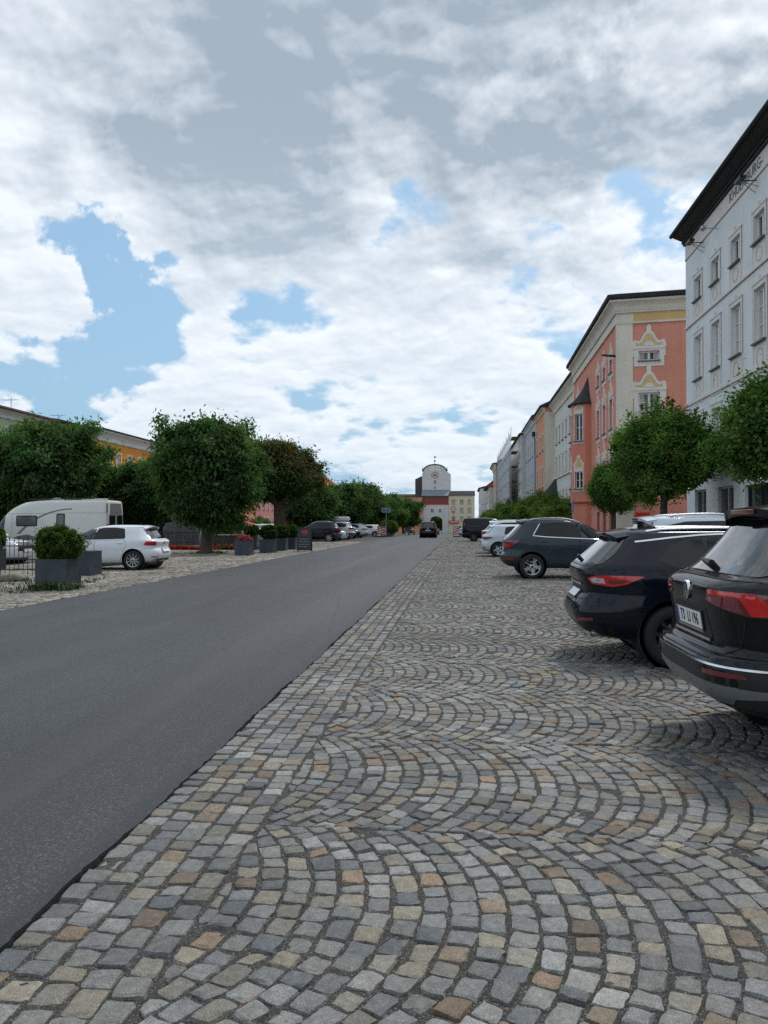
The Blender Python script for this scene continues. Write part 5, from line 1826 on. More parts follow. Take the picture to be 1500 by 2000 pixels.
# --- further houses of the right row
h, M = house('town_house', 'white house with a curved cornice right behind the bay tower', (9.35, 80.6), RZR, 21.5, 12, 13.6, W_WHITE, [2.2, 4.6, 7.0, 9.4, 11.8, 14.2, 16.6], [(9.4, 1.6, 1.0), (6.2, 1.9, 1.05), (3.1, 1.5, .9)], roof=R_DARK, over=.75, cornice=(1.0, .6, W_STONEWHITE), group=G_HR)
mb = MB(); M_ = Matrix.Translation((1.6, 0, 0))
mb.lathe([(1.2, .0), (1.2, 4.1)], W_CREAM, n=12, M=M_, a0=R(180), a1=R(360)); mb.lathe([(1.65, 4.1), (1.5, 4.35), (.9, 5.0), (.2, 5.9), (.0, 6.0)], R_COPPER, n=16, M=M_, a0=R(180), a1=R(360)); mb.build('entrance_bay', h)
mb = MB(); mb.box((0, -.16, 6.55 - .6), (21.0, 0, 6.12), W_TRIM); mb.build('string_course', h)
h, M = house('town_house', 'peach orange house with a pale end pilaster and black downpipe', (8.4, 90.5), RZR, 10, 12, 13.5, W_PEACH, [2.0, 5.0, 7.9], [(9.2, 1.7, 1.05), (5.3, 2.1, 1.1), (2.2, 1.6, 1.0)], over=.55, cornice=(.5, .4, W_CREAM), group=G_HR)
mb = MB(); mb.box((10.0, -.02, -.1), (10.05, .95, 13.0), W_STONEWHITE); mb.build('pilaster', h)
mb = MB(); mb.tube([(.15, -.12, 0), (.15, -.12, 11.2), (.1, -.3, 11.8)], .06, R_SOFFIT); mb.box((-.15, -.45, 11.6), (.4, -.1, 12.1), R_SOFFIT); mb.build('downpipe', h)
house('town_house', 'narrow blue grey house between the peach house and the scaffold', (8.45, 106.5), RZR, 16, 12, 13.9, W_BLUEGREY, [2.5, 5.5, 8.5, 11.5], [(9.6, 1.8, 1.0), (5.6, 2.0, 1.0), (2.0, 1.6, 1.0)], over=.55, cornice=(.6, .45, W_WHITE), group=G_HR)
h, M = house('town_house', 'pale house wrapped in scaffolding behind white netting', (7.9, 150), RZR, 43, 12, 13.7, W_WHITE, [3 + 3.1 * i for i in range(13)], [(10.0, 1.6, 1.0), (6.2, 1.9, 1.0), (2.6, 1.8, 1.0)], over=.3, rise=2.5, surr=False, group=G_HR)
# scaffold in front of it
sc = thing('scaffolding', 'steel scaffolding with white dust netting in front of the pale house', 'scaffold', (6.7, 150, gz(128)), RZR)
net = mat('white_scaffold_netting', (0.74, 0.76, 0.78), rough=0.95, var=0.10, vscale=1.2, stain=0.15)
mb = MB()
nseg = 38; v = []; f = []
for i in range(nseg + 1):
    for j in range(9):
        v.append((i * 1.0, -.05 + .07 * math.sin(i * 3.3 + j) + .04 * math.sin(i * 1.1), 2.0 + j * 1.36))
for i in range(nseg):
    for j in range(8):
        f.append((i * 9 + j, (i + 1) * 9 + j, (i + 1) * 9 + j + 1, i * 9 + j + 1))
mb.add(v, f, net, True); mb.build('dust_netting', sc)
for i in range(22):
    mb = MB(); mb.tube([(i * 2.05, -.16, 0), (i * 2.05, -.16, 14.6 if i % 3 else 15.2)], .035, M_STEEL, n=6); mb.build('upright', sc)
for j in range(7):
    mb = MB(); mb.tube([(0, -.20, 1.9 + 2 * j), (43, -.20, 1.9 + 2 * j)], .03, M_STEEL, n=6); mb.build('ledger', sc)
    mb = MB(); mb.box((38, .0, 1.85 + 2 * j), (43, .85, 1.90 + 2 * j), mat('scaffold_plank', (0.22, 0.15, 0.09), rough=0.9, var=.3)); mb.build('platform', sc)
house('town_house', 'slim rose house beyond the scaffolding', (7.1, 160), RZR, 9.8, 12, 14.2, W_ROSE, [2, 5, 8], [(9.6, 1.7, 1), (5.8, 1.8, 1), (2.2, 1.6, 1)], over=.4, group=G_HR, base=gz(155))
house('town_house', 'beige house with a flat dark cornice further down the right side', (6.75, 176), RZR, 15.8, 12, 14.6, W_BEIGE, [2, 5, 8, 11, 14], [(10.4, 1.9, 1), (6.6, 2.1, 1), (2.4, 1.6, 1)], over=.8, cornice=(1.0, .6, W_STONEWHITE), rise=1.2, group=G_HR, base=gz(168))
h, M = house('gabled_house', 'white house with a steep red tiled roof on the right side', (5.9, 199), RZR, 22, 10, 10.8, W_WHITE, [2.5, 6, 9.5, 13, 16.5, 20], [(7.4, 1.6, 1), (4.0, 1.7, 1)], roof=R_RED, over=.9, rise=4.6, group=G_HR, base=gz(188))
house('town_house', 'pale grey house with a dark roof last before the gate on the right', (4.4, 223), RZR, 22, 10, 11.8, W_GREYBLUE, [2.5, 6, 9.5, 13, 16.5, 20], [(8.4, 1.8, 1), (4.6, 1.8, 1)], over=.5, rise=1.5, group=G_HR, base=gz(212))

# --- town gate and its neighbours at the far end
GY = 238.0; GB = gz(GY)
g = thing('gate_tower', 'grey white town gate tower with a curved gable and red clock dial', 'gate tower', (-8.55, GY, GB), 0)
mb = MB()
aw, ah = 1.95, 5.15
# front of the lower building, arched passage cut through
xs0, xs1, zt = -4.05, 3.95, 9.0
arc = [(aw * math.cos(a), ah - aw * .75 + aw * .75 * math.sin(a)) for a in [math.pi * k / 14 for k in range(15)]]
ac = .15
left = [(xs0, -.3), (ac - aw, -.3)] + [(ac + x, z) for x, z in arc[::-1]][:8] + [(ac, zt), (xs0, zt)]
right = [(ac + aw, -.3), (xs1, -.3), (xs1, zt), (ac, zt)] + [(ac + x, z) for x, z in arc[::-1]][7:]
mb.prism(left, 0, .6, W_GATE, 'y'); mb.prism(right, 0, .6, W_GATE, 'y')
mb.box((xs0, .6, -.3), (ac - aw, 9, zt), W_GATE); mb.box((ac + aw, .6, -.3), (xs1, 9, zt), W_GATE); mb.box((ac - aw, .6, ah), (ac + aw, 9, zt), W_GATE)
mb.build('gatehouse_wall', g)
mb = MB(); mb.box((xs0 - .02, -.10, 8.75), (xs1 + .02, .3, 10.4), mat('red_painted_boards', (0.30, 0.045, 0.04), rough=.7, var=.2)); mb.build('painted_band', g)
mb = MB(); mb.box((xs0, -.14, 10.4), (xs1, .3, 11.55), mat('brown_timber_boards', (0.16, 0.085, 0.06), rough=.8, var=.3)); mb.build('timber_gallery', g)
mb = MB(); mb.add([(xs0 - .3, -.5, 11.5), (xs1 + .2, -.5, 11.5), (xs1 + .2, 3.2, 13.6), (xs0 - .3, 3.2, 13.6), (xs0 - .3, -.5, 11.35), (xs1 + .2, -.5, 11.35)], [(0, 1, 2, 3), (4, 5, 1, 0), (0, 3, 4), (1, 5, 2)], R_SLATE); mb.build('gatehouse_roof', g)
tx0, tx1 = -4.3, 4.55
gc = 0.0
prof = [(tx0, 9), (tx1, 9), (tx1, 18.4), (3.35, 19.2)] + [(gc - .35 + 3.7 * math.cos(a), 19.2 + 2.2 * math.sin(a)) for a in [math.pi * (.16 + .68 * k / 12) for k in range(13)]] + [(-4.1, 19.2), (tx0, 18.4)]
mb = MB(); mb.prism(prof, 3.0, 11, W_GATE, 'y'); mb.build('tower_wall', g)
gp = [(3.45, 19.3)] + [(gc - .35 + 3.75 * math.cos(a), 19.2 + 2.25 * math.sin(a)) for a in [math.pi * (.15 + .70 * k / 18) for k in range(19)]] + [(-4.15, 19.3)]
mb = MB(); mb.tube([(x, 2.95, z) for x, z in gp], .16, R_DARK, n=8); mb.build('gable_coping', g)
for xx in (-4.15, 3.45):
    mb = MB(); mb.lathe([(.18, 19.2), (.22, 19.6), (.12, 20.0), (.06, 20.6), (0, 20.7)], R_DARK, n=10, M=Matrix.Translation((xx, 3.2, 0))); mb.build('finial', g)
mb = MB(); mb.tube([(-.35, 3.2, 21.6), (-.35, 3.2, 24.2)], [.07, .03], R_DARK); mb.sphere((-.35, 3.2, 22.5), .28, R_DARK, n=8); mb.box((-.6, 3.17, 23.6), (.1, 3.23, 23.95), R_DARK); mb.build('weather_vane', g)
cz = 18.1
mb = MB(); mb.lathe([(1.05, 0), (1.05, .08), (.90, .10), (.90, .02)], mat('faded_red_dial', (.32, .06, .05), rough=.8), n=32, M=Matrix.Translation((-.3, 2.98, cz)) @ Matrix.Rotation(R(90), 4, 'X'))
mb.lathe([(.87, .03), (0, .03)], W_WHITE, n=32, M=Matrix.Translation((-.3, 2.98, cz)) @ Matrix.Rotation(R(90), 4, 'X'))
dial = mb.build('clock_dial', g)
mb = MB()
for sx in (-1, 1):
    mb.prism([(-.3 + sx * .08, cz - .5), (-.3 + sx * .55, cz - .4), (-.3 + sx * .50, cz + .2), (-.3 + sx * .2, cz + .55), (-.3 + sx * .08, cz + .2)], 2.88, 2.93, mat('faded_red_dial', (.32, .06, .05)), 'y')
mb.build('dial_arms', dial)
for (xx, z, w, h, m) in ((-1.25, 20.05, .30, .5, None), (.65, 20.05, .30, .5, None), (-.3, 15.3, .95, 1.3, None), (-.3, 13.75, .7, .9, None)):
    add_window(g, Matrix.Translation((0, 3.0, 0)), xx, z, w, h, 1, depth=-.03, sill=False)
for xx in (-1.25, .65):
    mb = MB(); mb.box((xx - .55, 2.975, 19.55), (xx + .55, 2.998, 20.95), mat('bright_white_plaster', (.80, .80, .78), rough=.9)); mb.build('window_surround', g)
for xx in (-1.0, 1.4):
    add_window(g, Matrix.Identity(4), xx, 6.3, .95, 1.3, 1, depth=-.03, sill=False)
    mb = MB(); mb.box((xx - .68, -.022, 6.05), (xx + .68, -.001, 7.85), W_WHITE); mb.build('window_surround', g)
# dark shingled wing beside the tower
mb = MB(); mb.prism([(-6.6, 9), (-4.3, 9), (-4.3, 18.0), (-6.6, 16.9)], 4.5, 10, mat('dark_shingles', (0.075, 0.07, 0.07), rough=.8, var=.25, vscale=6), 'y'); mb.build('shingled_wing', g)

house('gate_house', 'pale yellow house with a dark hipped roof right of the town gate', (-4.55, GY), 0, 8.0, 9, 11.6, W_CREAM, [1.5, 4.0, 6.4], [(8.9, 1.3, 1.0), (6.3, 1.4, 1.0), (3.6, 1.4, 1.0)], over=.35, rise=1.4, surr=True, surr_m=W_BEIGE, base=GB, group='houses beside the town gate')
house('gate_house', 'peach house with a flat roof line left of the town gate', (-24, GY - 1), 0, 11.4, 9, 11.2, W_PEACH, [1.8, 4.4, 7.0, 9.6], [(8.2, 1.5, 1.0), (5.0, 1.7, 1.0)], over=.4, rise=.8, base=GB, group='houses beside the town gate', ground=[(3.0, 2.0), (7.0, 2.0)], surr_m=W_CREAM)
o = thing('shop_sign', 'red shop fascia on the pale yellow house by the gate', 'sign', (-3.0, GY - .05, GB + 3.35), 0)
mb = MB(); mb.box((-1.4, -.35, -.35), (1.6, .0, .45), M_SIGNRED); mb.build('fascia', o)
mb = MB(); mb.box((-1.1, -.36, -.05), (1.3, -.352, .15), M_WHITE); mb.build('fascia_strip', o)

# --- houses along the far left side
RZL = R(90)
G_HL = 'houses along the left side of the square'
XL = -38.0
house('town_house', 'pale green house with a white eaves band behind the chestnuts at the left edge', (XL, 47), RZL, 20.5, 12, 10.9, W_GREEN, [2.2, 5.2, 8.2, 11.2, 13.9, 16.8], [(8.0, 1.5, 1.0), (4.8, 1.7, 1.0), (1.6, 1.6, 1.0)], over=.8, rise=.9, roof=mat('brown_red_tiles', (0.13, 0.05, 0.04), rough=.85, var=.3, vscale=5), cornice=(.7, .55, W_WHITE), chimney=[(15, 3)], surr_m=W_WHITE, group=G_HL)
house('town_house', 'white house with a dark eaves line between the green and the orange house', (XL, 67.6), RZL, 8.6, 12, 11.0, W_WHITE, [2, 4.4, 6.8], [(8.0, 1.5, 1), (4.8, 1.7, 1)], over=.8, rise=.9, group=G_HL)
house('town_house', 'bright orange house with a white cove above the chestnuts', (XL, 76.3), RZL, 22, 12, 11.3, W_ORANGE, [2.5 + 2.8 * i for i in range(7)], [(7.6, 1.5, 1), (4.4, 1.7, 1)], over=.75, rise=.9, cornice=(1.15, .65, W_WHITE), group=G_HL)
house('town_house', 'cream house left of the brick orange house behind the parked silver car', (XL, 99), RZL, 24, 12, 11.2, W_CREAM, [2.5 + 2.8 * i for i in range(8)], [(8.0, 1.5, 1), (4.8, 1.8, 1), (1.4, 1.7, 1)], over=.6, rise=.9, group=G_HL, base=gz(110))
house('town_house', 'brick orange house with tall white framed windows behind the left trees', (XL, 123.5), RZL, 14.5, 12, 11.2, W_RED, [2.4, 5.6, 8.8, 12], [(8.0, 1.6, 1.1), (4.6, 2.0, 1.1), (1.4, 1.8, 1.1)], over=.6, rise=.9, group=G_HL, base=gz(130))
house('town_house', 'rose pink house beside the brick orange house on the left side', (XL, 138.3), RZL, 17.5, 12, 11.2, W_ROSE, [2.4, 5.6, 8.8, 12, 15], [(8.0, 1.6, 1.1), (4.8, 1.9, 1.1), (1.4, 1.8, 1.1)], over=.6, rise=.9, group=G_HL, base=gz(147))
house('town_house', 'pale cream house at the end of the gap between the left trees', (XL, 156.1), RZL, 40, 12, 11.0, W_CREAM, [3 + 4 * i for i in range(9)], [(8.0, 1.6, 1.1), (4.8, 1.9, 1.1)], over=.6, rise=.9, group=G_HL, base=gz(175))
house('gabled_house', 'house with a bright red tiled roof rising above the left trees', (XL + 3, 200), RZL, 26, 14, 11.6, W_WHITE, [3 + 4 * i for i in range(6)], [(8.0, 1.6, 1.1), (4.8, 1.9, 1.1)], roof=R_RED, over=.6, rise=6.0, group=G_HL, base=gz(213), chimney=[(19, 5.5)])
for k, (py, l) in enumerate(((66.0, 'thin roof aerial above the green house'), (76.0, 'thin roof aerial above the white house beside the orange house'))):
    o = thing('roof_aerial', l, 'aerial', (XL - 1.0 * k - 3, py, 9.75), 0, 'aerials on the left roofs')
    mb = MB(); mb.tube([(0, 0, 0), (0, 0, 3.2)], .03, M_STEEL); mb.build('mast', o)
    for i in range(5):
        mb = MB(); mb.tube([(-.7 + .3 * i, -.5 + .05 * i, 3.0), (-.7 + .3 * i, .5 - .05 * i, 3.0)], .012, M_STEEL); mb.build('rod', o)
    mb = MB(); mb.tube([(-.9, 0, 3.0), (.8, 0, 3.0)], .015, M_STEEL); mb.build('boom', o)

# ------------------------------------------------------------------ trees and hedges
def leaf_mat(name):
    m = bpy.data.materials.new(name); m.use_nodes = True
    t = NT(m.node_tree); b = t.n['Principled BSDF']
    a = t.new('ShaderNodeAttribute', attribute_name='leaf_colour').outputs['Color']
    t.put(b.inputs['Base Color'], a)
    b.inputs['Roughness'].default_value = 0.7
    b.inputs['Specular IOR Level'].default_value = 0.12
    tr = t.new('ShaderNodeBsdfTranslucent'); t.put(tr.inputs[0], t.mix(1.0, a, (1.3, 1.5, 0.7, 1), 'MULTIPLY'))
    mx = t.new('ShaderNodeMixShader'); mx.inputs[0].default_value = 0.42
    t.l.new(b.outputs[0], mx.inputs[1]); t.l.new(tr.outputs[0], mx.inputs[2])
    t.l.new(mx.outputs[0], t.n['Material Output'].inputs[0])
    return m


M_LEAF = leaf_mat('leaves')
M_BARK = mat('bark', (0.085, 0.068, 0.052), rough=0.95, var=0.45, vscale=14, bump=0.9, bscale=22)


def crown_mesh(name, n, R3, centre, leaf, col, seed, clumps=60, clump_r=.22, droop=.3, shape=None, spray=0.0, colvar=.28, tint=None, even=False, shoots=0):
    """leaf blades gathered in clumps over an uneven crown, plus sparser ones inside and stray sprays outside"""
    g = np.random.default_rng(seed)
    # clump centres in an uneven shell
    dirs = g.normal(size=(clumps, 3)); dirs /= np.linalg.norm(dirs, axis=1, keepdims=True)
    rad = g.uniform(.62, .98, (clumps, 1))
    lump = 1 + .10 * np.sin(dirs[:, :1] * 4 + seed) + .09 * np.sin(dirs[:, 1:2] * 5 + 2 * seed) + .07 * np.sin(dirs[:, 2:3] * 6 + seed)
    if even: rad = g.uniform(.86, .97, (clumps, 1)); lump = 1 + .03 * np.sin(dirs[:, :1] * 4 + seed)
    cc = dirs * rad * lump
    if shape: cc = shape(cc)
    ctone = g.normal(1, colvar, clumps).clip(.45, 1.7)
    chue = g.normal(0, .12, clumps)
    which = g.integers(0, clumps, n)
    p = cc[which] + g.normal(0, clump_r * .55, (n, 3))
    inner = g.random(n) < .22
    q = g.normal(size=(n, 3)); q /= np.linalg.norm(q, axis=1, keepdims=True)
    q *= g.uniform(.1, .8, (n, 1)) ** (1 / 2)
    if shape: q = shape(q)
    p[inner] = q[inner]
    if spray > 0:
        k = g.random(n) < spray
        dd = p[k] / np.maximum(np.linalg.norm(p[k], axis=1, keepdims=True), .01)
        p[k] += dd * g.uniform(.02, .22, (k.sum(), 1)) + np.array([0, 0, .05])
    if shoots:
        # young upright shoots that break the outline
        k = np.where(g.random(n) < .045)[0]
        sb = g.normal(size=(shoots, 3)); sb[:, 2] = np.abs(sb[:, 2]) * .9 + .1; sb /= np.linalg.norm(sb, axis=1, keepdims=True)
        w_ = g.integers(0, shoots, len(k)); tt = g.random((len(k), 1))
        p[k] = sb[w_] * (.93 + tt * .10) + np.array([[0, 0, 1.0]]) * tt * g.uniform(.12, .30, (shoots, 1))[w_] + g.normal(0, .014, (len(k), 3))
    out = p / np.maximum(np.linalg.norm(p, axis=1, keepdims=True), 1e-3)
    P = p * np.array(R3) + np.array(centre)
    # orientation: blade axis leans outwards and hangs, normal mostly up/out
    ax = out * .6 + g.normal(0, .55, (n, 3)); ax[:, 2] -= droop
    ax /= np.linalg.norm(ax, axis=1, keepdims=True)
    nr = out * .7 + g.normal(0, .5, (n, 3)) + np.array([0, 0, .55])
    sd = np.cross(nr, ax); sd /= np.maximum(np.linalg.norm(sd, axis=1, keepdims=True), 1e-3)
    up = np.cross(ax, sd)
    ln = leaf[0] * g.uniform(.65, 1.3, (n, 1)); wd = leaf[1] * g.uniform(.7, 1.25, (n, 1))
    ln[inner] *= 1.5; wd[inner] *= 1.6
    v = np.stack([P - ax * ln * .5, P + sd * wd * .5 + up * wd * .12, P + ax * ln * .5 - up * ln * .10, P - sd * wd * .5 + up * wd * .12], axis=1).reshape(-1, 3)
    me = bpy.data.meshes.new(name)
    me.vertices.add(4 * n); me.vertices.foreach_set('co', v.ravel())
    me.loops.add(4 * n); me.loops.foreach_set('vertex_index', np.arange(4 * n, dtype=np.int32))
    me.polygons.add(n); me.polygons.foreach_set('loop_start', np.arange(0, 4 * n, 4, dtype=np.int32)); me.polygons.foreach_set('loop_total', np.full(n, 4, dtype=np.int32))
    me.update()
    c = np.array(col)[None, :] * ctone[which][:, None] * g.normal(1, .16, (n, 1)).clip(.5, 1.6)
    c[:, 0] *= (1 + chue[which] + g.normal(0, .10, n)).clip(.6, 1.8)
    if tint is not None:
        # browned leaves in part of the crown
        amt = tint(p, g)[:, None]
        c = c * (1 - amt) + np.array([(.085, .042, .018)]) * g.uniform(.6, 1.2, (n, 1)) * amt
    rgba = np.concatenate([c.clip(0, 1), np.ones((n, 1))], axis=1)
    ca = me.color_attributes.new('leaf_colour', 'FLOAT_COLOR', 'POINT')
    ca.data.foreach_set('color', np.repeat(rgba, 4, axis=0).ravel())
    me.materials.append(M_LEAF)
    return me


def trunk_mesh(h, r0, r1, seed, limbs=6, spread=1.2, rise=1.2, twist=.08):
    g = random.Random(seed)
    mb = MB()
    pts, rs = [], []
    for i in range(9):
        u = i / 8
        pts.append((twist * math.sin(u * 4 + seed), twist * math.cos(u * 3 + seed) - twist, h * u - .08))
        rs.append(r0 + (r1 - r0) * u + (r0 * .55 * math.exp(-u * 9)))
    mb.tube(pts, rs, M_BARK, n=12)
    top = Vector(pts[-1])
    for k in range(limbs):
        a = 2 * math.pi * k / limbs + g.uniform(-.4, .4)
        st = top - Vector((0, 0, g.uniform(.0, h * .18)))
        e = st + Vector((math.cos(a) * spread * g.uniform(.7, 1.1), math.sin(a) * spread * g.uniform(.7, 1.1), rise * g.uniform(.6, 1.2)))
        m_ = st.lerp(e, .5) + Vector((0, 0, -.12 * rise))
        mb.tube([st, m_, e], [r1 * .6, r1 * .4, r1 * .12], M_BARK, n=7)
        for s2 in range(2):
            e2 = e + Vector((g.uniform(-.5, .5) * spread, g.uniform(-.5, .5) * spread, g.uniform(.1, .6) * rise))
            mb.tube([m_.lerp(e, .5), e2], [r1 * .25, r1 * .06], M_BARK, n=5)
    mb.tube([top, top + Vector((.1, .05, rise * 1.1))], [r1 * .8, r1 * .2], M_BARK, n=7)
    return mb.mesh('trunk', 60)


def tree(name, label, loc, crown, trunk, rz=0, sc=1.0, group=None):
    o = thing(name, label, 'tree', loc, rz, group)
    o.scale = sc if isinstance(sc, tuple) else (sc,) * 3
    link('trunk', trunk, o); link('crown', crown, o)
    return o


LIME = (0.098, 0.175, 0.044)
CHEST = (0.062, 0.115, 0.038)


def dome(c):
    c = c.copy(); c[:, 2] = np.where(c[:, 2] < 0, c[:, 2] * .85, c[:, 2]); return c


def bulb(c):
    c = c.copy(); low = np.clip(-c[:, 2], 0, 1.2)
    k = 1 - .42 * low ** 1.4
    c[:, 0] *= k; c[:, 1] *= k; c[:, 2] = np.where(c[:, 2] < 0, c[:, 2] * 1.18, c[:, 2] * (1 - .0)); return c


lime_c = crown_mesh('crown', 42000, (1.62, 1.62, 1.82), (0, 0, 3.78), (.105, .065), LIME, 3, 120, .17, .15, dome, spray=.06, shoots=70)
lime_c2 = crown_mesh('crown', 42000, (1.70, 1.70, 1.60), (0, 0, 3.85), (.105, .065), LIME, 8, 150, .17, .15, dome, spray=.06)
lime_t = trunk_mesh(2.7, .13, .10, 2, 6, .8, 1.1)
G_T = 'clipped lime trees in front of the right houses'
tree('lime_tree', 'clipped round lime tree in front of the lettered house at the right edge', (7.70, 18.7, .1), lime_c2, lime_t, R(40), (1.06, 1.06, .92), G_T)
tree('lime_tree', 'clipped round lime tree in front of the corner of the lettered and pink houses', (7.45, 29.4, .1), lime_c, lime_t, R(0), (1.20, 1.20, 1.0), G_T)
tree('lime_tree', 'smaller lime tree in front of the bay tower of the pink house', (7.35, 38.6, .1), lime_c2, lime_t, R(200), (.82, .82, .78), G_T)
small_c = crown_mesh('crown', 22000, (1.75, 1.75, 1.25), (0, 0, 2.1), (.13, .08), (.11, .18, .042), 21, 70, .22, .2, dome, spray=.05)
small_t = trunk_mesh(1.6, .10, .07, 5, 5, .9, .8)
for k, (x, y, s, l) in enumerate(((7.0, 56.5, 1.0, 'low bushy lime tree below the curved white house, behind the slate crossover'), (7.6, 65, 1.15, 'bushy lime tree with a light green top beside the entrance bay'), (7.1, 74, 1.2, 'bushy lime tree in front of the peach house'),
                                  (7.1, 84, 1.25, 'dark bushy lime tree in front of the blue grey house'), (6.9, 96, 1.3, 'bushy lime tree at the near end of the scaffolding'), (6.5, 109, 1.35, 'bushy lime tree half way along the scaffolding'),
                                  (5.9, 123, 1.4, 'bushy lime tree at the far end of the scaffolding'), (4.9, 140, 1.3, 'last bushy lime tree of the right row, above the black van'))):
    tree('bushy_lime_tree', l, (x, y, gz(y) + .05), small_c, small_t, R(57 * k), (s, s, s * (.86 + .1 * (k % 3))), 'bushy lime trees along the right side')

ch_a = crown_mesh('crown', 46000, (2.75, 2.75, 2.85), (0, 0, 4.25), (.24, .105), CHEST, 5, 190, .15, .6, bulb, spray=.03)


def browned(p, g):
    return ((p[:, 0] * .6 + p[:, 2] * .9 > .25) * g.uniform(.2, 1.0, len(p))) * (g.random(len(p)) < .85)


ch_b = crown_mesh('crown', 40000, (2.9, 2.9, 2.2), (0, 0, 4.95), (.24, .105), CHEST, 9, 160, .16, .5, dome, spray=.05, tint=browned)
ch_t = trunk_mesh(2.3, .27, .21, 4, 7, 1.6, 1.6, .05)
ch_t2 = trunk_mesh(3.1, .42, .34, 6, 7, 1.7, 1.5, .04)
G_C = 'chestnut trees on the left side'
tree('chestnut_tree', 'big dark chestnut with a bulging crown low over its gnarled trunk, beside the stone plinth', (-12.9, 37.7, 0), ch_a, ch_t, R(20), (1.02, 1.02, 1.0), G_C)
tree('chestnut_tree', 'chestnut with browned upper leaves and a thick straight dark trunk', (-12.4, 51.0, 0), ch_b, ch_t2, R(0), (1.06, 1.06, .97), G_C)
tree('chestnut_tree', 'broad dark chestnut behind the motorhome at the left edge', (-25.2, 44.5, 0), ch_a, ch_t, R(140), (1.28, 1.28, 1.14), G_C)
tree('chestnut_tree', 'chestnut filling the left edge behind the cab of the motorhome', (-29.8, 47.0, 0), ch_a, ch_t, R(260), (1.10, 1.10, .90), G_C)
tree('chestnut_tree', 'lower chestnut between the motorhome rear and the big plinth chestnut', (-22.6, 51.5, 0), ch_a, ch_t, R(75), (1.15, 1.15, .84), G_C)
tree('chestnut_tree', 'shaded chestnut behind the stone plinth', (-19.5, 50.0, 0), ch_a, ch_t, R(310), (.98, .98, .86), G_C)
far_c = crown_mesh('crown', 18000, (2.7, 2.7, 2.35), (0, 0, 3.2), (.26, .14), (.055, .105, .034), 12, 70, .22, .4, dome, spray=.04)
far_g = crown_mesh('crown', 14000, (2.5, 2.5, 2.5), (0, 0, 3.3), (.27, .15), (.075, .135, .034), 14, 70, .22, .3, dome, spray=.04)
far_t = trunk_mesh(2.2, .2, .15, 8, 5, 1.2, 1.0)
for k, (x, y, s, cm, l) in enumerate(((-13.6, 66.5, .93, far_c, 'round dark tree with a low crown above the dark grey parked car'), (-13.0, 81.0, 1.05, far_c, 'dark tree above the roof box car'), (-13.1, 99.5, 1.28, far_c, 'tallest dark tree of the far left row'),
                                      (-13.4, 116, 1.22, far_c, 'dark tree beyond the tallest tree of the far left row'), (-13.0, 134, 1.20, far_g, 'fresh green round tree behind the pole sign'), (-13.0, 168, 1.42, far_c, 'ball shaped dark tree last in the left row, beside the peach house'))):
    tree('round_tree', l, (x, y, gz(y)), cm, far_t, R(63 * k), s, 'round trees further along the left side')
bush_c = crown_mesh('foliage', 7000, (1.5, 1.5, 1.3), (0, 0, 1.25), (.17, .10), (.07, .12, .03), 31, 40, .25, .2, dome)
G_B = 'bushes in the middle of the square'
for k, (x, y, s, l) in enumerate(((-20.3, 55.0, 1.25, 'dark leafy mass added as shade under the chestnuts right of the motorhome rear'), (-24.5, 57.5, 1.3, 'dark leafy mass added as shade behind the motorhome under the left chestnuts'), (-28.5, 56, 1.3, 'dark leafy mass added as shade behind the cab of the motorhome'))):
    o = link('bush', None or crown_mesh('foliage', 5000, (2.0, 1.6, 1.5), (0, 0, 1.3), (.22, .12), (.03, .055, .018), 51 + k, 40, .25, .2, dome), None, (x, y, 0), 0.0); o.scale = (s,) * 3; tag(o, l, 'bush', G_B)  # added leafy masses, near-black green standing in for shade below the crowns
for k, (x, y, s, l) in enumerate(((-25.8, 36.5, .9, 'green bush in front of the motorhome cab'), (-24.6, 70, .75, 'green bush left of the brick orange house front'), (-26, 97, 1.0, 'green bush in front of the rose pink house'), (-24, 104, 1.15, 'green bush behind the red parasols'), (-8.95, 92.5, .62, 'tall bush in a trough next to the pole sign'))):
    o = link('bush', bush_c, None, (x, y, gz(y)), R(50 * k)); o.scale = (s, s, s * (1.35 if k == 4 else 1.0)); tag(o, l, 'bush', G_B)
tree('round_tree', 'dark tree seen through the arch of the town gate', (-8.6, 262, -2.6), far_c, far_t, R(10), 1.5)

# ------------------------------------------------------------------ motorhome
P_IVORY = paint('ivory_van_paint', (0.67, 0.67, 0.63))
MH = dict(L=6.35, R=0.345, wheels=(1.35, 5.35), arch=1.15, nr=16, nf=5.0, pivot=(.4, .7), N=110, sub=5, sharp=40, rows=[
    (.10, .30, 6.1, .22, .95), (.03, .36, 6.26, .30, 1.02), (.0, .50, 6.34, .48, 1.04), (.0, .75, 6.35, .78, 1.045), (.0, .95, 6.28, .98, 1.045), (.0, 1.15, 6.02, 1.12, 1.045), (.0, 1.32, 5.80, 1.24, 1.042),
    (.005, 1.75, 5.50, 1.66, 1.03), (.01, 2.10, 5.22, 2.02, 1.015), (.02, 2.40, 4.85, 2.34, .99), (.04, 2.62, 4.35, 2.60, .955), (.10, 2.72, 3.9, 2.70, .88), (.40, 2.77, 3.3, 2.76, .6), (1.0, 2.785, 2.8, 2.78, .15)])
c = Car('motorhome', 'ivory panel van motorhome with a grey swoosh parked behind the white hatchback', MH, P_IVORY, (-18.95, 40.4, 0), R(180), cat='motorhome')
c.root.scale = (1.15, 1, 1)
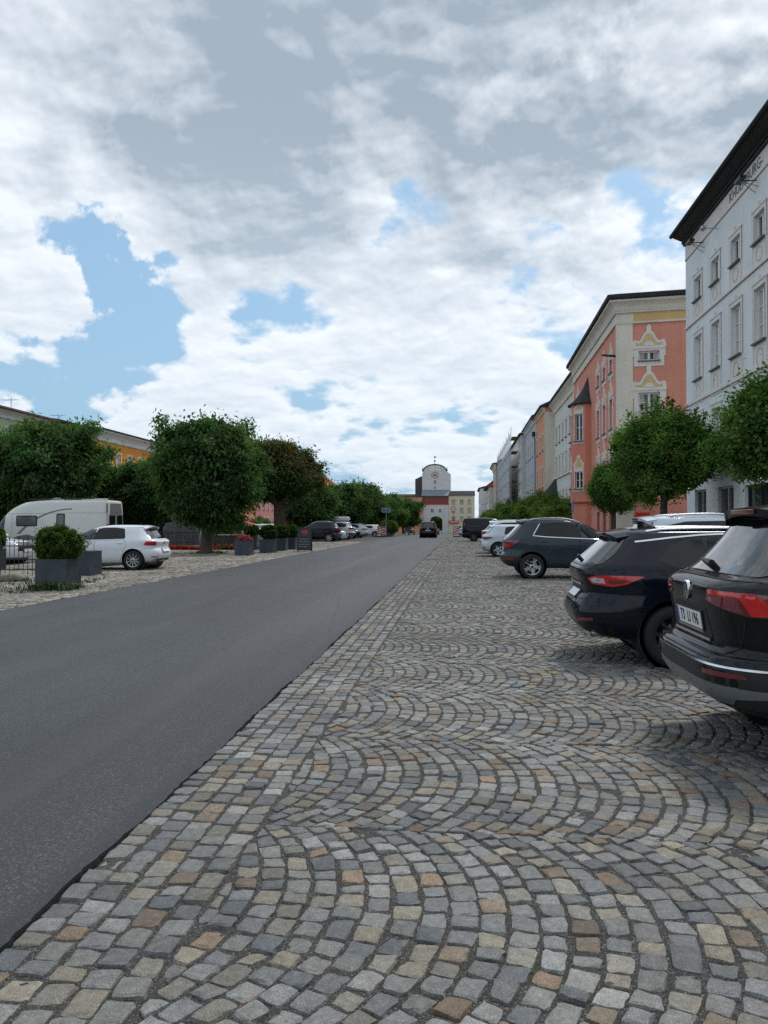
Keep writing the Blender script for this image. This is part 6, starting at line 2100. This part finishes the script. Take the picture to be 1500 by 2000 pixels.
for mo in 'LR':
    c.patch('window_surround', mo, [(5.12, 1.16), (5.98, 1.10), (5.55, 1.62), (5.30, 1.82), (5.12, 1.82)], M_BLACK, .003, rnd_=.06)
    c.patch('side_window', mo, [(5.15, 1.19), (5.90, 1.14), (5.52, 1.60), (5.28, 1.79), (5.15, 1.79)], M_CLEARGLASS, .006, rnd_=.06)
    for (x0, x1, z0, z1) in ((3.45, 4.50, 1.34, 1.92), (2.08, 2.50, 1.36, 2.02)):
        c.patch('window_surround', mo, [(x0, z0), (x1, z0), (x1, z1), (x0, z1)], M_BLACK, .012, rnd_=.09)
        c.patch('side_window', mo, [(x0 + .06, z0 + .06), (x1 - .06, z0 + .06), (x1 - .06, z1 - .06), (x0 + .06, z1 - .06)], mat('acrylic_window', (.10, .105, .11), rough=.15, spec=.7), .017, rnd_=.06)
    grey = mat('grey_graphic', (.13, .14, .16), rough=.4, coat=.5)
    for off, w in ((0, .07), (.09, .03)):
        pts = []
        for k in range(15):
            u = k / 14
            pts.append((1.75 + 2.6 * u + off, 2.28 - .05 * math.sin(u * 3.1) - 1.35 * u ** 2.4))
        c.strip('swoosh_graphic', mo, pts, w, grey, .004)
    c.patch('lower_graphic', mo, [(3.2, .62), (4.9, .55), (4.45, .80), (3.9, .90)], grey, .003, rnd_=.1)
    c.strip('body_seam', mo, [(.15, 2.06), (5.1, 2.02)], .010, M_LINER, .003)
    c.strip('body_seam', mo, [(5.06, .45), (5.06, 1.95)], .008, M_LINER, .003)
    c.strip('body_seam', mo, [(4.72, .95), (4.72, 2.0)], .008, M_LINER, .003)
    for wx in MH['wheels']:
        zc_, Ra = MH['R'] + .015, MH['R'] * 1.15
        c.strip('arch_trim', mo, [(wx + (Ra + .02) * math.cos(a), zc_ + (Ra + .02) * math.sin(a)) for a in [R(9 * k) for k in range(0, 21)]], .05, M_TRIM, .006)
c.patch('windscreen', 'F', [(-.85, 1.36), (.85, 1.36), (.78, 2.0), (-.78, 2.0)], M_CLEARGLASS, .005, rnd_=.08)
c.patch('rear_panel', 'T', [(-.98, 1.98), (.98, 1.98), (.92, 2.58), (-.92, 2.58)], mat('grey_rear_panel', (.17, .17, .165), rough=.4, coat=.4), .004, rnd_=.05)
for sg in (-1, 1):
    c.patch('rear_window', 'T', [(sg * .12, 1.22), (sg * .80, 1.22), (sg * .76, 1.92), (sg * .12, 1.92)][::sg], M_CARGLASS, .006, rnd_=.07)
    c.patch('rear_door', 'T', [(sg * .015, .42), (sg * .95, .42), (sg * .95, 1.97), (sg * .015, 1.97)][::sg], mat('grey_rear_panel', (.17, .17, .165)), .003, rnd_=.04)
    c.patch('tail_light', 't' + ('L' if sg > 0 else 'R'), [(24, .85), (38, .85), (38, 1.45), (24, 1.45)], M_REDLAMP, .008, lev=2, wscale=60)
c.wheels('steel')
c.mirrors(5.75, 1.22, M_BLACK)
for (x, y, s) in ((1.2, 0, (.55, .55, .09)), (2.9, .1, (.35, .35, .10))):
    mb = MB(); mb.sphere((x, y, 2.80), 1.0, P_IVORY, n=8, sc=s); mb.build('roof_vent', c.root)
for yy in (.86, -.86):
    mb = MB(); mb.tube([(.45, yy * .93, 2.84), (4.0, yy * .93, 2.80)], .035, M_BLACK); [mb.tube([(x, yy * .93, 2.65), (x, yy * .93, 2.83)], .02, M_BLACK) for x in (.6, 2.2, 3.8)]; mb.build('roof_rail', c.root)
mb = MB(); mb.box((1.4, -.5, 2.80), (2.4, .4, 2.835), M_CARGLASS); mb.build('solar_panel', c.root)
mb = MB(); mb.box((.10, .70, 2.70), (.75, .86, 2.83), P_IVORY, bev=.03); mb.build('awning_box', c.root)

# ------------------------------------------------------------------ planters and hedges
M_ZINC = mat('dark_zinc_planter', (0.050, 0.062, 0.078), rough=0.42, metal=0.35, var=0.22, vscale=2.5, stain=.4)
M_SOIL = mat('soil', (0.035, 0.026, 0.018), rough=1.0, var=.4, vscale=20)
pm = MB()
pw = .36
pm.prism([(-pw, -pw), (pw, -pw), (pw, pw), (-pw, pw)], .0, .67, M_ZINC, 'z')
for (a, b_) in (((-pw - .006, -pw - .006), (pw + .006, -pw + .02)), ((-pw - .006, pw - .02), (pw + .006, pw + .006))):
    pm.box((a[0], a[1], .672), (b_[0], b_[1], .692), M_ZINC)
for (a, b_) in (((-pw - .006, -pw + .022), (-pw + .02, pw - .022)), ((pw - .02, -pw + .022), (pw + .006, pw - .022))):
    pm.box((a[0], a[1], .672), (b_[0], b_[1], .692), M_ZINC)
plm = pm.mesh('planter')
sm_ = MB(); sm_.box((-pw + .025, -pw + .025, .6705), (pw - .025, pw - .025, .682), M_SOIL); soilm = sm_.mesh('soil')
ball = crown_mesh('box_ball', 26000, (.50, .50, .50), (0, 0, 1.06), (.040, .027), (.060, .105, .020), 41, 220, .10, .0, dome, spray=.012, even=True)
ball_s = crown_mesh('box_ball', 11000, (.46, .46, .42), (0, 0, 1.0), (.055, .036), (.042, .078, .020), 42, 140, .11, .0, dome, spray=.012, even=True)


def flowers(name, n, rx, ry, z, seed, cols, green=.5, size=.05, hang=.0, h=.18):
    g = np.random.default_rng(seed)
    me = crown_mesh(name, n, (rx, ry, h), (0, 0, z), (size * 1.5, size), (.04, .075, .02), seed, 40, .3, .2, dome)
    ca = me.color_attributes['leaf_colour']
    arr = np.zeros(4 * n * 4); ca.data.foreach_get('color', arr); arr = arr.reshape(n, 4, 4)
    k = g.random(n) > green
    pick = np.array(cols)[g.integers(0, len(cols), n)]
    arr[k, :, :3] = pick[k][:, None, :]
    ca.data.foreach_set('color', arr.ravel())
    return me


G_P = 'square zinc planters on the left of the road'
fl = flowers('geraniums', 1500, .36, .36, .78, 3, [(.55, .02, .05), (.62, .05, .12), (.60, .16, .20)], .45, .045)
for k, (x, y, top, l) in enumerate(((-9.23, 16.76, 'ball', 'dark square planter under the big box ball at the left, nearest the road'), (-11.0, 21.4, 'sprig', 'dark square planter half hidden between the box ball and the white hatchback'),
                                    (-10.26, 35.3, 'fl', 'dark square planter full of pink red geraniums in front of the chestnut'), (-9.9, 38.4, 'ballb', 'dark square planter just right of the geranium planter'),
                                    (-10.0, 41.4, 'balls', 'dark square planter behind the middle hedge ball, left of the menu board'), (-9.95, 43.6, 'balls', 'dark square planter right beside the menu board'), (-11.9, 42.5, 'balls', 'dark square planter behind the geraniums'), (-15.0, 23.0, 'ball', 'dark square planter cut by the left edge of the photo'))):
    o = thing('planter', l, 'planter', (x, y, 0), R(rnd.uniform(-2, 2)), G_P)
    link('box', plm, o); link('soil', soilm, o)
    if top in ('ball', 'balls', 'ballb'):
        b = link('box_ball', ball if top == 'ball' else ball_s, None, (x, y, 0), R(40 * k))
        if top == 'ball': b.scale = (1.02, 1.02, .93)
        tag(b, 'clipped green box ball standing in the ' + l[5:].replace(' under the big box ball', ''), 'box ball', 'clipped box balls in the planters')
        b['label'] = ('big clipped box ball in the planter nearest the road at the left', '', '', 'clipped box ball in the planter right of the geraniums', 'clipped box ball behind the middle planter, left of the menu board', 'clipped box ball directly left of the menu board', 'small dark box ball behind the geraniums', 'clipped box ball cut by the left edge behind the fence')[k]
    elif top == 'fl':
        b = link('geraniums', fl, None, (x, y, 0)); tag(b, 'pink red geraniums spilling over the edge of a square planter', 'flowers')
    else:
        b = link('rose_sprig', crown_mesh('foliage', 160, (.16, .16, .28), (0, 0, .92), (.06, .04), (.05, .07, .03), 77, 14, .3, .1), None, (x, y, 0)); tag(b, 'thin leafy rose sprigs in the planter beside the white hatchback', 'plant')

# weeds at the foot of the planter and in the joints (nobody could count these)
g = np.random.default_rng(5)
mbw = MB()
M_WEED = mat('weeds', (0.055, 0.10, 0.022), rough=.7, var=.4, vscale=5)


def tuft(x, y, n, h):
    for i in range(n):
        a = g.uniform(0, 6.28); l = h * g.uniform(.5, 1.2); w = .012
        dx, dy = math.cos(a), math.sin(a)
        b0 = Vector((x + g.normal(0, .05), y + g.normal(0, .05), -.01))
        m1 = b0 + Vector((dx * l * .35, dy * l * .35, l * .8)); e = b0 + Vector((dx * l * .8, dy * l * .8, l * g.uniform(.5, .95)))
        s = Vector((-dy, dx, 0)) * w
        mbw.add([b0 - s, b0 + s, m1 + s, m1 - s, e], [(0, 1, 2, 3), (3, 2, 4)], M_WEED)


for i in range(26): tuft(-9.15 + g.normal(0, .25), 16.28 + g.normal(0, .06), 9, .22)
for i in range(150): tuft(g.uniform(-14, -9.3), g.uniform(15.2, 19.6), 5, .09)
for i in range(30): tuft(-8.85 + g.normal(0, .05), 16.7 + g.normal(0, .2), 6, .14)
for i in range(60): tuft(g.uniform(-13.5, -11.8), g.uniform(36.5, 38.5), 6, .12)
w_ = mbw.build('weeds'); w_['kind'] = 'stuff'; w_['label'] = 'green weeds and grass tufts between the worn setts'; w_['category'] = 'weeds'

# ------------------------------------------------------------------ iron fence at the left
f = thing('iron_fence', 'rusty wrought iron fence with spiked pickets left of the big box ball', 'fence', (-17.5, 19.95, 0), 0)
for z in (.22, .50, .86):
    mb = MB(); mb.box((0, -.012, z), (6.1, .012, z + .03), M_IRON); mb.build('rail', f)
for i in range(46):
    x = .08 + i * .132
    mb = MB(); top = .98 if i % 2 else 1.06
    mb.tube([(x, 0, .05), (x, 0, top)], .009, M_IRON, n=6); mb.lathe([(.0, top - .01), (.022, top + .03), (.0, top + .10)], M_IRON, n=6, M=Matrix.Translation((x, 0, 0)))
    mb.build('picket', f)
for x in (.6, 4.05, 4.42, 6.05):
    mb = MB(); mb.box((x - .05, -.05, 0), (x + .05, .05, 1.10), M_IRON, bev=.008); mb.lathe([(.07, 1.10), (.075, 1.14), (.03, 1.17), (.05, 1.23), (.02, 1.28), (0, 1.34)], M_IRON, n=8, M=Matrix.Translation((x, 0, 0))); mb.build('post', f)
mb = MB(); mb.box((4.10, -.02, .25), (4.37, .02, .80), M_IRON); mb.build('gate_plate', f)
for k, (x, y, sx, sz, l) in enumerate(((-11.6, 18.9, .38, .16, 'low flat boulder at the foot of the iron fence'), (-12.4, 18.6, .28, .12, 'smaller flat stone beside the low boulder by the fence'))):
    mb = MB(); bmx = bmesh.new(); bmesh.ops.create_icosphere(bmx, subdivisions=3, radius=1)
    for v in bmx.verts:
        n_ = 1 + .12 * math.sin(v.co.x * 5 + k) + .10 * math.sin(v.co.y * 7)
        v.co = Vector((v.co.x * sx * n_, v.co.y * sx * .7 * n_, v.co.z * sz * n_))
    mb.bm(bmx, mat('boulder_stone', (.22, .20, .16), rough=.95, var=.4, vscale=6, bump=.6, bscale=15), smooth=True)
    tag(mb.build('boulder', loc=(x, y, sz * .5), angle=80), l, 'stone', 'stones by the fence')

# ------------------------------------------------------------------ monument with railing and flower bed
M_ST = mat('dark_monument_stone', (.12, .125, .13), rough=.85, var=.3, vscale=2.5, bump=.3, bscale=12, stain=.5)
M_ST2 = mat('pale_monument_stone', (.30, .295, .28), rough=.9, var=.35, vscale=4, bump=.4, bscale=10, stain=.4)
m = thing('stone_monument', 'dark stone fountain monument on a broad plinth behind the big chestnut', 'monument', (-16.1, 43.9, 0), R(-8))
mb = MB(); mb.box((-1.75, -1.5, 0), (1.75, 1.5, .22), M_ST2, bev=.03); mb.build('step', m)
mb = MB(); mb.prism([(-1.2, .22), (1.2, .22), (1.2, 1.25), (.95, 1.55), (-.95, 1.55), (-1.2, 1.25)], -.9, .9, M_ST, 'y'); mb.build('plinth', m)
for (x, s) in ((-.55, 1), (.42, 1.05)):
    mb = MB(); mb.lathe([(0, 1.55), (.42, 1.555), (.50, 1.75), (.47, 2.0), (.34, 2.18), (.12, 2.26), (0, 2.27)], M_ST, n=20, M=Matrix.Translation((x * s, -.15, 0))); mb.build('basin_boulder', m)
mb = MB(); mb.lathe([(.40, 2.1), (.34, 2.5), (.24, 3.0), (.26, 3.3), (.20, 3.7), (.23, 4.0), (.14, 4.3), (.15, 4.55), (.0, 4.75)], M_ST2, n=16, M=Matrix.Translation((-.35, .1, 0))); mb.build('figure_column', m)
for sx in (-1, 1):
    mb = MB(); mb.lathe([(.10, .22), (.12, .8), (.07, 1.0), (.0, 1.05)], M_ST2, n=10, M=Matrix.Translation((sx * 1.45, -1.25, 0))); mb.build('corner_bollard', m)
mb = MB(); mb.tube([(-1.45, -1.25, .98), (1.45, -1.25, .98)], .025, M_IRON); mb.tube([(-1.45, -1.25, .40), (1.45, -1.25, .40)], .02, M_IRON); mb.build('railing', m)
for i in range(22):
    x = -1.38 + i * .1314
    mb = MB(); mb.tube([(x, -1.25, .40), (x + (.05 if i % 2 else -.05), -1.25, .7), (x, -1.25, .98)], .010, M_IRON, n=5); mb.build('railing_bar', m)
fb = flowers('red_begonias', 1800, 1.7, .22, .10, 9, [(.62, .035, .015), (.60, .05, .02), (.55, .02, .03)], .35, .06, h=.13)
o = link('red_begonias', fb, None, (-15.9, 42.0, 0)); tag(o, 'red flower border along the foot of the stone monument', 'flowers', 'flower borders by the monument')
fb2 = flowers('mixed_flowers', 1200, 1.0, .25, .14, 19, [(.50, .04, .10), (.55, .15, .2), (.4, .1, .1)], .6, .06, h=.18)
o = link('mixed_flowers', fb2, None, (-13.4, 42.4, 0)); tag(o, 'pink flower border right of the chestnut trunk in front of the low wall', 'flowers', 'flower borders by the monument')
mb = MB(); mb.box((-1.1, -.18, 0), (1.15, .18, .78), mat('old_wall_stone', (.085, .07, .055), rough=.95, var=.45, vscale=5, bump=.5, bscale=9), bev=.03); mb.box((-1.14, -.22, .78), (1.19, .22, .86), M_ST2, bev=.015)
tag(mb.build('low_wall', loc=(-13.5, 43.3, 0), rz=R(-4)), 'low dark stone wall between the chestnut trunk and the geranium planter', 'wall')
o = link('bush', bush_c, None, (-13.8, 44.4, .25), R(30)); o.scale = (.55, .4, .55); tag(o, 'green bush behind the low dark stone wall', 'bush', G_B)
f = thing('lattice_fence', 'short white iron lattice fence left of the geranium planter', 'fence', (-12.25, 42.3, 0), R(-4))
M_WI = mat('white_iron', (.55, .55, .54), rough=.6)
mb = MB(); mb.box((0, -.015, .88), (1.0, .015, .92), M_IRON); mb.box((0, -.015, .12), (1.0, .015, .16), M_IRON); mb.build('rail', f)
for i in range(9):
    for s in (0, 1):
        x0, x1 = (i * .11, i * .11 + .12) if s else (i * .11 + .12, i * .11)
        mb = MB(); mb.tube([(x0, 0, .16), (x1, 0, .52), (x0, 0, .88)], .009, M_WI, n=5); mb.build('lattice_bar', f)

# ------------------------------------------------------------------ menu board, signs, barriers
M_SLATE = mat('board_black', (.030, .033, .040), rough=.55, var=.15)
b = thing('menu_board', 'black folding menu board with a red emblem and pale text lines by the road', 'sign board', (-8.45, 40.5, 0), R(4))
for sg in (1, -1):
    T = Matrix.Rotation(R(-9 * sg), 4, 'X')
    T = Matrix.Translation((0, -.22 * sg, 0)) @ T
    mb = MB(); mb.box((-.38, -.015, .10), (.38, .015, 1.27), M_SLATE, M=T)
    for x in (-.38, .34):
        mb.box((x, -.022, .0), (x + .04, .022, 1.30), M_BLACK, M=T)
    mb.box((-.34, -.021, 1.25), (.34, .021, 1.30), M_BLACK, M=T); mb.box((-.34, -.021, .06), (.34, .021, .11), M_BLACK, M=T)
    pb = mb.build('board_panel', b)
    if sg > 0:
        mb = MB()
        for k, (x, z) in enumerate(((-.10, 1.09), (.02, 1.10), (.13, 1.07))):
            mb.box((x - .045, -.020, z - .07), (x + .045, -.0165, z + .06), M_SIGNRED, M=T)
        mb.box((-.145, -.019, .97), (.175, -.0163, 1.02), M_SIGNRED, M=T)
        mb.build('red_emblem', pb)
        mb = MB()
        for z, xs in ((.90, ((-.08, -.04), (-.01, .03), (.06, .10))), (.66, ((-.30, -.12), (-.10, .05), (.07, .20))), (.52, ((-.30, -.05), (-.02, .24))), (.38, ((-.30, -.16), (-.13, .02), (.05, .26))), (.26, ((-.30, -.1), (-.06, .15)))):
            for (x0, x1) in xs:
                mb.box((x0, -.0185, z - .012), (x1, -.0162, z + .012), mat('chalk', (.34, .35, .37), rough=.9), M=T)
        mb.build('text_line', pb)


def round_sign(o, z, r, face, ring=None, txt=None, y=-.03, back=False):
    T = Matrix.Translation((0, y, z)) @ Matrix.Rotation(R(90), 4, 'X')
    mb = MB(); mb.lathe([(r, -.006), (r, .006), (0, .006)], face, n=32, M=T); mb.lathe([(r, -.006), (0, -.006)], M_STEEL, n=32, M=T)
    if ring: mb.lathe([(r * .98, .0065), (r * .98, .009), (r * .78, .009), (r * .78, .0065)], ring, n=32, M=T)
    q = mb.build('sign_face', o)
    if txt:
        l = link('sign_number', text_mesh(txt, r * .95, M_INK, .001, .95), q); l.matrix_local = T @ Matrix.Translation((0, -.01, .009))
    return q


o = thing('speed_sign', 'round red ringed 30 speed limit sign on a post at the right road edge', 'road sign', (-1.15, 90, gz(90)), 0)
mb = MB(); mb.tube([(0, 0, 0), (0, 0, 3.6)], .032, M_STEEL, n=8); mb.build('post', o)
round_sign(o, 3.28, .33, M_WHITE, M_SIGNRED, '30')
o = thing('sign_post', 'tall grey post with two round signs seen from behind, left of the road', 'road sign', (-8.6, 85.6, gz(85.6)), R(6))
mb = MB(); mb.tube([(0, 0, 0), (0, 0, 3.35)], .045, M_STEEL, n=8); mb.build('post', o)
M_SIGNBACK = mat('blue_grey_sign', (.12, .17, .27), rough=.5, metal=.2)
for xx in (-.26, .26):
    T = Matrix.Translation((xx, -.06, 3.02)) @ Matrix.Rotation(R(90), 4, 'X')
    mb = MB(); mb.lathe([(.30, -.008), (.30, .008), (0, .008)], M_SIGNBACK, n=28, M=T); mb.lathe([(.30, -.008), (0, -.008)], M_SIGNBACK, n=28, M=T); mb.lathe([(.29, .0085), (.29, .010), (.24, .010), (.24, .0085)], M_STEEL, n=28, M=T); mb.build('sign_face', o)
o = thing('parking_post', 'thin grey parking sign post behind the slate blue crossover', 'road sign', (6.25, 45, .1), 0)
mb = MB(); mb.tube([(0, 0, 0), (0, 0, 2.75)], .035, M_STEEL); mb.build('post', o)
mb = MB(); mb.box((-.02, -.30, 2.0), (.02, .30, 2.75), mat('parking_blue', (.10, .16, .26), rough=.5)); mb.build('sign_face', o)
G_X = 'striped barrier boards at the road edges'
for k, (x, y, l) in enumerate(((-8.95, 86.3, 'red and white striped barrier board beside the tall sign post on the left'), (-.75, 87.0, 'red and white striped barrier board at the right road edge'), (-9.55, 86.9, 'red and white striped barrier board half hidden left of the sign post'))):
    o = thing('barrier_board', l, 'barrier', (x, y, gz(y)), R(0), G_X)
    mb = MB(); mb.box((-.45, -.22, 0), (.45, .22, .12), M_BLACK, bev=.02); mb.build('foot', o)
    mb = MB(); mb.box((-.22, -.02, .14), (.22, .02, 1.18), M_WHITE); q = mb.build('board', o)
    for j in range(4):
        z = .22 + j * .27
        zz = [z - .0, z + .22, z + .36, z + .13]
        mb = MB(); poly = [(-.215, z), (.215, z + .20 if k else z - .06), (.215, min(1.17, z + .33 if k else z + .08)), (-.215, z + .14)]
        mb.prism([(p, max(.15, min(1.17, q_))) for p, q_ in poly], -.028, -.021, M_SIGNRED, 'y'); mb.build('red_stripe', q)

# trough with bush and a bench of low planters near the left barrier
o = thing('planter_trough', 'long low dark planter trough beyond the sign post on the left', 'planter', (-9.1, 93.5, gz(93.5)), R(90))
mb = MB(); mb.box((-2.2, -.4, 0), (2.2, .4, .5), M_ZINC, bev=.02); mb.build('box', o)
mb = MB(); mb.box((-2.1, -.34, .502), (2.1, .34, .512), M_SOIL); mb.build('soil', o)
# red parasols behind the hedges
M_PARA = mat('red_canvas', (.50, .035, .03), rough=.85, var=.1)
G_U = 'red parasols in the middle of the square'
o = thing('parasol', 'closed red parasol standing behind the hedge planters', 'parasol', (-17.3, 73.5, 0), 0, G_U)
mb = MB(); mb.tube([(0, 0, 0), (0, 0, 3.0)], .035, M_STEEL); mb.build('pole', o)
mb = MB(); mb.lathe([(.10, 1.1), (.26, 1.25), (.24, 1.6), (.16, 2.3), (.05, 2.95), (0, 3.0)], M_PARA, n=10); mb.build('canopy', o)
for k, (x, y, z, l) in enumerate(((-16.2, 75.5, 1.0, 'open red parasol right of the closed one'), (-17.9, 61.5, .76, 'open red parasol behind the silver car and the geraniums'))):
    o = thing('parasol', l, 'parasol', (x, y, 0), R(20), G_U)
    mb = MB(); mb.tube([(0, 0, 0), (0, 0, 2.2 * z)], .03, M_STEEL); mb.build('pole', o)
    mb = MB(); mb.lathe([(0, 2.25 * z), (.9, 1.95 * z), (1.6, 1.62 * z), (1.6, 1.48 * z)], M_PARA, n=8, smooth=False); mb.build('canopy', o)


# ------------------------------------------------------------------ motorcycles waiting near the gate
def motorcycle(label, loc, rz):
    o = thing('motorcycle', label, 'motorcycle', loc, rz, 'motorcycles near the gate')
    for x in (-.72, .72):
        mb = MB()
        T = Matrix.Translation((x, 0, .31)) @ Matrix.Rotation(R(90), 4, 'X')
        ring = []
        for i in range(20):
            a = 2 * math.pi * i / 20
            ring.append((.26 * math.cos(a), .26 * math.sin(a), 0))
        mb.tube([T @ Vector(p) for p in ring + ring[:1]], .055, M_RUBBER, n=8, cap=False)
        mb.lathe([(.2, -.02), (.05, -.03), (.05, .03), (.2, .02)], M_ALLOY, n=16, M=T)
        mb.build('wheel', o)
    mb = MB(); mb.sphere((.18, 0, .80), .22, M_DARKRED, n=8, sc=(1.3, .65, .75)); mb.build('fuel_tank', o)
    mb = MB(); mb.sphere((.0, 0, .48), .22, M_TRIM, n=8, sc=(1.2, .7, .9)); mb.tube([(.55, 0, .95), (.72, 0, .31)], .04, M_STEEL); mb.tube([(-.1, 0, .45), (-.72, 0, .31)], .035, M_BLACK); mb.tube([(-.1, .13, .32), (-.85, .15, .40)], .04, M_STEEL); mb.build('frame', o)
    mb = MB(); mb.sphere((-.38, 0, .78), .22, M_BLACK, n=8, sc=(1.6, .6, .35)); mb.build('saddle', o)
    mb = MB(); mb.tube([(.48, -.36, 1.06), (.56, 0, 1.02), (.48, .36, 1.06)], .018, M_BLACK); mb.build('handlebar', o)
    mb = MB(); mb.sphere((.70, 0, .90), .10, M_CLEARLAMP, n=8); mb.build('headlight', o)


motorcycle('dark motorcycle parked left of the car driving away', (-8.2, 122, gz(122)), R(60))
motorcycle('dark motorcycle standing right of the car driving away, before the gate arch', (-4.1, 126, gz(126)), R(-80))
